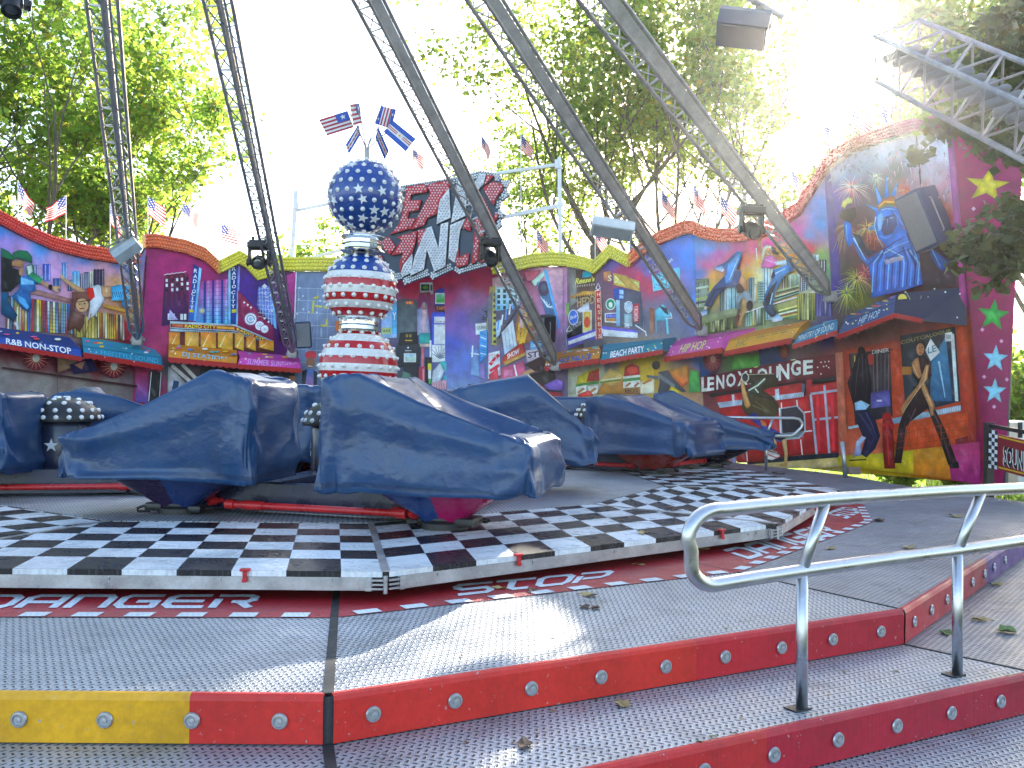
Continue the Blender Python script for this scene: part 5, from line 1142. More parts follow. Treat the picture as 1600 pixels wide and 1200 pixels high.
# ---------------- panel 5: two dancers above a red lounge
p = Paint(5)
p.bg([(1090, 380, '#3a84cc'), (1110, 390, '#4a80c8'), (1095, 430, '#3a78c4'), (1130, 385, '#7a6ab0'), (1150, 390, '#c84a88'), (1180, 385, '#d84478'), (1110, 420, '#c84a88'), (1120, 400, '#b84a90'), (1140, 410, '#d84a60'), (1165, 405, '#e06a40'), (1170, 430, '#e8a028'), (1190, 410, '#e8b050'), (1185, 440, '#f0d890'), (1200, 430, '#f4e8b0'), (1115, 435, '#e8982c'), (1112, 455, '#d8b020'), (1200, 390, '#d84a78'), (1225, 370, '#d84a78'), (1245, 360, '#c84a98'), (1255, 380, '#d83848'), (1265, 390, '#d02c38'), (1265, 370, '#5a78b0'), (1280, 350, '#3c7cc0'), (1292, 330, '#4a80c0'), (1280, 400, '#7aa048'), (1288, 420, '#48a068'), (1240, 400, '#e88a28'), (1225, 385, '#e8a840'), (1230, 410, '#f0c860'), (1210, 400, '#e8c030'),
      (1100, 480, '#5a6a48'), (1150, 480, '#7a8a78'), (1200, 480, '#5a6a58'), (1250, 480, '#6a7a58'), (1290, 480, '#3a3a6a'), (1110, 520, '#5a6a38'), (1200, 510, '#8a9a70'), (1290, 520, '#2a2a80'), (1100, 570, '#1a4070'), (1150, 570, '#3a6a30'), (1210, 570, '#1a3a70'), (1290, 570, '#5a1420'), (1310, 570, '#a04a38'), (1200, 600, '#8a1420'), (1300, 600, '#7a1420'), (1110, 600, '#6a1020'), (1150, 680, '#b01418'), (1250, 660, '#c01218'), (1290, 660, '#c0141c'), (1200, 720, '#a81218'), (1300, 715, '#b0a060')], seed=6, warp=7, nx=80, ny=110)
p.zoom(5, 1070, 320)
p.poly([(0, 230), (75, 215), (80, 300), (105, 980), (0, 1000)], '#3a8ae0', '#2a74d0')
# buildings
for x0, y0, x1, y1, c, c2 in [(90, 580, 190, 800, '#4a5a48', '#a8b89a'), (270, 660, 330, 850, '#3a4438', '#889a88'), (320, 640, 420, 830, '#a8d0d0', '#6a9aa0'), (500, 570, 545, 760, '#3a6a80', '#8ab0b0'), (545, 620, 570, 760, '#c8b890', '#8a7a58'), (570, 600, 635, 770, '#4a8a88', '#80b8a8'), (610, 490, 690, 900, '#c8e4ec', '#9ac8dc'), (760, 560, 830, 720, '#5a4a38', '#8a8058'), (810, 540, 900, 660, '#b8c8a0', '#5a6a48'), (880, 500, 920, 560, '#e0e8e0', '#c0d0c8'), (905, 540, 960, 680, '#202c30', '#48586a'), (960, 560, 1060, 680, '#4a5a48', '#a8b890'), (1040, 430, 1110, 560, '#283028', '#384038'), (1000, 390, 1050, 440, '#d0dcd8', '#b8c8c8')]:
    p.rect(x0, y0, x1, y1, c, c2)
    for k in range(3): p.stroke([(x0+(x1-x0)*(k+.6)/3.4, y0+6), (x0+(x1-x0)*(k+.6)/3.4, y1-6)], 5, p.rs.choice(['#e8f0e0', '#1c2420', '#8a9a78', '#c8b060', '#305060']))
for k in range(7): p.stroke([(580, 620+k*20), (626, 618+k*20)], 5, '#1c3838'); p.stroke([(912, 560+k*16), (952, 556+k*16)], 4, '#8a98a8')
for y, c in ((655, '#b8c8b0'), (700, '#8aa090'), (740, '#a8b860'), (600, '#708058'), (770, '#404838')): p.stroke([(92, y), (190, y-18)], 16, c)
p.poly([(95, 880), (430, 800), (1060, 640), (1065, 680), (800, 760), (430, 860), (150, 940), (100, 950)], '#c8c8a0', '#7a8a50')
p.strips(150, 420, lambda x: 985-.23*x-20, lambda x: 1010-.16*x+20, ['#5a6a28', '#8a9a48', '#2a3020', '#c8c890', '#404a28', '#a8b060'], 10, 22)
p.strips(480, 640, lambda x: 960-.25*x, lambda x: 1000-.10*x, ['#4a7a58', '#a8c8b0', '#c8b848', '#2f5a48', '#e0e8d8'], 10, 20)
for k, c in enumerate(['#3a2a20', '#c8a850', '#6a4a30', '#80a890', '#203028', '#d8d8a8', '#a07840', '#38584a', '#b8c080']): p.poly([(690+k*5, 780-k*14), (900, 700-k*10+8), (900, 712-k*10+8), (690+k*5, 796-k*14)], c)
p.poly([(700, 790), (900, 720), (900, 890), (760, 900), (740, 850)], '#b8a860', '#5a8a48')
for k, c in enumerate(['#e0d880', '#48603a', '#e8e8d0', '#8a3a28', '#d8b850', '#3a7a60']): p.stroke([(740, 830+k*14), (890, 790+k*16)], 9, c)
p.stroke([(430, 860), (640, 790), (690, 780), (1060, 670)], 9, '#e8f0e8')
p.strips(890, 1030, lambda x: 700+(x-890)*-.1, lambda x: 900, ['#8a9a48', '#3a4a28', '#c8c888', '#283018', '#b0a848'], 10, 20); p.strips(1030, 1150, lambda x: 690+(x-1030)*.3, lambda x: 870, ['#1a1a6a', '#4a4ab0', '#e0e0f0', '#2a2a80', '#8080d0'], 9, 18)
# left dancer, upside down
p.poly([(245, 490), (290, 470), (330, 450), (395, 385), (432, 360), (458, 372), (455, 420), (420, 510), (450, 515), (440, 580), (420, 640), (330, 650), (275, 700), (215, 800), (165, 790), (200, 700), (240, 640), (320, 560), (340, 500), (300, 525), (250, 508)], '#2f6aa8', '#15305a')
p.poly([(350, 470), (420, 400), (450, 380), (440, 440), (400, 520), (380, 600), (330, 620), (325, 560)], '#58a8e0', '#3a80c8'); p.poly([(400, 520), (450, 515), (455, 560), (420, 640), (380, 630)], '#1c3c78'); p.stroke([(340, 640), (250, 670), (190, 780)], 16, '#0e1c38'); p.stroke([(310, 480), (400, 400)], 7, '#0e2a50'); p.stroke([(360, 590), (430, 420)], 6, '#a8dcf8')
p.poly([(240, 492), (300, 478), (322, 510), (310, 528), (258, 512)], '#3a8ac8', '#e0ecf4'); p.poly([(105, 870), (165, 812), (192, 830), (190, 856), (112, 884)], '#2a7ab8', '#d8e4ec'); p.poly([(172, 795), (190, 800), (180, 822), (160, 815)], '#e8c8a0')
p.poly([(455, 545), (500, 590), (505, 660), (470, 680), (435, 600)], '#d89a60', '#b06a38'); p.poly([(440, 610), (478, 660), (480, 690), (420, 690), (410, 640)], '#301818')
p.poly([(410, 770), (425, 720), (480, 672), (520, 690), (545, 760), (540, 800), (500, 790), (470, 720), (430, 790), (435, 820), (412, 815)], '#98a8b0', '#708088'); p.disc(520, 790, 26, '#1a1210', 42); p.poly([(462, 740), (495, 735), (495, 830), (470, 880), (455, 950), (420, 950), (450, 860)], '#d0a060', '#b88448'); p.poly([(425, 820), (448, 815), (440, 880), (418, 950), (402, 950)], '#6a3a28')
# right dancer
p.poly([(585, 300), (600, 270), (612, 250), (612, 300), (605, 330), (632, 390), (615, 400), (588, 340)], '#c8804a', '#a8603a'); p.disc(660, 305, 50, '#e04a90', 38); p.disc(655, 315, 32, '#d03a80', 26); p.poly([(625, 335), (655, 318), (690, 325), (690, 345), (640, 370), (630, 430), (610, 440), (612, 390)], '#f0e0c0', '#d8b888')
p.disc(668, 370, 28, '#c88a58', 32); p.poly([(690, 325), (722, 340), (725, 370), (755, 380), (740, 395), (700, 385), (690, 350)], '#3a2418'); p.stroke([(652, 362), (662, 362)], 5, '#201410'); p.stroke([(674, 360), (684, 360)], 5, '#201410'); p.stroke([(658, 388), (676, 388)], 6, '#f0e0d8'); p.stroke([(667, 366), (669, 380)], 3, '#8a5030')
p.poly([(615, 460), (640, 410), (700, 395), (732, 420), (735, 470), (690, 500), (640, 490), (612, 500)], '#e860a8', '#d84a98'); p.stroke([(640, 430), (700, 450)], 6, '#f8b0d8'); p.poly([(700, 385), (760, 400), (800, 430), (770, 445), (710, 425)], '#c87a40', '#a85a30'); p.poly([(710, 450), (760, 440), (850, 420), (855, 450), (800, 470), (730, 475)], '#e0e4dc', '#c0d0d0')
p.poly([(805, 415), (850, 418), (858, 470), (865, 510), (835, 535), (810, 480)], '#3a6a90', '#1c4a88')
p.poly([(710, 510), (800, 470), (830, 480), (828, 530), (780, 570), (760, 610), (720, 680), (700, 790), (730, 840), (720, 870), (690, 880), (650, 840), (625, 780), (640, 700), (680, 610), (705, 560)], '#4a9ad8', '#10182c'); p.poly([(690, 640), (740, 590), (700, 700), (670, 780), (650, 800), (640, 740)], '#0c1424'); p.stroke([(720, 540), (800, 500)], 9, '#b0dcf4'); p.stroke([(700, 690), (680, 780)], 7, '#a8d0e8')
p.poly([(690, 890), (735, 855), (785, 885), (770, 908), (700, 920)], '#48a0d8', '#e8f0f4'); p.poly([(690, 560), (712, 500), (720, 560), (690, 590)], '#14203a')
p.stroke([(572, 340), (580, 440)], 8, '#f8e8c0', 5)
# ---- the lounge below the awnings
p.zoom(4.8, 1080, 500)
p.poly([(60, 240), (160, 230), (160, 420), (85, 440)], '#1f4a88', '#1a3a70'); p.disc(175, 300, 70, '#98203a', 90, edge='#5a1830'); p.disc(178, 295, 20, '#e0a8a0', 24)
for k in range(12): p.stroke([(178, 300), (178+60*math.cos(k*.52), 300+75*math.sin(k*.52))], 5, '#d89088', .5)
p.poly([(335, 270), (530, 260), (530, 350), (320, 370)], '#3a8a2c', '#48a038'); p.poly([(520, 210), (690, 190), (690, 300), (530, 330)], '#16386a'); p.disc(712, 235, 40, '#a06048', 60, edge='#6a2030')
p.poly([(85, 430), (770, 300), (1110, 255), (1115, 420), (700, 480), (130, 560), (90, 540)], '#781424', '#5e1220'); p.poly([(150, 555), (700, 478), (1115, 420), (1115, 452), (700, 510), (160, 580)], '#1c1416')
for q in ([(90, 430), (110, 427), (112, 512), (140, 508), (140, 535), (92, 540)],): p.poly(q, '#d8d4cc')
for ch, x0, x1, yb, yt in (('E', 137, 188, 538, 432), ('N', 205, 264, 527, 418), ('O', 278, 350, 512, 405), ('X', 362, 440, 500, 390), ('L', 455, 500, 485, 375), ('O', 508, 590, 478, 365), ('U', 600, 672, 470, 352), ('N', 672, 752, 460, 335), ('G', 764, 838, 428, 308), ('E', 856, 930, 418, 306)):
    d = (x1-x0)*.16
    p.text(ch, [(x0, yb), (x1, yb-d), (x1, yt-d*.3), (x0, yt)], '#3a1018', .05); p.text(ch, [(x0, yb-3), (x1, yb-d-3), (x1, yt-d*.3-3), (x0, yt-3)], '#dcdad4', .03)
p.dots([(990, 318), (1020, 315), (1048, 312), (965, 356), (1030, 345), (1048, 358), (990, 405), (1010, 350)], 7, '#e8d8d0'); p.stroke([(765, 302), (800, 298)], 6, '#f0e0a0'); p.stroke([(490, 356), (520, 350)], 6, '#f0e0a0')
p.poly([(200, 575), (850, 470), (860, 560), (230, 660)], '#b01820', '#c01c20'); p.poly([(215, 620), (860, 540), (862, 580), (240, 680)], '#b0bcc8', '#98a4b4'); p.poly([(322, 560), (340, 558), (345, 640), (328, 640)], '#c8d0d8'); p.poly([(645, 520), (675, 515), (680, 600), (650, 605)], '#c8d0d8')
for k in range(10): p.stroke([(690+k*17, 585-k*3), (692+k*17, 605-k*3)], 5, '#788494')
p.poly([(230, 660), (900, 570), (950, 1000), (310, 1060), (260, 900)], '#c0141a', '#a01016')
p.poly([(680, 660), (815, 640), (872, 700), (878, 835), (830, 890), (700, 900)], '#b8c0c8'); p.poly([(692, 668), (810, 650), (860, 704), (866, 828), (822, 878), (705, 890)], '#3a3038', '#241c22')
for k in range(5): p.stroke([(705, 850+k*9), (860, 838+k*9)], 4, '#98a8b0')
for q in ([(810, 600), (815, 645)], [(868, 692), (915, 686)], [(875, 835), (925, 830)], [(840, 895), (852, 1010)], [(695, 620), (697, 665)], [(432, 950), (440, 1060)], [(680, 660), (690, 850)]): p.stroke(q, 9, '#e4d8d4')
p.poly([(880, 450), (925, 445), (930, 540), (885, 545)], '#a01c28'); p.poly([(850, 480), (870, 478), (870, 540), (850, 545)], '#4a5870'); p.poly([(905, 500), (1120, 460), (1130, 995), (950, 1010)], '#c01420', '#b01018')
for q in ([(915, 560), (960, 1005)], [(1018, 490), (1055, 1000)], [(915, 555), (1112, 528)], [(940, 748), (1125, 728)]): p.stroke(q, 17, '#9aa0b0')
for x in (965, 1075): p.stroke([(x, 560), (x+12, 980)], 22, '#d82430')
p.poly([(440, 1050), (1140, 990), (1140, 1030), (440, 1085)], '#16202c'); p.poly([(440, 1082), (1140, 1028), (1140, 1100), (440, 1120)], '#d8b868', '#b8a078'); p.poly([(280, 960), (360, 960), (360, 1080), (280, 1080)], '#8a98b0', '#b02028')
p.poly([(325, 965), (350, 965), (356, 1075), (332, 1075)], '#7a90b8'); p.poly([(358, 960), (545, 930), (560, 1060), (365, 1070)], '#b01c14', '#8a1410'); p.stroke([(432, 950), (442, 1060)], 9, '#e0d0c8')
# upside-down dancer of the lounge
p.poly([(385, 420), (440, 395), (560, 405), (640, 400), (668, 440), (665, 500), (600, 510), (560, 530), (640, 580), (678, 640), (675, 700), (640, 730), (500, 720), (430, 715), (400, 660), (405, 580), (440, 560), (470, 480), (420, 460)], '#382a18', '#4a3a1c')
p.stroke([(500, 560), (640, 600)], 8, '#201810'); p.stroke([(480, 640), (600, 690)], 7, '#7a6a3c', 2); p.stroke([(500, 610), (620, 700)], 6, '#6a5a30', 2); p.stroke([(440, 410), (640, 405)], 5, '#b0a080'); p.poly([(395, 410), (440, 400), (448, 450), (410, 470)], '#1c1410'); p.ring(425, 432, 26, 8, '#c8c0b0', 34)
p.poly([(440, 525), (545, 440), (580, 430), (575, 465), (520, 520), (535, 545), (510, 560), (470, 545)], '#4a5a40', '#2a3a28'); p.stroke([(450, 530), (520, 490), (575, 440)], 11, '#d0d4c8'); p.stroke([(500, 515), (525, 545)], 9, '#e0e0d8')
p.poly([(390, 450), (412, 460), (440, 560), (468, 640), (440, 665), (420, 640), (400, 540)], '#d8a058', '#b07a3c')
p.poly([(440, 725), (500, 690), (530, 740), (560, 780), (660, 830), (710, 860), (720, 910), (660, 910), (560, 870), (540, 800)], '#2c2c90', '#3a4890'); p.poly([(535, 740), (580, 770), (590, 800), (550, 790)], '#c87038'); p.poly([(640, 840), (710, 860), (735, 890), (720, 915), (650, 890)], '#0e1020')
p.poly([(700, 900), (735, 885), (745, 1000), (742, 1080), (715, 1090), (720, 1000)], '#d8b078', '#b88c50'); p.disc(620, 930, 42, '#c89858', 52); p.stroke([(600, 935), (600, 955)], 6, '#6a4428'); p.disc(632, 935, 20, '#d8b078', 28); p.poly([(570, 975), (660, 985), (690, 1020), (630, 1050), (580, 1040)], '#c0b0a8', '#d8d0c8'); p.stroke([(580, 1000), (670, 1035)], 8, '#c03048'); p.stroke([(575, 970), (680, 1005)], 5, '#201818'); p.poly([(680, 1080), (742, 1070), (740, 1095), (680, 1095)], '#b88c50')
p.poly([(1100, 250), (1185, 235), (1215, 1005), (1140, 1020)], '#c87a60', '#c8603c')
p.done('mural', 'mural of two street dancers above a red lounge front')

# ---------------- panel 6: blue statue with fireworks above a corner shop
p = Paint(6)
p.bg([(1300, 310, '#4a3a90'), (1310, 450, '#3a2a8a'), (1320, 280, '#7a8aa8'), (1350, 260, '#8a96a8'), (1380, 240, '#9aa8b8'), (1350, 300, '#5c4a50'), (1340, 340, '#6a4a48'), (1330, 420, '#5a4a38'), (1400, 270, '#5a6058'), (1380, 300, '#4a5448'), (1430, 240, '#b0b8c8'), (1450, 270, '#c0b0bc'), (1480, 230, '#c4c8d4'), (1420, 300, '#b89aa4'), (1450, 300, '#c8888a'), (1480, 290, '#c890a0'), (1490, 340, '#c04a58'), (1470, 320, '#c86a58'), (1420, 325, '#c84a30'), (1490, 400, '#903048'), (1480, 460, '#4a3038'), (1500, 430, '#6a3a48'), (1460, 440, '#2c2024'), (1360, 380, '#7a3a38'), (1340, 470, '#6a6a28'), (1380, 400, '#5a3034'), (1320, 500, '#5a4a50'),
      (1330, 560, '#8a3a38'), (1400, 560, '#803030'), (1460, 600, '#8a3a20'), (1500, 520, '#c84a28'), (1520, 600, '#d04820'), (1340, 660, '#c8583a'), (1420, 680, '#d0481c'), (1480, 690, '#c03c1c'), (1515, 680, '#a83038'), (1330, 725, '#c8b820'), (1400, 735, '#d0b018'), (1440, 728, '#d89a1c'), (1470, 735, '#d8741c'), (1500, 730, '#c03848'), (1530, 740, '#b01870'), (1530, 690, '#b01c60'), (1540, 600, '#b82058'), (1515, 350, '#b84888'), (1520, 450, '#b04080')], seed=7, warp=9, nx=80, ny=120)
p.zoom(4, 1280, 180)
p.poly([(35, 400), (70, 360), (130, 900), (130, 1100), (80, 1030)], '#3a3088', '#382a90')
def firework(x, y, r, cols, n=44, droop=.35):
    for k in range(n):
        a = 2*math.pi*k/n+p.rs.uniform(-.08, .08); l = r*p.rs.uniform(.55, 1.05); pts = []
        for t in (0.12, .4, .7, 1.0): pts.append((x+l*t*math.cos(a), y+l*t*math.sin(a)+droop*l*t*t))
        p.stroke(pts, 4.2, p.rs.choice(cols), 1.2)
firework(205, 450, 125, ['#e8c8b8', '#d87a68', '#f0e0d0', '#c04a40']); firework(170, 700, 110, ['#8a4a30', '#b87a50', '#c8a878'], 36, .9); firework(365, 390, 70, ['#b8c8b0', '#8a9a88', '#d8e0d0'], 30); firework(310, 700, 90, ['#d8b868', '#c05a40', '#e8d8a0'], 36)
firework(250, 1020, 125, ['#c8b848', '#a8a030', '#e8e090', '#8a9a28'], 50); firework(190, 1110, 110, ['#a8a830', '#d8d878', '#6a8a28'], 40); firework(310, 980, 110, ['#c04a58', '#e08a80', '#a83040'], 40, .2); firework(370, 760, 70, ['#c83a30', '#e07050'], 24); firework(560, 470, 80, ['#e05a28', '#f0a050', '#c83018'], 36, -.1)
for k in range(90): x, y = p.rs.uniform(450, 860), p.rs.uniform(200, 520); p.stroke([(x, y), (x+p.rs.uniform(-8, 8), y+p.rs.uniform(14, 50))], p.rs.uniform(3, 9), p.rs.choice(['#d8c8d0', '#c87a78', '#b85a50', '#e8d8dc', '#8a6a70', '#d0a0a8']), 1)
for k in range(60): x, y = p.rs.uniform(90, 520), p.rs.uniform(190, 420); p.stroke([(x, y), (x+p.rs.uniform(-25, 25), y+p.rs.uniform(10, 40))], p.rs.uniform(4, 14), p.rs.choice(['#58605a', '#8a98a0', '#404840', '#a8b4bc', '#6a5a58']), 1)
p.poly([(660, 820), (890, 700), (895, 1060), (690, 1070)], '#1c1418', '#3a2434')
# the torch arm
p.poly([(192, 680), (215, 655), (240, 690), (250, 760), (290, 850), (350, 900), (440, 840), (440, 960), (345, 950), (290, 890), (250, 800), (225, 830), (205, 790)], '#3a80d8', '#1a58b8'); p.stroke([(255, 770), (330, 910)], 12, '#9ad0f8', 4); p.poly([(250, 740), (300, 760), (340, 850), (400, 850), (350, 890), (290, 830)], '#12283c')
p.poly([(175, 600), (265, 580), (275, 630), (240, 680), (195, 660), (165, 640)], '#2a2018', '#3a2c24'); p.poly([(172, 590), (185, 545), (220, 515), (252, 530), (245, 555), (215, 560), (200, 590), (180, 575)], '#e8d878', '#c8b050')
# crown, head, body
for q in ([(412, 570), (385, 430), (440, 540)], [(448, 530), (462, 380), (476, 520)], [(490, 510), (530, 420), (510, 530)], [(400, 610), (328, 560), (412, 590)], [(392, 690), (335, 720), (385, 720)]): p.poly(q, '#6ab0f0', '#2a70d0')
p.poly([(412, 570), (440, 525), (500, 505), (540, 540), (545, 580), (500, 560), (440, 575), (405, 610)], '#7a3a18', '#c87820'); p.stroke([(415, 575), (450, 545), (530, 550)], 11, '#d8a020'); p.stroke([(415, 592), (460, 565), (535, 568)], 8, '#287a30')
p.poly([(392, 620), (420, 590), (480, 575), (540, 585), (560, 640), (580, 700), (540, 720), (470, 830), (440, 800), (400, 760), (388, 690)], '#3a84dc', '#1c60c0'); p.poly([(455, 640), (520, 620), (530, 690), (500, 740), (450, 760), (425, 720)], '#1a4a90', '#1c3050'); p.poly([(400, 640), (430, 610), (445, 640), (430, 720), (410, 730)], '#70b8f4'); p.stroke([(430, 660), (475, 640)], 7, '#0e2a58'); p.stroke([(490, 632), (520, 625)], 7, '#0e2a58'); p.stroke([(470, 650), (465, 700)], 6, '#5aa0e8'); p.stroke([(450, 735), (500, 725)], 8, '#123468')
p.poly([(345, 930), (440, 850), (480, 780), (540, 700), (600, 720), (640, 780), (660, 830), (690, 1060), (560, 1100), (370, 1145), (370, 1060)], '#2f80e0', '#1a5cc0')
for k in range(13): x = 372+k*24; p.stroke([(440+k*14, 800+abs(k-6)*8), (x+10, 930), (x, 1110-k*4)], 11, ['#70b8f8', '#123c88', '#4a98ec', '#0e2e70'][k % 4], 7)
p.poly([(445, 910), (460, 940), (580, 905), (540, 870)], '#a8b8c8', '#6a88b8'); p.poly([(470, 830), (540, 780), (580, 880), (470, 900), (450, 870)], '#3a8ce8', '#2468c8'); p.stroke([(470, 840), (570, 890)], 6, '#90ccfc')
p.poly([(720, 770), (760, 840), (850, 920), (840, 970), (800, 975), (750, 900), (715, 820)], '#2a68c0', '#16449a'); p.stroke([(730, 800), (800, 950)], 9, '#70b0f0', 3)
p.stroke([(850, 320), (930, 900)], 10, '#c890c0')
p.poly([(838, 60), (880, 60), (955, 1000), (975, 1200), (930, 1200), (905, 900)], '#c060a8', '#b83080')
# corner shop
p.zoom(3.53, 1280, 440)
p.poly([(130, 395), (165, 390), (195, 950), (145, 960)], '#c87058', '#c05a38'); p.poly([(165, 380), (440, 330), (810, 250), (830, 690), (830, 830), (200, 940)], '#a83a28', '#c84a20')
p.poly([(200, 400), (440, 370), (450, 740), (235, 790)], '#282024', '#30282c'); p.poly([(210, 400), (300, 385), (300, 460), (215, 480)], '#50403c'); p.rect(230, 410, 236, 445, '#e8d070'); p.rect(248, 408, 254, 440, '#e8d070'); p.poly([(320, 520), (420, 470), (440, 740), (330, 760)], '#3a343c', '#242028')
for k in range(5): p.stroke([(335+k*22, 400), (340+k*20, 620)], 8, ['#5a4a50', '#6a5458', '#403840'][k % 3])
p.poly([(320, 615), (425, 597), (432, 685), (325, 700)], '#4a4488', '#5a549a'); p.rect(355, 652, 385, 662, '#c8c0d8'); p.disc(322, 430, 20, '#a83028', 32); p.text('DINER', [(330, 402), (425, 388), (425, 368), (330, 380)], '#b8b0a8')
p.poly([(195, 800), (300, 780), (300, 800), (205, 825)], '#a8c8d0'); p.poly([(430, 380), (495, 365), (515, 745), (445, 760)], '#c04018', '#b83c18')
p.poly([(485, 300), (790, 250), (820, 660), (700, 690), (515, 720)], '#1c2228', '#2a3a48'); p.text('COUTCALOGUE', [(490, 350), (770, 280), (766, 262), (488, 328)], '#8a7a40'); p.poly([(660, 440), (740, 300), (775, 660), (650, 660)], '#3a80a8', '#205a80'); p.stroke([(700, 440), (735, 640)], 12, '#8ac0d8', 4); p.poly([(765, 290), (785, 290), (808, 660), (790, 660)], '#e8ecec', '#c8dcd8'); p.poly([(735, 285), (775, 280), (775, 330), (735, 333)], '#d8d8d0'); p.rect(742, 295, 768, 318, '#a8b0b0')
p.poly([(655, 315), (708, 390), (655, 440), (625, 380)], '#e0e0dc'); p.text('LE', [(640, 400), (690, 385), (680, 350), (640, 365)], '#4a8a98'); p.poly([(495, 470), (550, 470), (550, 515), (495, 515)], '#a86a28')
p.poly([(440, 755), (830, 680), (830, 710), (450, 785)], '#a8c0d0', '#7a98b0')
for k in range(10): p.stroke([(700+k*13, 708-k*2), (698+k*13, 728-k*2)], 4, '#d8d0c8')
p.poly([(800, 250), (850, 240), (910, 760), (900, 900), (830, 830)], '#c84418', '#b03028')
p.poly([(195, 815), (380, 780), (400, 960), (150, 965)], '#c85030', '#c86040'); p.poly([(460, 790), (860, 720), (870, 880), (465, 960)], '#d04a18', '#c84618'); p.poly([(790, 870), (860, 850), (870, 890), (800, 910)], '#7a1a20')
p.poly([(145, 960), (400, 945), (760, 905), (780, 1080), (400, 1045), (140, 1010)], '#d0c020', '#d0a818'); p.poly([(560, 930), (760, 905), (790, 1090), (560, 1065)], '#d8901c', '#d87a1c'); p.poly([(740, 905), (930, 880), (930, 1120), (770, 1090)], '#c03868', '#b01a78')
# seated man and woman
p.poly([(250, 400), (290, 370), (310, 430), (330, 560), (320, 680), (230, 690), (195, 560), (225, 480)], '#1c141c', '#181018'); p.disc(272, 385, 20, '#1a100c', 26); p.poly([(200, 545), (240, 520), (230, 580)], '#181014'); p.poly([(235, 670), (270, 655), (320, 680), (290, 715), (240, 712)], '#a8d0e8', '#88b8d8'); p.poly([(240, 710), (310, 705), (350, 760), (378, 850), (350, 920), (300, 970), (270, 950), (290, 880), (250, 780)], '#1c1c34', '#242044'); p.poly([(225, 980), (245, 880), (275, 850), (300, 860), (270, 900), (270, 960), (240, 960)], '#c8d0e8', '#7a80b8'); p.stroke([(205, 985), (300, 980)], 8, '#38301c')
p.disc(415, 745, 26, '#a81818', 24); p.poly([(390, 760), (440, 755), (455, 900), (460, 1030), (400, 1030), (390, 900)], '#a01414', '#801010'); p.stroke([(385, 790), (450, 785)], 14, '#b82020'); p.disc(445, 800, 14, '#c02828', 16); p.stroke([(415, 790), (425, 1010)], 10, '#c83030', 4)
p.disc(603, 355, 27, '#1a1210', 34); p.disc(600, 375, 22, '#b87a50', 34); p.stroke([(588, 368), (598, 368)], 5, '#181010'); p.stroke([(606, 367), (616, 366)], 5, '#181010'); p.stroke([(594, 396), (610, 396)], 5, '#8a3028'); p.stroke([(601, 372), (602, 386)], 3, '#8a5434')
p.poly([(560, 440), (590, 415), (625, 410), (650, 440), (665, 520), (620, 560), (600, 580), (562, 520)], '#3a1c1c', '#241414'); p.poly([(552, 450), (575, 425), (590, 420), (600, 480), (610, 520), (590, 540), (560, 500)], '#c08454', '#a06a40'); p.poly([(560, 580), (640, 570), (660, 640), (640, 700), (560, 760), (520, 800), (495, 1000), (455, 1000), (480, 800), (500, 740), (560, 640)], '#2a1418', '#201014')
p.poly([(600, 600), (640, 590), (680, 700), (740, 820), (805, 1000), (800, 1025), (755, 1010), (700, 850), (640, 700)], '#2c1618', '#1c1214'); p.poly([(610, 520), (632, 460), (650, 460), (640, 540), (600, 590), (540, 660), (500, 740), (490, 700), (530, 640), (590, 570)], '#c89058', '#b07a48'); p.poly([(600, 540), (625, 560), (680, 680), (675, 740), (655, 740), (650, 690), (610, 600)], '#c08850', '#a87040'); p.poly([(755, 1005), (810, 990), (815, 1025), (770, 1030)], '#140c0e')
# light on the figures: folds, hair and skin
for q, w, c in (([(575, 700), (530, 800), (500, 960)], 7, '#6a4448'), ([(520, 770), (490, 900), (478, 990)], 5, '#4a2c30'), ([(660, 690), (710, 800), (770, 990)], 8, '#6a4448'), ([(690, 740), (730, 860), (785, 1000)], 5, '#4a3034'), ([(580, 640), (640, 640)], 5, '#0e080a'), ([(570, 560), (600, 620)], 5, '#5a3438'), ([(640, 575), (655, 640)], 5, '#5a3438'),
                ([(560, 460), (585, 520), (600, 530)], 5, '#e0b080'), ([(640, 470), (630, 540), (560, 640), (505, 720)], 5, '#e8b888'), ([(615, 560), (665, 680), (668, 730)], 5, '#e0ac78'), ([(650, 430), (660, 520)], 5, '#5a3034'), ([(585, 335), (600, 325), (620, 335)], 6, '#4a3424'), ([(590, 350), (590, 395)], 4, '#d8a070'),
                ([(265, 420), (250, 520), (240, 640)], 6, '#4a3c48'), ([(300, 430), (310, 540), (300, 650)], 6, '#3c3040'), ([(280, 400), (285, 560)], 4, '#5a4a58'), ([(225, 500), (212, 560), (225, 640)], 5, '#403444'), ([(270, 730), (310, 800), (345, 860), (310, 940)], 7, '#3c3c6a'), ([(300, 720), (340, 800), (360, 870)], 5, '#50508a')):
    p.stroke(q, w, c, w*.4)
for x in range(540, 800, 44): p.stroke([(x, 800-(x-540)*.1), (x+3, 925-(x-540)*.1)], 3, '#a83818')
for y in (825, 865, 900): p.stroke([(470, y+20), (860, y-60)], 2.5, '#a83a1a')
p.zoom(4, 1280, 180)
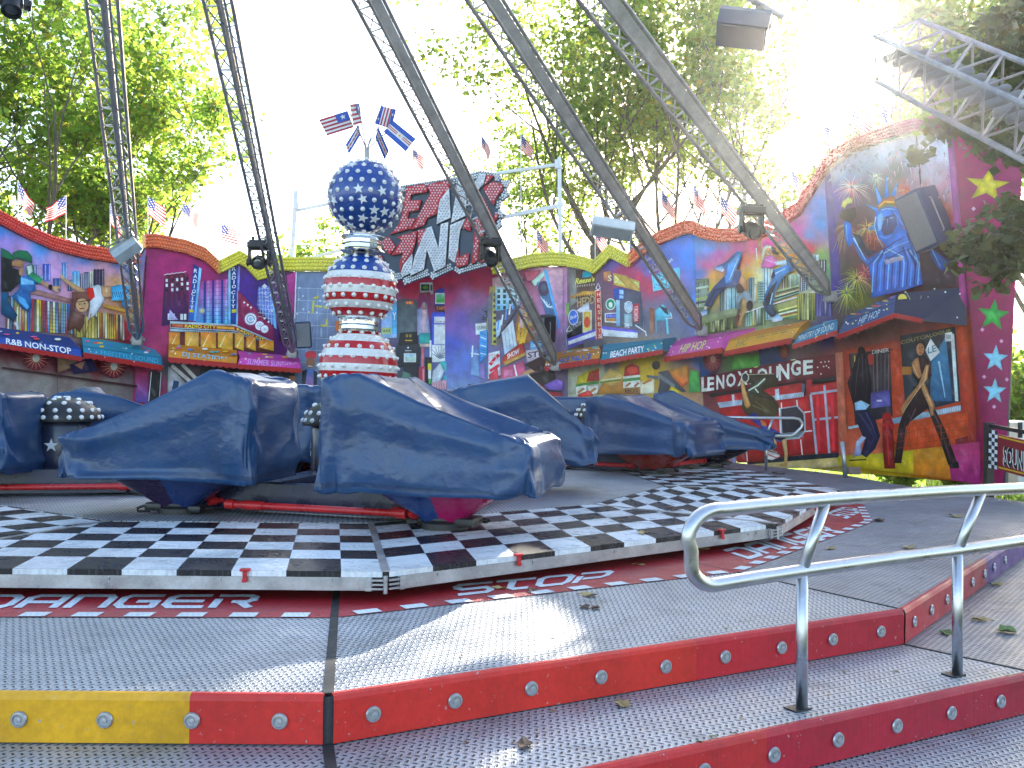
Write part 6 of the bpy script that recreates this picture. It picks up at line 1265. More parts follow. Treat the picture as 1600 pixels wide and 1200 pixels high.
for q, w, c in (([(405, 640), (398, 700), (420, 780), (450, 830)], 8, '#8acaf8'), ([(440, 600), (470, 590), (530, 595)], 8, '#8acaf8'), ([(500, 600), (545, 650), (560, 700)], 9, '#123a84'), ([(520, 610), (570, 680), (600, 720)], 7, '#5aa4ee'), ([(480, 700), (500, 712), (520, 700)], 6, '#0e2e64'), ([(440, 660), (460, 655), (478, 662)], 4, '#b8e0ff'), ([(495, 650), (520, 645)], 4, '#b8e0ff'), ([(470, 655), (478, 700), (462, 712)], 5, '#0e2e64'), ([(430, 760), (470, 775), (510, 755)], 6, '#6ab4f4'),
                ([(450, 850), (520, 800), (600, 760)], 10, '#123c8a'), ([(455, 870), (530, 825), (620, 790)], 7, '#7cc0fa'), ([(480, 905), (560, 860), (640, 830)], 8, '#123c8a'), ([(600, 740), (640, 860), (655, 1000)], 9, '#0e3478'), ([(620, 760), (665, 900), (680, 1040)], 6, '#6ab4f4'), ([(360, 940), (400, 900), (440, 870)], 8, '#0e3478'), ([(300, 820), (345, 890)], 9, '#0c2c60'), ([(220, 690), (228, 790)], 7, '#8acaf8'), ([(205, 700), (212, 780)], 5, '#0e3478')):
    p.stroke(q, w, c, w*.35)
p.done('mural', 'mural of a blue torch statue with fireworks above a corner shop')
# ---------------- panel 7: magenta end board with stars
p = Paint(7)
p.bg([(1510, 250, '#a81858'), (1550, 250, '#941450'), (1580, 300, '#901450'), (1540, 450, '#9a1652'), (1570, 600, '#8e1450'), (1550, 700, '#a01858'), (1530, 400, '#a01a58')], nx=16, ny=60, seed=8, warp=5)
p.zoom(3.53, 1280, 440)
p.star(960, 185, 92, '#20a838', .42, -1.45, 1.0); p.star(972, 425, 78, '#8ad0ec', .42, -1.5, .92); p.star(968, 605, 74, '#8ad0ec', .42, -1.52, .9); p.dots([(900, 265), (1005, 328), (965, 690), (910, 525), (1035, 540)], 12, '#e0a0c8')
p.zoom(4, 1280, 180); p.star(1050, 440, 110, '#d8c020', .42, -1.45, 1.3); p.dots([(965, 585), (1190, 578)], 14, '#e0a0c8')
p.done('mural', 'magenta end board with a yellow, a green and two pale blue stars')

# ---------------- bulb trim along the top
TRIM = [[(-160, 250), (-60, 306), (0, 341), (40, 362), (80, 380), (130, 393), (180, 401), (213, 402)], [(224, 377), (245, 377), (290, 386), (320, 398), (341, 418)], [(341, 418), (372, 402), (383, 408), (402, 428), (418, 424)], [(418, 418), (437, 413), (459, 413), (500, 413), (560, 415)],
        [(770, 419), (800, 415), (830, 408), (860, 405), (884, 406), (916, 412), (930, 418)], [(930, 418), (955, 393), (984, 408)], [(984, 406), (1000, 393), (1030, 373), (1068, 357)], [(1068, 357), (1083, 355), (1100, 363), (1126, 368), (1156, 368), (1198, 358), (1226, 342), (1250, 326)], [(1250, 326), (1280, 277), (1305, 246), (1335, 228)], [(1335, 228), (1380, 211), (1430, 197), (1470, 192), (1495, 192)]]
CS = [(-200, '#f02410'), (60, '#f42810'), (150, '#fa4a10'), (215, '#ff6414'), (335, '#ff7818'), (343, '#fce418'), (980, '#fce418'), (988, '#ff6a18'), (1150, '#ff5e20'), (1230, '#f0402a'), (1290, '#d03820'), (1340, '#c05030'), (1400, '#9a4a5a'), (1500, '#8a4a70')]
def tcol(x):
    for (xa, ca), (xb, cb) in zip(CS, CS[1:]):
        if xa <= x <= xb: return lerp(C(ca), C(cb), (x-xa)/(xb-xa))
    return C(CS[-1][1])
def surf_at(px):
    for i in range(8):
        if px < S_[i+1](topy(px)): return SURF[i]
    return SURF[7]
for seg in TRIM:
    tb = MB(); n = 0; samp = []
    for (xa, ya), (xb, yb) in zip(seg, seg[1:]):
        L = math.hypot(xb-xa, yb-ya); m_ = max(1, int(L/4.2))
        for k in range(m_): samp.append((xa+(xb-xa)*k/m_, ya+(yb-ya)*k/m_))
    samp.append(seg[-1]); H = 10.5
    fr_, bk = [], []
    for x, y in samp:
        s = surf_at(x); fr_.append([s.at(x, y+dy, .10) for dy in (-H, H)]); bk.append([s.at(x, y+dy, -.05) for dy in (-H, H)])
    for i in range(len(samp)-1):
        c = lerp(tcol(samp[i][0]), (0, 0, 0), .25)
        a, d_ = i, i+1
        tb.add([fr_[a][0], fr_[d_][0], fr_[d_][1], fr_[a][1]], [(0, 1, 2, 3)], c); tb.add([fr_[a][0], fr_[d_][0], bk[d_][0], bk[a][0]], [(0, 1, 2, 3)], c); tb.add([fr_[a][1], fr_[d_][1], bk[d_][1], bk[a][1]], [(0, 1, 2, 3)], c)
    for e_ in (0, -1): tb.add([fr_[e_][0], fr_[e_][1], bk[e_][1], bk[e_][0]], [(0, 1, 2, 3)], c)
    for i, (x, y) in enumerate(samp):
        s = surf_at(x)
        for r in range(4):
            yy = y-H+2.6+r*5.3; xx = x+(2.1 if r % 2 else 0); q = s.at(xx, yy, .10); nn = (s.at(xx, yy, .2)-q).normalized()
            tb.dome(q, nn, .027*q.y/18, .04, 6, 2, lerp(tcol(x), (1, 1, 1), .06))
    tb.build('bulb_trim', M_GLOSS, wall, fix=False)
# small white downlights, cables and posts on the wall
b = MB(); s = SURF[6]
b.tube([s.at(1434, 211, .03), s.at(1441, 292, .03)], .012, 6); b.tube([SURF[0].at(228, 400, .03), SURF[0].at(219, 520, .03)], .010, 6); b.build('cable', M_BLACK, wall)
# ================================================================== awnings over the booths
class Plane3:
    """flat sheet through three points; at() finds its point seen at a photo pixel"""
    def __init__(s, a, b, c):
        s.a = Vector(a); s.n = (Vector(b)-s.a).cross(Vector(c)-s.a).normalized()
        if s.n.dot(EYE-s.a) < 0: s.n = -s.n
    def at(s, px, py, off=0.0):
        d = ray(px, py); t = (s.a-EYE).dot(s.n)/d.dot(s.n); return EYE+d*t+s.n*off
def on(s, px, py, off):
    A = aty(s.s0(py), py, s.Y0); B = aty(s.s1(py), py, s.Y1); n = Vector((B.y-A.y, A.x-B.x, 0)).normalized()
    if n.y > 0: n = -n
    d = ray(px, py); t = (A+n*off-EYE).dot(n)/d.dot(n); return EYE+d*t
M_UNDER = pmat('awning_lining', (.26, .17, .15), .8, 0, .3, 4)
def awning(i, back, crease, bot, col, col_top, text, tcol_, label, fringe=6, tquad=None, spots=True, off=(.05, .42, .60), seed=0, bold=.02):
    s = SURF[i]; rs = random.Random(seed+40)
    Bk = [on(s, x, y, off[0]) for x, y in back]; Cr = [on(s, x, y, off[1]) for x, y in crease]; Bt = [on(s, x, y, off[2]) for x, y in bot]
    t = thing('awning', (Bk[0]+Bk[1])/2, label, 'awning', 'painted awnings along the backdrop')
    b = MB(); ct, cf = C(col_top), C(col)
    up3 = Vector((0, 0, .02))
    b.slab([Bk[0], Bk[1], Cr[1], Cr[0]], -up3, ct); b.slab([Cr[0], Cr[1], Bt[1], Bt[0]], -up3-Vector((0, -.015, 0)), cf)
    lowL, lowR = Vector((Bk[0].x, Bk[0].y, Bt[0].z+.02)), Vector((Bk[1].x, Bk[1].y, Bt[1].z+.02))
    b.slab([Bk[0], Cr[0], Bt[0], lowL], (Bt[1]-Bt[0]).normalized()*.012, lerp(cf, ct, .5)); b.slab([Bk[1], Cr[1], Bt[1], lowR], (Bt[0]-Bt[1]).normalized()*.012, lerp(cf, ct, .5))
    b.build('cover', M_CLOTH, t)
    b = MB(); b.slab([Bt[0]+Vector((0, .03, .03)), Bt[1]+Vector((0, .03, .03)), lowR+up3, lowL+up3], Vector((0, 0, -.012)))
    for k in range(5):
        f = k/4; a, c = Bt[0].lerp(Bt[1], f), lowL.lerp(lowR, f); b.beam(a+Vector((0, .04, .0)), c, .03, .03)
    b.build('lining', M_UNDER, t)
    d = Bt[1]-Bt[0]; L = d.length; n = max(6, int(L/.13)); h = abs(aty(800, 600+fringe, Bt[0].y).z-aty(800, 600, Bt[0].y).z); b = MB(); red = C('#c01c18', .85); fw_ = Vector((0, -.012, 0))
    pts = [Bt[0]+fw_+Vector((0, 0, .03)), Bt[1]+fw_+Vector((0, 0, .03))]
    for k in range(n*4, -1, -1):
        f = k/(n*4); pts.append(Bt[0]+d*f+fw_-Vector((0, 0, h*(.62+.38*abs(math.sin(math.pi*f*n))))))
    b.slab(pts, Vector((0, .012, 0)), red); b.build('scalloped_fringe', M_CLOTH, t)
    P = Paint(i, surf=Plane3(Cr[0], Cr[1], Bt[0])); P.b = MB(); P.k = 6
    x0, x1 = crease[0][0], crease[1][0]
    def fq(u0, u1, v0, v1_):
        def f(u, v): return tuple(bot[0][q]*(1-u)*(1-v)+bot[1][q]*u*(1-v)+crease[1][q]*u*v+crease[0][q]*(1-u)*v for q in (0, 1))
        return [f(u0, v0), f(u1, v0), f(u1, v1_), f(u0, v1_)]
    if text:
        P.text(text, fq(*tquad), '#203040' if tcol_ != '#203040' else '#f0f0e8', bold+.025); P.text(text, fq(*tquad), tcol_, bold)
    P.stroke(fq(0, 1, .93, .97)[:2], 1.0, lerp(cf, (0, 0, 0), .5))
    if spots:
        for k in range(16):
            u, v = rs.random(), rs.random(); q = fq(u, u, v, v)[0]
            if text and tquad[0]-.03 < u < tquad[1]+.03 and tquad[2]-.1 < v < tquad[3]+.1: continue
            P.star(q[0], q[1], rs.uniform(1.0, 2.2), rs.choice(['#f0e8d8', '#f0e060', '#e8f0f8']))
    P.b.build('lettering', M_CLOTH, t, fix=False)
    if spots:
        P = Paint(i, surf=Plane3(Bk[0], Bk[1], Cr[0])); P.b = MB(); P.k = 6
        for k in range(11):
            u, v = rs.uniform(.04, .96), rs.uniform(.2, .8)
            q = tuple(back[0][z]*(1-u)*(1-v)+back[1][z]*u*(1-v)+crease[1][z]*u*v+crease[0][z]*(1-u)*v for z in (0, 1))
            P.disc(q[0], q[1], rs.uniform(2.5, 5.5), rs.choice(['#e0b030', '#d05080', '#3a70c0', '#e8e0d0', '#40a0a0', '#d04030']), rs.uniform(.9, 1.8), 10)
        P.b.build('confetti_print', M_CLOTH, t, fix=False)
    return t
awning(0, [(-70, 502), (108, 527)], [(-72, 514), (126, 544)], [(-74, 527), (129, 560)], '#2048a0', '#243c78', 'R&B NON-STOP', '#e4f0f8', 'navy awning lettered R&B NON-STOP at the left edge', 6, (.41, .92, .22, .86), seed=1)
awning(0, [(128, 527), (239, 543)], [(130, 540), (253, 558)], [(131, 553), (254, 573)], '#2088a8', '#2890a8', 'FREESTYLE SOUND', '#48b0cc', 'teal awning with faded lettering beside the magenta board', 7, (.22, .95, .28, .74), seed=2, bold=.0)
awning(1, [(263, 537), (370, 547)], [(264, 545), (371, 557)], [(263, 560), (370, 570)], '#d88818', '#c87c18', 'DJ STATION', '#8aa8b0', 'orange awning lettered DJ STATION', 7, (.20, .84, .22, .82), seed=3)
awning(1, [(371, 548), (466, 557)], [(375, 557), (469, 565)], [(371, 571), (471, 578)], '#d84aa8', '#c83c98', 'SUMMER SUNSHINE', '#f088c8', 'pink awning with pale pink lettering left of the sphere column', 6, (.14, .94, .2, .84), seed=4)
awning(4, [(853, 553), (936, 540)], [(853, 562), (939, 548)], [(851, 574), (936, 562)], '#c88420', '#b87424', 'DANCE PALACE', '#2a58a0', 'orange awning lettered DANCE PALACE', 7, (.10, .84, .22, .84), seed=5)
awning(4, [(944, 538), (1056, 527)], [(941, 549), (1034, 532)], [(938, 565), (1036, 548)], '#1f7c90', '#1f7890', 'BEACH PARTY', '#e8f0e8', 'teal awning lettered BEACH PARTY', 6, (.15, .70, .2, .82), seed=6)
awning(5, [(1060, 529), (1180, 512)], [(1049, 540), (1132, 523)], [(1037, 560), (1129, 545)], '#d050a0', '#c04090', 'HIP HOP', '#f0c088', 'pink awning lettered HIP HOP', 7, (.22, .68, .22, .88), seed=7)
awning(5, [(1150, 522), (1266, 500)], [(1140, 531), (1252, 509)], [(1131, 551), (1237, 530)], '#d8941c', '#d07c1c', 'HOUSE VIBES', '#a8882c', 'orange awning with faint dark yellow lettering', 7, (.14, .84, .22, .84), seed=8, bold=.0)
awning(5, [(1262, 512), (1306, 499)], [(1247, 523), (1309, 499)], [(1238, 541), (1308, 518)], '#2c7c9c', '#2080a0', 'MINISTRY OF SOUND', '#c0dce8', 'narrow teal awning with white lettering beside the corner shop', 6, (.06, .92, .3, .84), seed=9, bold=.0)
aw = awning(6, [(1322, 494), (1402, 459)], [(1318, 503), (1400, 470)], [(1308, 526), (1397, 492)], '#2c4478', '#2a4a80', 'HIP HOP', '#a8c8e0', 'dark blue awning with a starry space print over the corner shop', 6, (.34, .72, .3, .85), seed=10, bold=.0)
aw2 = SURF[6]; Q4 = [(1401, 459), (1506, 449), (1511, 509), (1441, 501), (1397, 492)]
fpts = [on(aw2, 1401, 459, .44), on(aw2, 1506, 449, .10), on(aw2, 1511, 509, .22), on(aw2, 1441, 501, .52), on(aw2, 1397, 492, .60)]
b = MB(); b.slab(fpts, Vector((0, .02, 0)), C('#10183a')); b.build('side_cover', M_CLOTH, aw)
P = Paint(6, surf=Plane3(fpts[0], fpts[1], fpts[2])); P.b = MB(); P.k = 80; P.zoom(3.53, 1280, 440)
for x, y, r, c in ((463, 95, 24, '#c8b820'), (512, 138, 17, '#88a020'), (655, 100, 17, '#50982c'), (693, 132, 24, '#a01c28'), (598, 172, 12, '#c03868'), (533, 103, 10, '#d06088')): P.disc(x, y, r, c)
P.dots([(430, 128), (605, 90), (640, 42), (742, 105), (745, 122), (620, 205), (540, 115), (765, 200), (480, 60), (700, 60), (780, 70)], 6, '#d8e0f0')
P.stroke([(485, 60), (550, 185)], 3, '#a09880'); P.stroke([(568, 80), (545, 170)], 3, '#a09880'); P.stroke([(425, 125), (560, 190)], 3, '#a09880')
P.b.build('space_print', M_CLOTH, aw, fix=False)
b = MB(); s0, s1_ = fpts[4]-Vector((0, .012, 0)), fpts[3]-Vector((0, .012, 0)); pts = [s0+Vector((0, 0, .03)), s1_+Vector((0, 0, .03))]
for k in range(40, -1, -1): f = k/40; pts.append(s0.lerp(s1_, f)-Vector((0, 0, .05*(.62+.38*abs(math.sin(math.pi*f*7))))))
b.slab(pts, Vector((0, .012, 0)), C('#c01c18', .85)); b.build('scalloped_fringe', M_CLOTH, aw)

# ================================================================== BREAK DANCE bulb sign on its frame
sgA, sgB = aty(540, 400, 20.1), aty(800, 400, 19.6)
sg = Plane3(sgA, sgB, aty(540, 300, 20.1)); sign = thing('bulb_sign', aty(700, 430, 19.8), 'jagged red and white bulb sign reading BREAK DANCE above the backdrop', 'sign')
def Z2(pts): return [(x/5.457+590, y/5.457+250) for x, y in pts]
outl = Z2([(-240, 300), (215, 213), (660, 145), (870, 90), (1040, 112), (1060, 172), (1140, 172), (1095, 248), (1122, 300), (1055, 352), (1045, 420), (1088, 465), (1052, 510), (1062, 560), (960, 650), (945, 900), (850, 925), (690, 972), (640, 935), (462, 1018), (440, 985), (225, 1062), (205, 1015), (-240, 1110)])
SLATE, SRED, SWHT = C('#3c4a5c', .9), C('#c02434', .85), C('#dcdcdc', .9)
b = MB(); b.slab([sg.at(*q) for q in outl], -sg.n*.12, SLATE); b.build('sign_board', M_PAINT, sign)
LET = [('E', 'r', [(255, 235), (400, 212), (432, 245), (425, 280), (292, 300), (285, 352), (382, 345), (355, 432), (272, 450), (262, 505), (328, 500), (292, 585), (110, 642), (185, 560), (215, 470), (240, 330)]),
       ('A', 'r', [(440, 212), (622, 178), (618, 240), (540, 340), (515, 440), (505, 465), (430, 500), (402, 560), (285, 602), (310, 560), (455, 290), (430, 235)]), ('A', 'w', [(614, 246), (627, 495), (508, 552), (522, 430), (535, 350)]),
       ('K', 'w', [(690, 200), (752, 185), (762, 350), (752, 480), (632, 540)]), ('K', 'w', [(765, 350), (800, 240), (880, 128), (928, 122), (905, 212), (832, 290), (850, 330), (845, 420), (800, 395)]), ('K', 'r', [(934, 135), (1000, 138), (930, 210), (912, 214)]),
       ('K', 'r', [(905, 240), (990, 190), (1068, 212), (1066, 268), (1022, 312), (992, 392), (955, 340), (925, 290)]), ('K', 'r', [(860, 330), (905, 320), (1012, 550), (985, 562), (940, 500), (890, 420)]),
       ('D', 'r', [(20, 685), (100, 660), (165, 740), (110, 812), (60, 760)]), ('A', 'r', [(170, 660), (342, 610), (334, 690), (300, 800), (215, 900), (200, 965), (190, 885), (225, 800), (125, 815), (210, 690)]), ('A', 'w', [(300, 806), (306, 835), (290, 965), (215, 1002), (207, 960), (225, 900)]),
       ('N', 'r', [(350, 602), (430, 590), (372, 700), (348, 742)]), ('N', 'w', [(372, 706), (415, 592), (465, 570), (525, 760), (545, 552), (608, 535), (582, 912), (490, 955), (425, 762), (400, 935), (285, 990), (322, 830)]),
       ('C', 'w', [(625, 560), (752, 507), (722, 572), (708, 600), (694, 700), (690, 760), (660, 880), (610, 842)]), ('C', 'r', [(757, 505), (797, 482), (797, 615), (728, 580)]), ('C', 'r', [(697, 760), (697, 832), (785, 796), (775, 892), (690, 922), (664, 882)]),
       ('E', 'r', [(835, 495), (895, 478), (905, 600), (910, 650), (868, 662), (862, 860), (806, 892), (830, 640)]), ('E', 'r', [(912, 540), (960, 530), (985, 570), (915, 590)]), ('E', 'r', [(1000, 470), (1036, 463), (1016, 512), (1000, 520)]), ('E', 'r', [(870, 790), (990, 790), (1000, 840), (880, 880)]),
       ('R', 'r', [(60, 270), (200, 240), (190, 400), (120, 540), (40, 560)]), ('B', 'r', [(-200, 320), (20, 280), (10, 560), (-200, 600)]), ('D', 'r', [(-200, 720), (-20, 690), (60, 860), (-30, 960), (-200, 990)])]
def inside(x, y, poly):
    c = False; j = len(poly)-1
    for i in range(len(poly)):
        xi, yi = poly[i]; xj, yj = poly[j]
        if (yi > y) != (yj > y) and x < (xj-xi)*(y-yi)/(yj-yi)+xi: c = not c
        j = i
    return c
bb = MB()
for ch, cc, pz in LET:
    pp = Z2(pz); base = SRED if cc == 'r' else SWHT; b = MB()
    cx_, cy_ = sum(q[0] for q in pp)/len(pp), sum(q[1] for q in pp)/len(pp)
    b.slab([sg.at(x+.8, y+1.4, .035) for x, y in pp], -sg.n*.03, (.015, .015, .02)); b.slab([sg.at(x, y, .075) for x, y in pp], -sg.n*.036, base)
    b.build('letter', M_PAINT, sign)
    x0, x1 = min(q[0] for q in pp), max(q[0] for q in pp); y0, y1 = min(q[1] for q in pp), max(q[1] for q in pp); yy, r = y0, 0
    while yy < y1:
        xx = x0 + (2.3 if r % 2 else 0)
        while xx < x1:
            if all(inside(xx+dx, yy+dy, pp) for dx, dy in ((-1.6, 0), (1.6, 0), (0, -1.6), (0, 1.6))):
                q = sg.at(xx, yy, .075); bb.dome(q, sg.n, .024, .022, 6, 2, C('#f0c8c8', .9) if cc == 'r' else C('#c8c8d0', .8))
            xx += 4.6
        yy += 4.0; r += 1
n = len(outl); cx_, cy_ = 690, 350
for row, ins in ((0, 1.8), (1, 5.4), (2, 9.0)):
    for i in range(1, n-1):
        (xa, ya), (xb, yb) = outl[i], outl[(i+1) % n]; L = math.hypot(xb-xa, yb-ya); k = max(1, int(L/3.6))
        nx_, ny_ = -(yb-ya)/L, (xb-xa)/L
        for j in range(k):
            f = (j+.5*(row % 2))/k; x, y = xa+(xb-xa)*f+nx_*ins, ya+(yb-ya)*f+ny_*ins
            if inside(x, y, outl) and not any(inside(x+dx, y, Z2(pz)) for _, _, pz in LET for dx in (-1.5, 1.5)): bb.dome(sg.at(x, y, .005), sg.n, .026, .024, 6, 2, C('#e8ecec', .9))
o = bb.build('bulb', M_GLOSS, sign, fix=False); o['kind'] = 'stuff'
yb_ = 21.7
def frame(pieces, blk, sz, foot, r):
    b = MB()
    for a, c, rr_ in pieces: b.tube([aty(*a, yb_), aty(*c, yb_)], rr_, 4)
    b.bbox(aty(*blk, yb_), sz, .02); q = aty(*foot, yb_); b.tube([q, (q.x, yb_, 0)], r, 6); b.build('frame', M_WHITEP, sign)
frame((((463, 298), (455, 440), .07), ((458, 330), (545, 312), .045), ((456, 410), (560, 384), .045), ((463, 322), (463, 344), .03)), (463, 322), (.14, .12, .2), (455, 440), .07)
frame((((874, 246), (876, 440), .06), ((775, 271), (872, 257), .05), ((770, 343), (880, 320), .06)), (872, 257), (.16, .14, .22), (876, 440), .06)


# ================================================================== lattice light masts leaning in over the ride
def mast(foot, topp, Yf, Yt, w0, w1, label, side=1, solid=True):
    F = aty(*foot, Yf); T = aty(*topp, Yt); d = (T-F); L = d.length; d.normalize()
    vdir = (F-EYE).normalized(); s = d.cross(vdir).normalized()*side; u = s.cross(d).normalized()
    if u.dot(vdir) > 0: u = -u
    t = thing('lattice_mast', F, label, 'mast', 'lattice light masts leaning over the ride')
    def W(f): return w0+(w1-w0)*min(1, f*1.0)
    def pt(f, a, c):
        tf = min(1, f*L/.5) if f*L < .5 else 1
        return F+d*(f*L)+(s*a*W(f)+u*c*W(f))*tf
    A_c, B_c, C_c = (-.5, 0), (.5, 0), (-.12, -.55)       # two rails toward the viewer's plane, one behind
    b = MB(); fs = [k/40 for k in range(41)]
    for a, c in (A_c, B_c, C_c, (.0, .1)): b.tube([pt(f, a, c) for f in fs], .027, 8)
    b.build('rail', M_DKSTEEL if solid else M_STEEL, t, smooth=True)
    b = MB(); k = int(L/.36)
    for i in range(k):
        f0, f1, fm = i/k, (i+1)/k, (i+.5)/k
        b.tube([pt(f1, .0, .1), pt(f1, *B_c)], .013, 5); b.tube([pt(f0, .0, .1), pt(f1, *B_c)], .011, 5); b.tube([pt(f0, *A_c), pt(fm, *C_c), pt(f1, *A_c)], .011, 5); b.tube([pt(f0, *B_c), pt(fm, *C_c), pt(f1, *B_c)], .011, 5)
    b.build('rung', M_STEEL, t)
    b = MB()
    for i in range(24):
        f0, f1 = i/24, (i+1)/24
        e = (.14 if not solid else .0)
        q = [pt(f0, -.42+e, .04), pt(f0, -.05-e, .04), pt(f1, -.05-e, .04), pt(f1, -.42+e, .04)]; b.slab(q, -u*.04)
    b.build('cable_tray', M_TRAY if solid else M_STEEL, t)
    b = MB(); b.bbox(F-d*.02, (.22, .16, .2), .03); b.tube([F-s*.14, F+s*.14], .035, 8); b.build('foot_hinge', M_DKSTEEL, t, smooth=True)
    return F, T, d, s, u
def YW(px): return wallY(px)
m1 = mast((215, 532), (152, -70), YW(215)-.35, 10.5, .26, .36, 'leftmost silver lattice mast with a grey floodlight', 1, False)
m2 = mast((457, 552), (325, -70), YW(457)-.45, 11.0, .26, .35, 'second silver lattice mast from the left, black moving light on it', 1, False)
m3 = mast((868, 572), (540, -70), YW(868)-.6, 11.5, .30, .37, 'dark lattice mast crossing in front of the bulb sign', 1)
m4 = mast((1096, 517), (712, -70), YW(1096)-.6, 10.8, .30, .38, 'dark lattice mast with a long pale floodlight over the orange trim', 1)
m5 = mast((1297, 463), (884, -70), YW(1297)-.5, 10.0, .30, .40, 'rightmost dark lattice mast with a black moving light, ending at the dancers painting', 1)
def on_mast(m, px, py):
    F, T, d, s, u = m; r_ = ray(px, py); best = None
    for k in range(401):
        q = F.lerp(T, k/400); e = (q-EYE); w = (e-r_*(e.y)).length
        if best is None or w < best[0]: best = (w, q)
    return best[1].y
def moving_head(px, py, Y, label, sc=1.0, tilt=20, yaw=0):
    c = aty(px, py, Y); t = thing('moving_light', c, label, 'spotlight', 'black moving spotlights on the masts', rz=rad(yaw))
    b = MB(); b.bbox((0, 0, .22*sc), (.42*sc, .30*sc, .13*sc), .02); b.bbox((0, 0, .30*sc), (.36*sc, .2*sc, .05*sc), .01); b.tube([(.12*sc, 0, .3*sc), (.12*sc, 0, .40*sc)], .03*sc, 8); b.tube([(-.12*sc, 0, .3*sc), (-.12*sc, 0, .40*sc)], .03*sc, 8); b.build('base', M_BLACK, t, smooth=True, world=False)
    b = MB()
    for q in (-1, 1):
        b.bbox((q*.175*sc, 0, .02*sc), (.06*sc, .17*sc, .34*sc), .015); b.lathe([(.0, 0), (.075*sc, .0), (.07*sc, .03*sc), (0, .035*sc)], (q*.2*sc, 0, -.10*sc), 16, axis=(q, 0, 0))
    b.bbox((0, 0, .165*sc), (.40*sc, .15*sc, .05*sc), .01); b.build('yoke', M_BLACK, t, smooth=True, world=False)
    a = rad(tilt); ax = Vector((0, -math.cos(a), -math.sin(a)))
    b = MB(); b.lathe([(.0, -.2*sc), (.10*sc, -.19*sc), (.135*sc, -.1*sc), (.14*sc, .05*sc), (.12*sc, .1*sc), (.125*sc, .18*sc), (.105*sc, .185*sc), (.10*sc, .15*sc)], (0, 0, -.1*sc), 24, axis=ax); hd = b.build('head', M_BLACK, t, smooth=True, world=False)
    b = MB(); b.dome(Vector((0, 0, -.1*sc))+ax*.14*sc, ax, .1*sc, .03*sc, 18, 4); b.build('lens', pmat('lens_glass', (.05, .055, .06), .08, 0, .05, 3, coat=1.0), hd, smooth='all', world=False)
    return t
moving_head(405, 402, on_mast(m2, 405, 402)-.1, 'black moving light on the second mast from the left, against the yellow trim', .95, 12, 5)
moving_head(766, 396, on_mast(m3, 766, 396)-.25, 'black moving light in front of the bulb sign', .85, 35, 20)
moving_head(1174, 350, on_mast(m5, 1174, 350)-.2, 'black moving light over the orange trim at the right', .90, 25, 10)
moving_head(18, -8, 9.0, 'black moving light cut off at the top left corner', .75, 60, 30)
def flood(px, py, Y, size, rot, label, mat=None):
    c = aty(px, py, Y); t = thing('floodlight', c, label, 'floodlight', 'floodlights on the masts')
    M = (Matrix.Rotation(rot[2], 3, 'Z') @ Matrix.Rotation(rot[1], 3, 'Y') @ Matrix.Rotation(rot[0], 3, 'X'))
    sx, sy, sz = size; b = MB(); sec = [(-.5, -.42), (-.5, .15), (-.3, .5), (.3, .5), (.5, .15), (.5, -.42)]
    n = len(sec); vs = [M @ Vector((x*sx, y_*sy, z)) for x, z in [(-.5, 0), (.5, 0)] for y_, z in [(a, c_*sz) for a, c_ in sec]]
    b.add(vs, [tuple(range(n)), tuple(range(2*n-1, n-1, -1))]+[(i, (i+1) % n, n+(i+1) % n, n+i) for i in range(n)]); b.build('housing', mat or M_GREYBOX, t, world=False)
    b = MB(); b.box(M @ Vector((0, 0, -.44*sz)), (sx*.9, sy*.86, sz*.06), M=M); b.build('glass', mat if mat and mat.name == 'slate_housing' else pmat('lamp_glass', (.45, .5, .52), .12, 0, .15, 5, coat=.6), t, world=False)
    b = MB(); b.tube([M @ Vector((-.52*sx, 0, 0)), M @ Vector((-.52*sx, 0, .75*sz)), M @ Vector((.52*sx, 0, .75*sz)), M @ Vector((.52*sx, 0, 0))], .014, 6); b.build('bracket', M_DKSTEEL, t, world=False)
flood(197, 389, on_mast(m1, 197, 389)-.3, (.46, .42, .26), (rad(28), rad(-38), rad(10)), 'grey floodlight on the leftmost mast, tilted down to the left')
flood(957, 356, on_mast(m4, 957, 356)-.1, (.70, .34, .24), (rad(-25), rad(9), rad(0)), 'long pale floodlight on the mast above the yellow zigzag trim', M_WHITEP)
flood(1162, 42, 8.6, (.47, .34, .27), (rad(-18), rad(12), rad(-15)), 'slate blue floodlight hanging near the sun at the top', pmat('slate_housing', (.05, .075, .10), .4, .1, .15, 6))
b = MB(); q0, q1 = aty(1120, -30, 8.7), aty(1225, 28, 8.5)
hg = thing('hanging_arm', q0, 'thin steel arm holding the slate blue floodlight at the top', 'bracket')
b.tube([q0, q1], .03, 8); b.tube([aty(1190, -40, 8.7), aty(1180, 30, 8.6)], .02, 8); b.build('arm', M_DKSTEEL, hg)
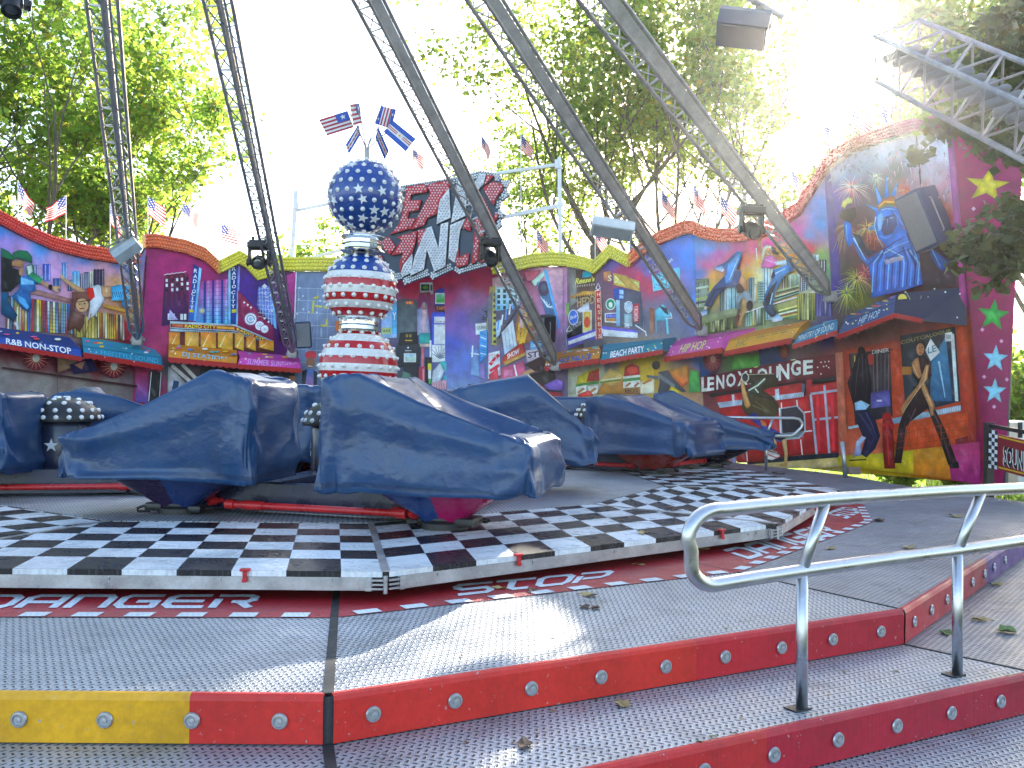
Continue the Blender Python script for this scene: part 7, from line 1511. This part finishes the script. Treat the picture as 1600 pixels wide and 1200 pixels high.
# box truss with a row of lamps at the upper right
tt = thing('lamp_truss', aty(1600, 170, 7.0), 'steel box truss with a row of white tube lamps at the upper right', 'truss')
a0, a1 = aty(1402, 80, 8.6), aty(1690, 215, 6.6); d = (a1-a0); L = d.length; d.normalize(); s = d.cross(Vector((0, 1, 0))).normalized(); s = -s if s.z < 0 else s; u = s.cross(d).normalized(); hs = .22
b = MB(); bl = MB()
cor = [(1, 1), (1, -1), (-1, 1), (-1, -1)]
for i, j in cor: b.tube([a0+s*hs*i+u*hs*j, a1+s*hs*i+u*hs*j], .025, 8)
k = 6
for q in range(k):
    f0, f1 = L*q/k, L*(q+1)/k
    for i, j, i2, j2 in ((1, 1, -1, 1), (1, -1, -1, -1), (1, 1, 1, -1), (-1, 1, -1, -1)): b.tube([a0+d*f0+s*hs*i+u*hs*j, a0+d*f1+s*hs*i2+u*hs*j2], .011, 6); b.tube([a0+d*f0+s*hs*i+u*hs*j, a0+d*f0+s*hs*i2+u*hs*j2], .011, 6)
b.build('truss_frame', M_DKSTEEL, tt)
proto = None
for q in range(15):
    c = a0+d*(L*(q+.5)/15)
    if proto is None:
        bl.tube([-s*.19, -s*.17, s*.15, s*.18], [.02, .042, .042, .02], 10); proto = bl.build('tube_lamp', pmat('frosted_tube', (.20, .185, .18), .5, 0, .1, 5), tt, smooth=True, world=False); o = proto
    else: o = proto.copy(); COL.objects.link(o); o.parent = tt
    o.location = c-tt.location

# ================================================================== loudspeakers
M_GRILLE = pmat('speaker_grille', (.20, .205, .22), .5, .3, .15, 30, .3, 400)
def speaker(px, py, Y, size, yaw, pitch, roll_, label, body, grp='loudspeakers on the backdrop'):
    c = aty(px, py, Y); t = thing('loudspeaker', c, label, 'speaker', grp); M = Matrix.Rotation(rad(yaw), 3, 'Z') @ Matrix.Rotation(rad(pitch), 3, 'X') @ Matrix.Rotation(rad(roll_), 3, 'Y')
    sx, sy, sz = size; b = MB(); b.bbox((0, 0, 0), size, .025, M=M); b.build('cabinet', body, t, smooth=True, world=False)
    b = MB(); b.bbox(M @ Vector((0, -sy/2-.004, 0)), (sx*.84, .012, sz*.90), .004, M=M); b.build('grille', M_GRILLE, t, world=False)
    b = MB(); b.tube([M @ Vector((sx/2+.02, -sy*.15, -sz*.3)), M @ Vector((sx/2+.045, -sy*.15, -sz*.28)), M @ Vector((sx/2+.045, -sy*.15, sz*.28)), M @ Vector((sx/2+.02, -sy*.15, sz*.3))], .012, 6); b.build('handle', M_STEEL, t, world=False)
    b = MB(); b.tube([M @ Vector((0, sy/2, -.05)), Vector((c.x*0, .5, -.1))], .03, 8); b.build('bracket', M_BLACK, t, world=False)
speaker(474, 523, YW(474)-.8, (.34, .34, .56), 12, 8, -4, 'grey fronted loudspeaker beside the foot of the second mast', pmat('navy_cabinet', (.018, .028, .07), .45, 0, .2, 6))
speaker(853, 514, YW(853)-.7, (.30, .34, .60), -50, 10, 12, 'loudspeaker seen edge on behind the mast at the orange DANCE PALACE awning', M_BLACK)
speaker(1446, 343, YW(1446)-.7, (.46, .50, .96), -58, 14, -15, 'big navy loudspeaker mounted on the blue statue painting', pmat('navy_cabinet2', (.02, .035, .10), .4, 0, .2, 6))

# ================================================================== handrails
rb1, rb2 = atz(1253, 1108, ZM), atz(1496, 1055, ZM)
rp = Plane3(rb1, rb2, rb1+Vector((0, 0, 1)))
rail = thing('handrail', rb1, 'near brushed steel handrail with a looped end on the right steps', 'handrail')
def arc(c, r, a0, a1, n=9): return [(c[0]+r*math.cos(a0+(a1-a0)*k/n), c[1]+r*math.sin(a0+(a1-a0)*k/n)) for k in range(n+1)]
loop = [(1760, 752), (1600, 763), (1480, 768), (1300, 780), (1180, 791)]+arc((1124, 845), 49, -math.pi/2+.1, -math.pi, 8)+[(1080, 860)]+arc((1112, 882), 32, math.pi, math.pi/2-.15, 8)+[(1180, 903), (1255, 892), (1400, 872), (1496, 860), (1600, 845), (1760, 824)]
b = MB(); b.tube([rp.at(*q) for q in loop], .0315, 16); b.build('rail_tube', M_BRUSHED, rail, smooth='all')
for x, yb, ym, xt, yt in ((1253, 1108, 893, 1289, 786), (1496, 1055, 861, 1533, 770)):
    b = MB(); b.tube([rp.at(x, yb), rp.at(x, ym)], .0265, 16); po = b.build('post', M_BRUSHED, rail, smooth='all')
    b = MB(); c = rp.at(x, yb); b.bbox((c.x-.02, c.y, ZM+.004), (.10, .075, .008), .002, .5); b.build('base_plate', M_BLACK, po)
    b = MB(); b.tube([rp.at(x, ym), rp.at(xt, yt)], .0265, 16); b.build('brace', M_BRUSHED, rail, smooth='all')
fb_ = atz(1197, 735, ZP); fr_t = thing('handrail', fb_, 'small distant steel handrail before the red lounge painting', 'handrail'); Yr = fb_.y
b = MB(); b.tube([aty(x, y, Yr) for x, y in [(1120, 652), (1178, 653), (1240, 653), (1249, 655), (1254, 662), (1252, 668), (1242, 678), (1236, 681), (1200, 681), (1130, 680)]], .027, 10); b.build('rail_tube', M_BRUSHED, fr_t, smooth='all')
b = MB(); b.tube([fb_, aty(1197, 681, Yr)], .026, 10); b.tube([aty(1197, 681, Yr), aty(1208, 653, Yr)], .024, 10); b.build('post', M_BRUSHED, fr_t, smooth='all')
pb_ = atz(1321, 747, ZP); pt_ = thing('rail_post', pb_, 'short steel post at the back edge of the platform by the yellow painted ground', 'post')
b = MB(); b.tube([pb_, aty(1316, 690, pb_.y)], .035, 10); b.build('post', M_STEEL, pt_, smooth='all'); b = MB(); b.bbox(atz(1333, 741, ZP)+Vector((0, 0, .06)), (.22, .16, .12), .02); b.build('foot_block', pmat('tan_block', (.22, .15, .12), .6), pt_)

# ================================================================== side sign and enclosure at the right
Ya, Yb = 12.6, 11.3
gp_ = Plane3(aty(1545, 700, Ya), aty(1640, 700, Yb), aty(1545, 600, Ya))
ss = thing('side_sign', aty(1545, 755, Ya), 'red board with checker end reading SOUND in a black frame at the right edge', 'sign')
b = MB(); b.beam(gp_.at(1545, 660), gp_.at(1545, 790), .10, .10, (1, 0, 0)); b.beam(gp_.at(1541, 664), gp_.at(1650, 684), .05, .05); b.beam(gp_.at(1594, 660), gp_.at(1594, 684), .04, .04, (1, 0, 0)); b.build('frame', M_BLACK, ss)
b = MB(); b.slab([gp_.at(1550, 676, .03), gp_.at(1660, 700, .03), gp_.at(1660, 762, .03), gp_.at(1550, 730, .03)], -gp_.n*.03, C('#981c2c', .9)); b.build('board', M_PAINT, ss)
P = Paint(7, surf=gp_); P.b = MB(); P.k = 110
for r in range(10):
    for c in range(3):
        x, y = 1549+c*4.6, 671+r*6.0+c*.9
        P.poly([(x, y), (x+4.6, y+.9), (x+4.6, y+6.9), (x, y+6.0)], '#e8e8e8' if (r+c) % 2 else '#14141c')
P.stroke([(1565, 682), (1660, 705)], 2.2, '#d8b020'); P.stroke([(1565, 730), (1660, 754)], 2.2, '#d8b020')
P.text('SOUND', [(1572, 728), (1612, 739), (1612, 707), (1572, 696)], '#e8e8e0', .06); P.text('SOUND', [(1573, 728), (1613, 739), (1613, 707), (1573, 696)], '#18141c', .03)
P.b.build('lettering', M_PAINT, ss, fix=False)
tr = thing('white_trailer', aty(1610, 790, 15.5), 'small white trailer partly seen under the red side sign', 'trailer')
c = aty(1618, 755, 15.5); b = MB(); b.bbox((c.x+.55, 15.9, .95), (1.7, .8, 1.1), .05); b.build('body', M_WHITEP, tr, smooth=True)
b = MB(); b.lathe([(.0, -.07), (.24, -.07), (.25, 0), (.24, .07), (0, .07)], (c.x+.2, 15.48, .27), 24, axis=(0, 1, 0)); b.build('wheel', M_RUBBER, tr, smooth=True)

# ================================================================== flags along the wall top
FV = []
def flag_cloth(seed, droop):
    rs = random.Random(seed); nx, ny = 14, 26; W, H = .52, .34; V = []; b = MB()
    for j in range(ny+1):
        for i in range(nx+1):
            u, v = i/nx, j/ny; x = u*W*(1-.55*droop); z = -v*H - u*W*droop*.85 - .05*u*math.sin(seed+v*2)
            y = .05*math.sin(u*7+seed+v*1.5)*u+.03*math.sin(u*13+seed*2)*u; x += .02*math.sin(v*6+seed)*u
            V.append((x, y, z))
    o = len(b.v); b.v += V
    for j in range(ny):
        for i in range(nx):
            st = int(j/ny*13); col = C('#c02438', .9) if st % 2 == 0 else C('#e6dedc', .9)
            if i < nx*.42 and j < ny*.54: col = C('#f0f0f4', .9) if (i*3+j*2) % 7 == 0 else C('#2c3878', .9)
            b.f.append((j*(nx+1)+i, j*(nx+1)+i+1, (j+1)*(nx+1)+i+1, (j+1)*(nx+1)+i)); b.c.append(col)
    return b
m, nt, pp_ = new_mat('flag_cloth'); a = nt.nodes.new('ShaderNodeAttribute'); a.attribute_name = 'Col'
tl = nt.nodes.new('ShaderNodeBsdfTranslucent'); mx = nt.nodes.new('ShaderNodeMixShader'); mx.inputs[0].default_value = .5
nt.links.new(mixc(nt, 1.0, a.outputs['Color'], ramp(nt, noise_tex(nt, 30), .85, 1.12), 'MULTIPLY'), pp_.inputs['Base Color']); nt.links.new(a.outputs['Color'], tl.inputs['Color']); pp_.inputs['Roughness'].default_value = .7
nt.links.new(pp_.outputs[0], mx.inputs[1]); nt.links.new(tl.outputs[0], mx.inputs[2]); nt.links.new(mx.outputs[0], nt.nodes['Material Output'].inputs['Surface']); M_FLAG = m
FL = [(28, 352, 282, 1, .8, 'beside the left edge'), (103, 386, 305, -1, .55, 'on the sagging red trim, second from the left'), (172, 402, 318, 1, .85, 'just left of the leftmost mast'), (231, 376, 307, 1, .5, 'at the left end of the orange trim'), (286, 384, 316, 1, .5, 'above the radio theatre painting'), (346, 414, 349, 1, .35, 'where the orange and yellow trims meet'),
      (645, 290, 232, 1, .6, 'pale, just left of the bulb sign'), (752, 262, 210, 1, .8, 'small, above the bulb sign'), (814, 410, 208, 1, .75, 'high on a tall pole against the sky'), (839, 408, 358, 1, .8, 'between the bulb sign and its right post'), (930, 416, 352, 1, .8, 'below the long pale floodlight'), (984, 404, 372, 1, .85, 'small, at the right end of the yellow trim'),
      (1034, 372, 296, 1, .8, 'at the rising orange trim'), (1084, 356, 286, 1, .9, 'on the first orange crest'), (1126, 368, 304, 1, .7, 'left of the right moving light'), (1237, 336, 262, 1, .85, 'right of the rightmost mast'), (1287, 268, 188, 1, .8, 'on the steep red trim'), (1331, 228, 165, 1, .6, 'upper right under the sun'), (1376, 210, 158, 1, .85, 'nearest the right tree')]
for i, (x, yb, yt, sd_, dr, where) in enumerate(FL):
    Y = wallY(x)-.02; B0, T0 = aty(x, yb+10, Y), aty(x, yt, Y); t = thing('small_flag', B0, 'small striped flag '+where, 'flag', 'flags along the top of the backdrop')
    b = MB(); b.tube([B0, T0], .010, 6); b.build('pole', M_WHITEP, t)
    b = flag_cloth(i*1.7+1, dr); sc = (.80 if i != 7 else .6)
    if i in (6, 7): sc = .62
    o = b.build('cloth', M_FLAG, t, smooth='all', world=False, fix=False); o.location = T0-B0; o.scale = (sc*sd_*1.2, sc, sc*1.35); o.rotation_euler = (0, 0, rad(15*math.sin(i*2.1)))

# ================================================================== fallen leaves and a cone on the steps
LM = [pmat('dry_leaf_tan', (.34, .25, .10), .7, 0, .3, 30), pmat('dry_leaf_green', (.10, .16, .04), .7, 0, .3, 30), pmat('dry_leaf_brown', (.09, .05, .03), .8, 0, .3, 30)]
LV = [(973, 1103, ZM, .05, 0, 'tan fallen leaf on the middle tread'), (820, 1166, ZM, .05, 2, 'brown curled leaf on the middle tread at the bottom'), (921, 932, ZP, .06, 0, 'tan leaf on the platform right of STOP'), (913, 950, ZP, .045, 2, 'brown leaf left of two by the tan leaf'), (930, 952, ZP, .04, 2, 'brown leaf right of two by the tan leaf'), (781, 921, ZP, .05, 0, 'ochre leaf on the first letter of STOP'), (832, 924, ZP, .05, 2, 'brown leaf on the lettering of STOP'), (1000, 884, ZP, .04, 0, 'pale leaf on the red ring'),
      (1573, 988, ZM, .085, 1, 'large green leaf on the upper right tread'), (1478, 990, ZM, .06, 1, 'smaller green leaf behind the right post'), (1530, 970, ZM, .06, 0, 'tan leaf on the upper right tread'), (1557, 915, ZM, .06, 0, 'tan leaf at the foot of the purple step'), (1420, 857, ZP, .08, 0, 'pale leaf on the right of the platform'), (1493, 808, ZP, .09, 0, 'pale leaf far out on the right platform'), (1373, 815, ZP, .08, 2, 'brown leaf beside the red ring end'), (1054, 797, ZD, .10, 2, 'brown leaf on the checker floor'), (1006, 834, ZD, .07, 0, 'tan leaf on a white check'), (1218, 742, ZD, .12, 2, 'brown leaf far on the checker floor'), (1297, 858, ZP, .06, 0, 'tan leaf near the second warning word'), (1100, 860, ZP, .05, 0, 'pale leaf under the looped rail end')]
for i, (x, y, z, r, mi, lab) in enumerate(LV):
    q = atz(x, y, z); rs = random.Random(i); b = MB(); n = 12; out_ = []
    for k in range(n):
        a = 2*math.pi*k/n; rr_ = r*(.62+.38*abs(math.cos(a*2.5+i)))*(1.25 if k == 0 else 1); out_.append((rr_*math.cos(a), rr_*.75*math.sin(a), .004+.35*abs(math.sin(a+i))*r*rs.uniform(.5, 1.1)))
    for dz in (0, -.0015): b.add([(0, 0, .004+dz)]+[(p_[0], p_[1], p_[2]+dz) for p_ in out_], [(0, k+1, (k+1) % n+1) for k in range(n)])
    b.tube([(r*.9, 0, .012), (r*1.5, .01, .006)], .0025, 5); o = b.build('fallen_leaf', LM[mi], None, world=False, fix=False); o.location = q+Vector((0, 0, .002)); o.rotation_euler = (0, 0, rs.uniform(0, 6)); tag(o, lab, 'leaf', 'fallen leaves')
# ================================================================== trees
def leaf_mat(name, c_front, c_trans, mixf=.55, var=.5):
    m, nt, p = new_mat(name); L = nt.links.new
    a = nt.nodes.new('ShaderNodeAttribute'); a.attribute_name = 'Col'
    L(mixc(nt, 1.0, tuple(c_front), a.outputs['Color'], 'MULTIPLY'), p.inputs['Base Color']); p.inputs['Roughness'].default_value = .5; p.inputs['Specular IOR Level'].default_value = .35
    t = nt.nodes.new('ShaderNodeBsdfTranslucent'); L(mixc(nt, 1.0, tuple(c_trans), a.outputs['Color'], 'MULTIPLY'), t.inputs['Color'])
    mx = nt.nodes.new('ShaderNodeMixShader'); mx.inputs[0].default_value = mixf
    L(p.outputs[0], mx.inputs[1]); L(t.outputs[0], mx.inputs[2]); L(mx.outputs[0], nt.nodes['Material Output'].inputs['Surface']); return m
M_LEAF = leaf_mat('backlit_leaf', (.09, .165, .035), (.40, .62, .09)); M_LEAF2 = leaf_mat('deep_green_leaf', (.065, .12, .03), (.30, .44, .065)); M_LEAF3 = leaf_mat('dark_oak_leaf', (.06, .085, .035), (.10, .14, .03), .35)
M_BARK = pmat('bark', (.12, .10, .085), .9, 0, .4, 5, .9, 25)
def leaf_cloud(name, centers, radii, n_per, size, mat, parent, seed, flat=.75, keep=None):
    """real leaf-sized faces scattered in clumps round the twig ends; keep(points) thins them"""
    rs = np.random.default_rng(seed); cs = np.repeat(np.array(centers, float), n_per, 0); rr = np.repeat(np.array(radii, float), n_per)
    d = rs.normal(size=(len(cs), 3)); d /= np.linalg.norm(d, axis=1)[:, None]; r = rs.random(len(cs))**.55
    P = cs + d*(r*rr)[:, None]*np.array([1, 1, flat])
    if keep is not None: k = keep(P, rs); P = P[k]
    n = len(P); ax = rs.normal(size=(n, 3)); ax[:, 2] *= .5; ax /= np.linalg.norm(ax, axis=1)[:, None]
    b = rs.normal(size=(n, 3)); b -= ax*(b*ax).sum(1)[:, None]; b /= np.linalg.norm(b, axis=1)[:, None]
    s = size*rs.uniform(.6, 1.35, n)[:, None]; w = s*rs.uniform(.32, .5, n)[:, None]; nn = np.cross(ax, b)
    V = np.stack([P-ax*s*.5, P+b*w-ax*s*.05+nn*w*.25, P+ax*s*.55, P-b*w+ax*s*.02+nn*w*.25], 1).reshape(-1, 3)
    off = np.zeros(3); q = parent
    if q is not None: off = np.array(q.location)
    me = bpy.data.meshes.new(name); me.vertices.add(4*n); me.vertices.foreach_set('co', (V-off).astype(np.float32).ravel()); me.loops.add(4*n); me.loops.foreach_set('vertex_index', np.arange(4*n, dtype=np.int32))
    me.polygons.add(n); me.polygons.foreach_set('loop_start', np.arange(0, 4*n, 4, dtype=np.int32)); me.update()
    at = me.color_attributes.new('Col', 'FLOAT_COLOR', 'CORNER'); tone = rs.uniform(.65, 1.35, n); warm = rs.uniform(.85, 1.25, n)
    yel = (rs.random(n) < .05)
    col = np.stack([tone*warm*np.where(yel, 1.8, 1), tone*np.where(yel, 1.1, 1), tone*.9, np.ones(n)], 1); at.data.foreach_set('color', np.repeat(col, 4, 0).astype(np.float32).ravel())
    me.materials.append(mat); me.validate(); o = bpy.data.objects.new(name, me); COL.objects.link(o)
    if parent is not None: o.parent = parent
    return o
def branch(b, p, d, L, r, lv, rs, tips, curve=.25, up=.08):
    n = max(3, int(L/.5)); pts = [Vector(p)]; d = Vector(d).normalized(); rads = [r]
    for i in range(n):
        d = (d+Vector((rs.uniform(-1, 1), rs.uniform(-1, 1), rs.uniform(-1, 1)))*curve*.35+Vector((0, 0, up))).normalized(); pts.append(pts[-1]+d*(L/n)); rads.append(max(r*(1-.62*(i+1)/n), .008))
    b.tube(pts, rads, 8 if r > .06 else 5, cap=False)
    if lv == 0:
        tips += pts[1:]; return
    k = rs.randint(3, 5) if lv > 1 else rs.randint(3, 4)
    for i in range(k):
        j = max(1, int(n*(.35+.65*(i+1)/k))); a = pts[j]; dd = (d*.6+Vector((rs.uniform(-1, 1), rs.uniform(-1, 1), rs.uniform(-.4, .9)))).normalized()
        branch(b, a, dd, L*rs.uniform(.5, .72), rads[j]*.72, lv-1, rs, tips, curve, up)
    if lv == 1: tips.append(pts[-1])
def tree(name, base, H, spread, label, mat, seed, n_per=60, size=.16, lv=3, trunk_r=.22, trunk_f=.35, clump=.6, forks=5, keep=None, group='tall trees behind the backdrop', lean=(0, 0), cat='tree', up=.08):
    rs = random.Random(seed); base = Vector(base); t = thing(name, base, label, cat, group); b = MB(); tips = []
    ht = H*trunk_f; pts = [base+Vector((lean[0]*f*ht+.06*math.sin(f*5+seed), lean[1]*f*ht, ht*f)) for f in (0, .2, .4, .6, .8, 1)]
    b.tube(pts, [trunk_r*q for q in (1.35, 1.05, .98, .92, .88, .8)], 12, cap=False)
    for k in range(forks):
        a = 2*math.pi*(k+rs.random()*.6)/forks; el = rs.uniform(.5, 1.5); d = Vector((math.cos(a)*spread, math.sin(a)*spread, el)); branch(b, pts[-1-(k % 2)], d, (H-ht)*rs.uniform(.5, .62), trunk_r*.34, lv-1, rs, tips, up=up)
    b.build('trunk', M_BARK, t, smooth='all', fix=False)
    leaf_cloud('crown', [tuple(q) for q in tips], [clump*rs.uniform(.6, 1.3) for _ in tips], n_per, size, mat, t, seed, keep=keep)
    return t
GLOW_DENSITY = .0006
def thin(scale, thr, seed=0):
    def k(P, rs):
        v = np.array([noise.noise(Vector((p[0]*scale+seed, p[1]*scale, p[2]*scale))) for p in P]); ok = v > thr-rs.random(len(P))*.25
        # leaves cleared along the sun's path to bare the sky and light the platform
        for (x, z, r) in SUNGAP:
            k_ = P[:, 1]/27.0; ok &= ((P[:, 0]-x*k_)**2+(P[:, 2]-1.8-(z-1.8)*k_)**2 > (r*k_)**2*(.75+.5*rs.random(len(P))))
        return ok
    return k
_g = [aty(1340, 88, 27), aty(1290, 160, 27), aty(1245, 232, 27)]
SUNGAP = [(_g[0].x, _g[0].z, 1.45), (_g[1].x, _g[1].z, 1.0), (_g[2].x, _g[2].z, .8)]
def gp0(px, Y): q = aty(px, 640, Y); return (q.x, Y, 0)
# big sunlit trees at the left
tree('sunlit_tree', gp0(35, 25), 14.5, 1.0, 'big bright yellow-green tree at the left behind the backdrop', M_LEAF, 3, 34, .17, 4, .24, .28, .62, 6, thin(.6, .06, 1))
tree('sunlit_tree', gp0(175, 27.5), 12.0, .95, 'bright green tree behind the second left mast, reaching the open sky', M_LEAF, 8, 34, .165, 4, .2, .3, .6, 5, thin(.6, .04, 4))
tree('sunlit_tree', gp0(-190, 24), 15, 1.0, 'bright tree at the far left edge', M_LEAF, 12, 32, .17, 4, .26, .3, .65, 6, thin(.6, .06, 7))
tree('young_tree', gp0(480, 33), 8.6, .8, 'small young tree against the open sky left of the spheres', M_LEAF, 21, 30, .15, 3, .1, .4, .45, 5, thin(.6, .0, 2))
tree('tall_tree', gp0(830, 30), 12.5, .75, 'slender sparse tree right of the bulb sign', M_LEAF, 33, 26, .14, 3, .15, .35, .5, 6, thin(.6, .0, 9))
tree('tall_tree', gp0(932, 27), 16, .8, 'tall tree with straight trunk behind the yellow zigzag trim', M_LEAF2, 37, 60, .15, 3, .22, .4, .9, 7, thin(.75, .08, 12))
tree('tall_tree', gp0(1055, 28), 16, .9, 'tall forked tree behind the orange crest', M_LEAF2, 44, 60, .15, 3, .22, .3, .9, 7, thin(.75, .08, 15))
tree('tall_tree', gp0(1205, 30), 15, .95, 'leafy tree behind the rightmost mast', M_LEAF2, 52, 62, .15, 3, .2, .35, .9, 7, thin(.75, .06, 18))
tree('tall_tree', gp0(1430, 27), 15, 1.0, 'leafy tree behind the statue painting on the right', M_LEAF2, 57, 95, .16, 3, .24, .35, .85, 7, thin(.6, -.05, 21))
tree('tall_tree', gp0(1640, 24), 14, 1.0, 'dense green tree beyond the right edge', M_LEAF2, 61, 44, .17, 4, .26, .3, .7, 5, thin(.6, -.1, 24))
# dark tree whose boughs hang in from the right, nearer than the backdrop
t = thing('dark_oak', (8.6, 10.2, 0), 'dark leafy tree with boughs hanging in front of the magenta star board', 'tree'); rs = random.Random(5); b = MB(); tips = []
b.tube([(8.6, 10.2, 0), (8.5, 10.2, 2), (8.6, 10.3, 4.5), (8.5, 10.3, 7)], [.34, .28, .25, .2], 12)
for (sx, sy, Ys, ex, ey, Ye, n) in ((1740, 60, 10.3, 1525, 95, 9.6, 9), (1740, 150, 10.3, 1482, 200, 9.8, 10), (1740, 180, 10.2, 1545, 235, 9.5, 8), (1740, 345, 10.2, 1515, 385, 9.7, 10), (1740, 385, 10.2, 1560, 420, 9.6, 8), (1740, 335, 10.2, 1590, 355, 9.9, 7), (1740, 0, 10.3, 1580, 20, 9.7, 7), (1740, 110, 10.3, 1600, 150, 10, 6)):
    A, Bq = aty(sx, sy, Ys), aty(ex, ey, Ye); pts = []
    for k in range(n+1): f = k/n; q = A.lerp(Bq, f)+Vector((0, rs.uniform(-.15, .15), .12*math.sin(f*3)+rs.uniform(-.06, .06))); pts.append(q)
    b.tube(pts, [.07*(1-.85*k/n) for k in range(n+1)], 7)
    for q in pts[max(0, n-9):]:
        for _ in range(3):
            e = q+Vector((rs.uniform(-.26, .26), rs.uniform(-.5, .5), rs.uniform(-.17, .16))); b.tube([q, (q+e)/2+Vector((0, 0, .03)), e], .008, 4); tips.append(e)
b.build('trunk', M_BARK, t, smooth='all', fix=False)
leaf_cloud('crown', [tuple(q) for q in tips], [.24*rs.uniform(.6, 1.2) for _ in tips], 46, .115, M_LEAF3, t, 77)
# low shrubs seen under and beside the right end of the wall
for i, (x, Y, h, lab) in enumerate(((1420, 19, .9, 'low sunlit shrub seen under the right end of the backdrop'), (1500, 18.5, .9, 'low sunlit shrub under the magenta end of the backdrop'), (1595, 19, 2.6, 'leafy bright bush right of the star board'), (1680, 18, 3.0, 'leafy bush beyond the side sign'))):
    base = Vector(gp0(x, Y)); tt_ = thing('green_shrub', base, lab, 'shrub', 'shrubs behind the right end'); rs = random.Random(i+90); b = MB(); tips = []
    for k in range(7): branch(b, base, (rs.uniform(-1, 1)*.7, rs.uniform(-1, 1)*.5, 1), h*rs.uniform(.6, .9), .03, 1, rs, tips, .3, .05)
    b.build('stem', M_BARK, tt_, fix=False); leaf_cloud('foliage', [tuple(q) for q in tips], [.32]*len(tips), 46, .14, M_LEAF, tt_, i+3)
# grass verge behind the platform
rs = np.random.default_rng(4); n = 9000; X = rs.uniform(5.5, 16, n); Yg = rs.uniform(14.6, 26, n); V = []; F = []
for i in range(n):
    h = rs.uniform(.12, .32); a = rs.uniform(0, 3.14); w = .012; dx, dy = math.cos(a)*w, math.sin(a)*w; lx, ly = rs.uniform(-.1, .1, 2)
    o = len(V); V += [(X[i]-dx, Yg[i]-dy, 0), (X[i]+dx, Yg[i]+dy, 0), (X[i]+lx, Yg[i]+ly, h)]; F.append((o, o+1, o+2))
b = MB(); b.add(V, F, (1, 1, 1)); tag(b.build('grass', M_LEAF, None, fix=False), 'bright sunlit grass behind the right end of the platform', 'grass', kind='stuff')
# distant belt of woodland closing the view between the trunks
rs_ = random.Random(2); cen = []
for k in range(260): a = rs_.uniform(-.75, .75); Yd = rs_.uniform(48, 60); cen.append((Yd*math.tan(a), Yd, rs_.uniform(.3, 3.6)))
tag(leaf_cloud('woodland', cen, [1.6]*len(cen), 70, .6, M_LEAF2, None, 9), 'low belt of distant trees closing the view behind the backdrop', 'woodland', kind='stuff')

# scattering volume added round the scene, in place of the sun's lens glow
hz = MB(); hz.add([(x, y, z) for x in (-75, 75) for y in (-12, 75) for z in (-1, 24)], [(0, 1, 3, 2), (4, 6, 7, 5), (0, 4, 5, 1), (2, 3, 7, 6), (0, 2, 6, 4), (1, 5, 7, 3)])
m = bpy.data.materials.new('glow_air'); m.use_nodes = True; nt = m.node_tree; nt.nodes.remove(nt.nodes['Principled BSDF']); pv = nt.nodes.new('ShaderNodeVolumePrincipled')
pv.inputs['Color'].default_value = (.96, .95, .93, 1); pv.inputs['Density'].default_value = GLOW_DENSITY; pv.inputs['Anisotropy'].default_value = .87; nt.links.new(pv.outputs[0], nt.nodes['Material Output'].inputs['Volume'])
tag(hz.build('glow_haze', m), kind='stuff')
# crumbs of dead leaf and seed on the floor plates
rs = random.Random(31); b = MB()
for k in range(150):
    x, y = rs.uniform(560, 1640), rs.uniform(800, 1170)
    if k < 50: x, y = rs.uniform(1320, 1600), rs.uniform(770, 960)
    z = None
    q = atz(x, y, ZP)
    def ins(pt, poly): return inside(pt.x, pt.y, [(p_.x, p_.y) for p_ in poly])
    if ins(q, [v0, v1, v2, v3, v4]+edge_r+[c0]): z = ZP
    else:
        q = atz(x, y, ZM)
        if ins(q, [L1[0], L1[1], L1[2], L1[4], v4, v3, v2, v1, v0]): z = ZM
    if z is None or (q-O).xy.length < 7.0: continue
    r = rs.uniform(.006, .02); a = rs.uniform(0, 6); c = rs.choice([(.30, .22, .10), (.12, .07, .04), (.22, .18, .09), (.10, .12, .04)])
    b.add([(q.x+r*math.cos(a+t)*(1 if i % 2 else .6), q.y+r*math.sin(a+t)*(1 if i % 2 else .6), z+.003+r*rs.uniform(0, .4)) for i, t in enumerate((0, 1.2, 2.4, 3.7, 5.0))], [(0, 1, 2, 3, 4)], c)
tag(b.build('leaf_litter', M_PAINT, None, fix=False), 'fine crumbs of dead leaf scattered over the floor plates', 'litter', kind='stuff')
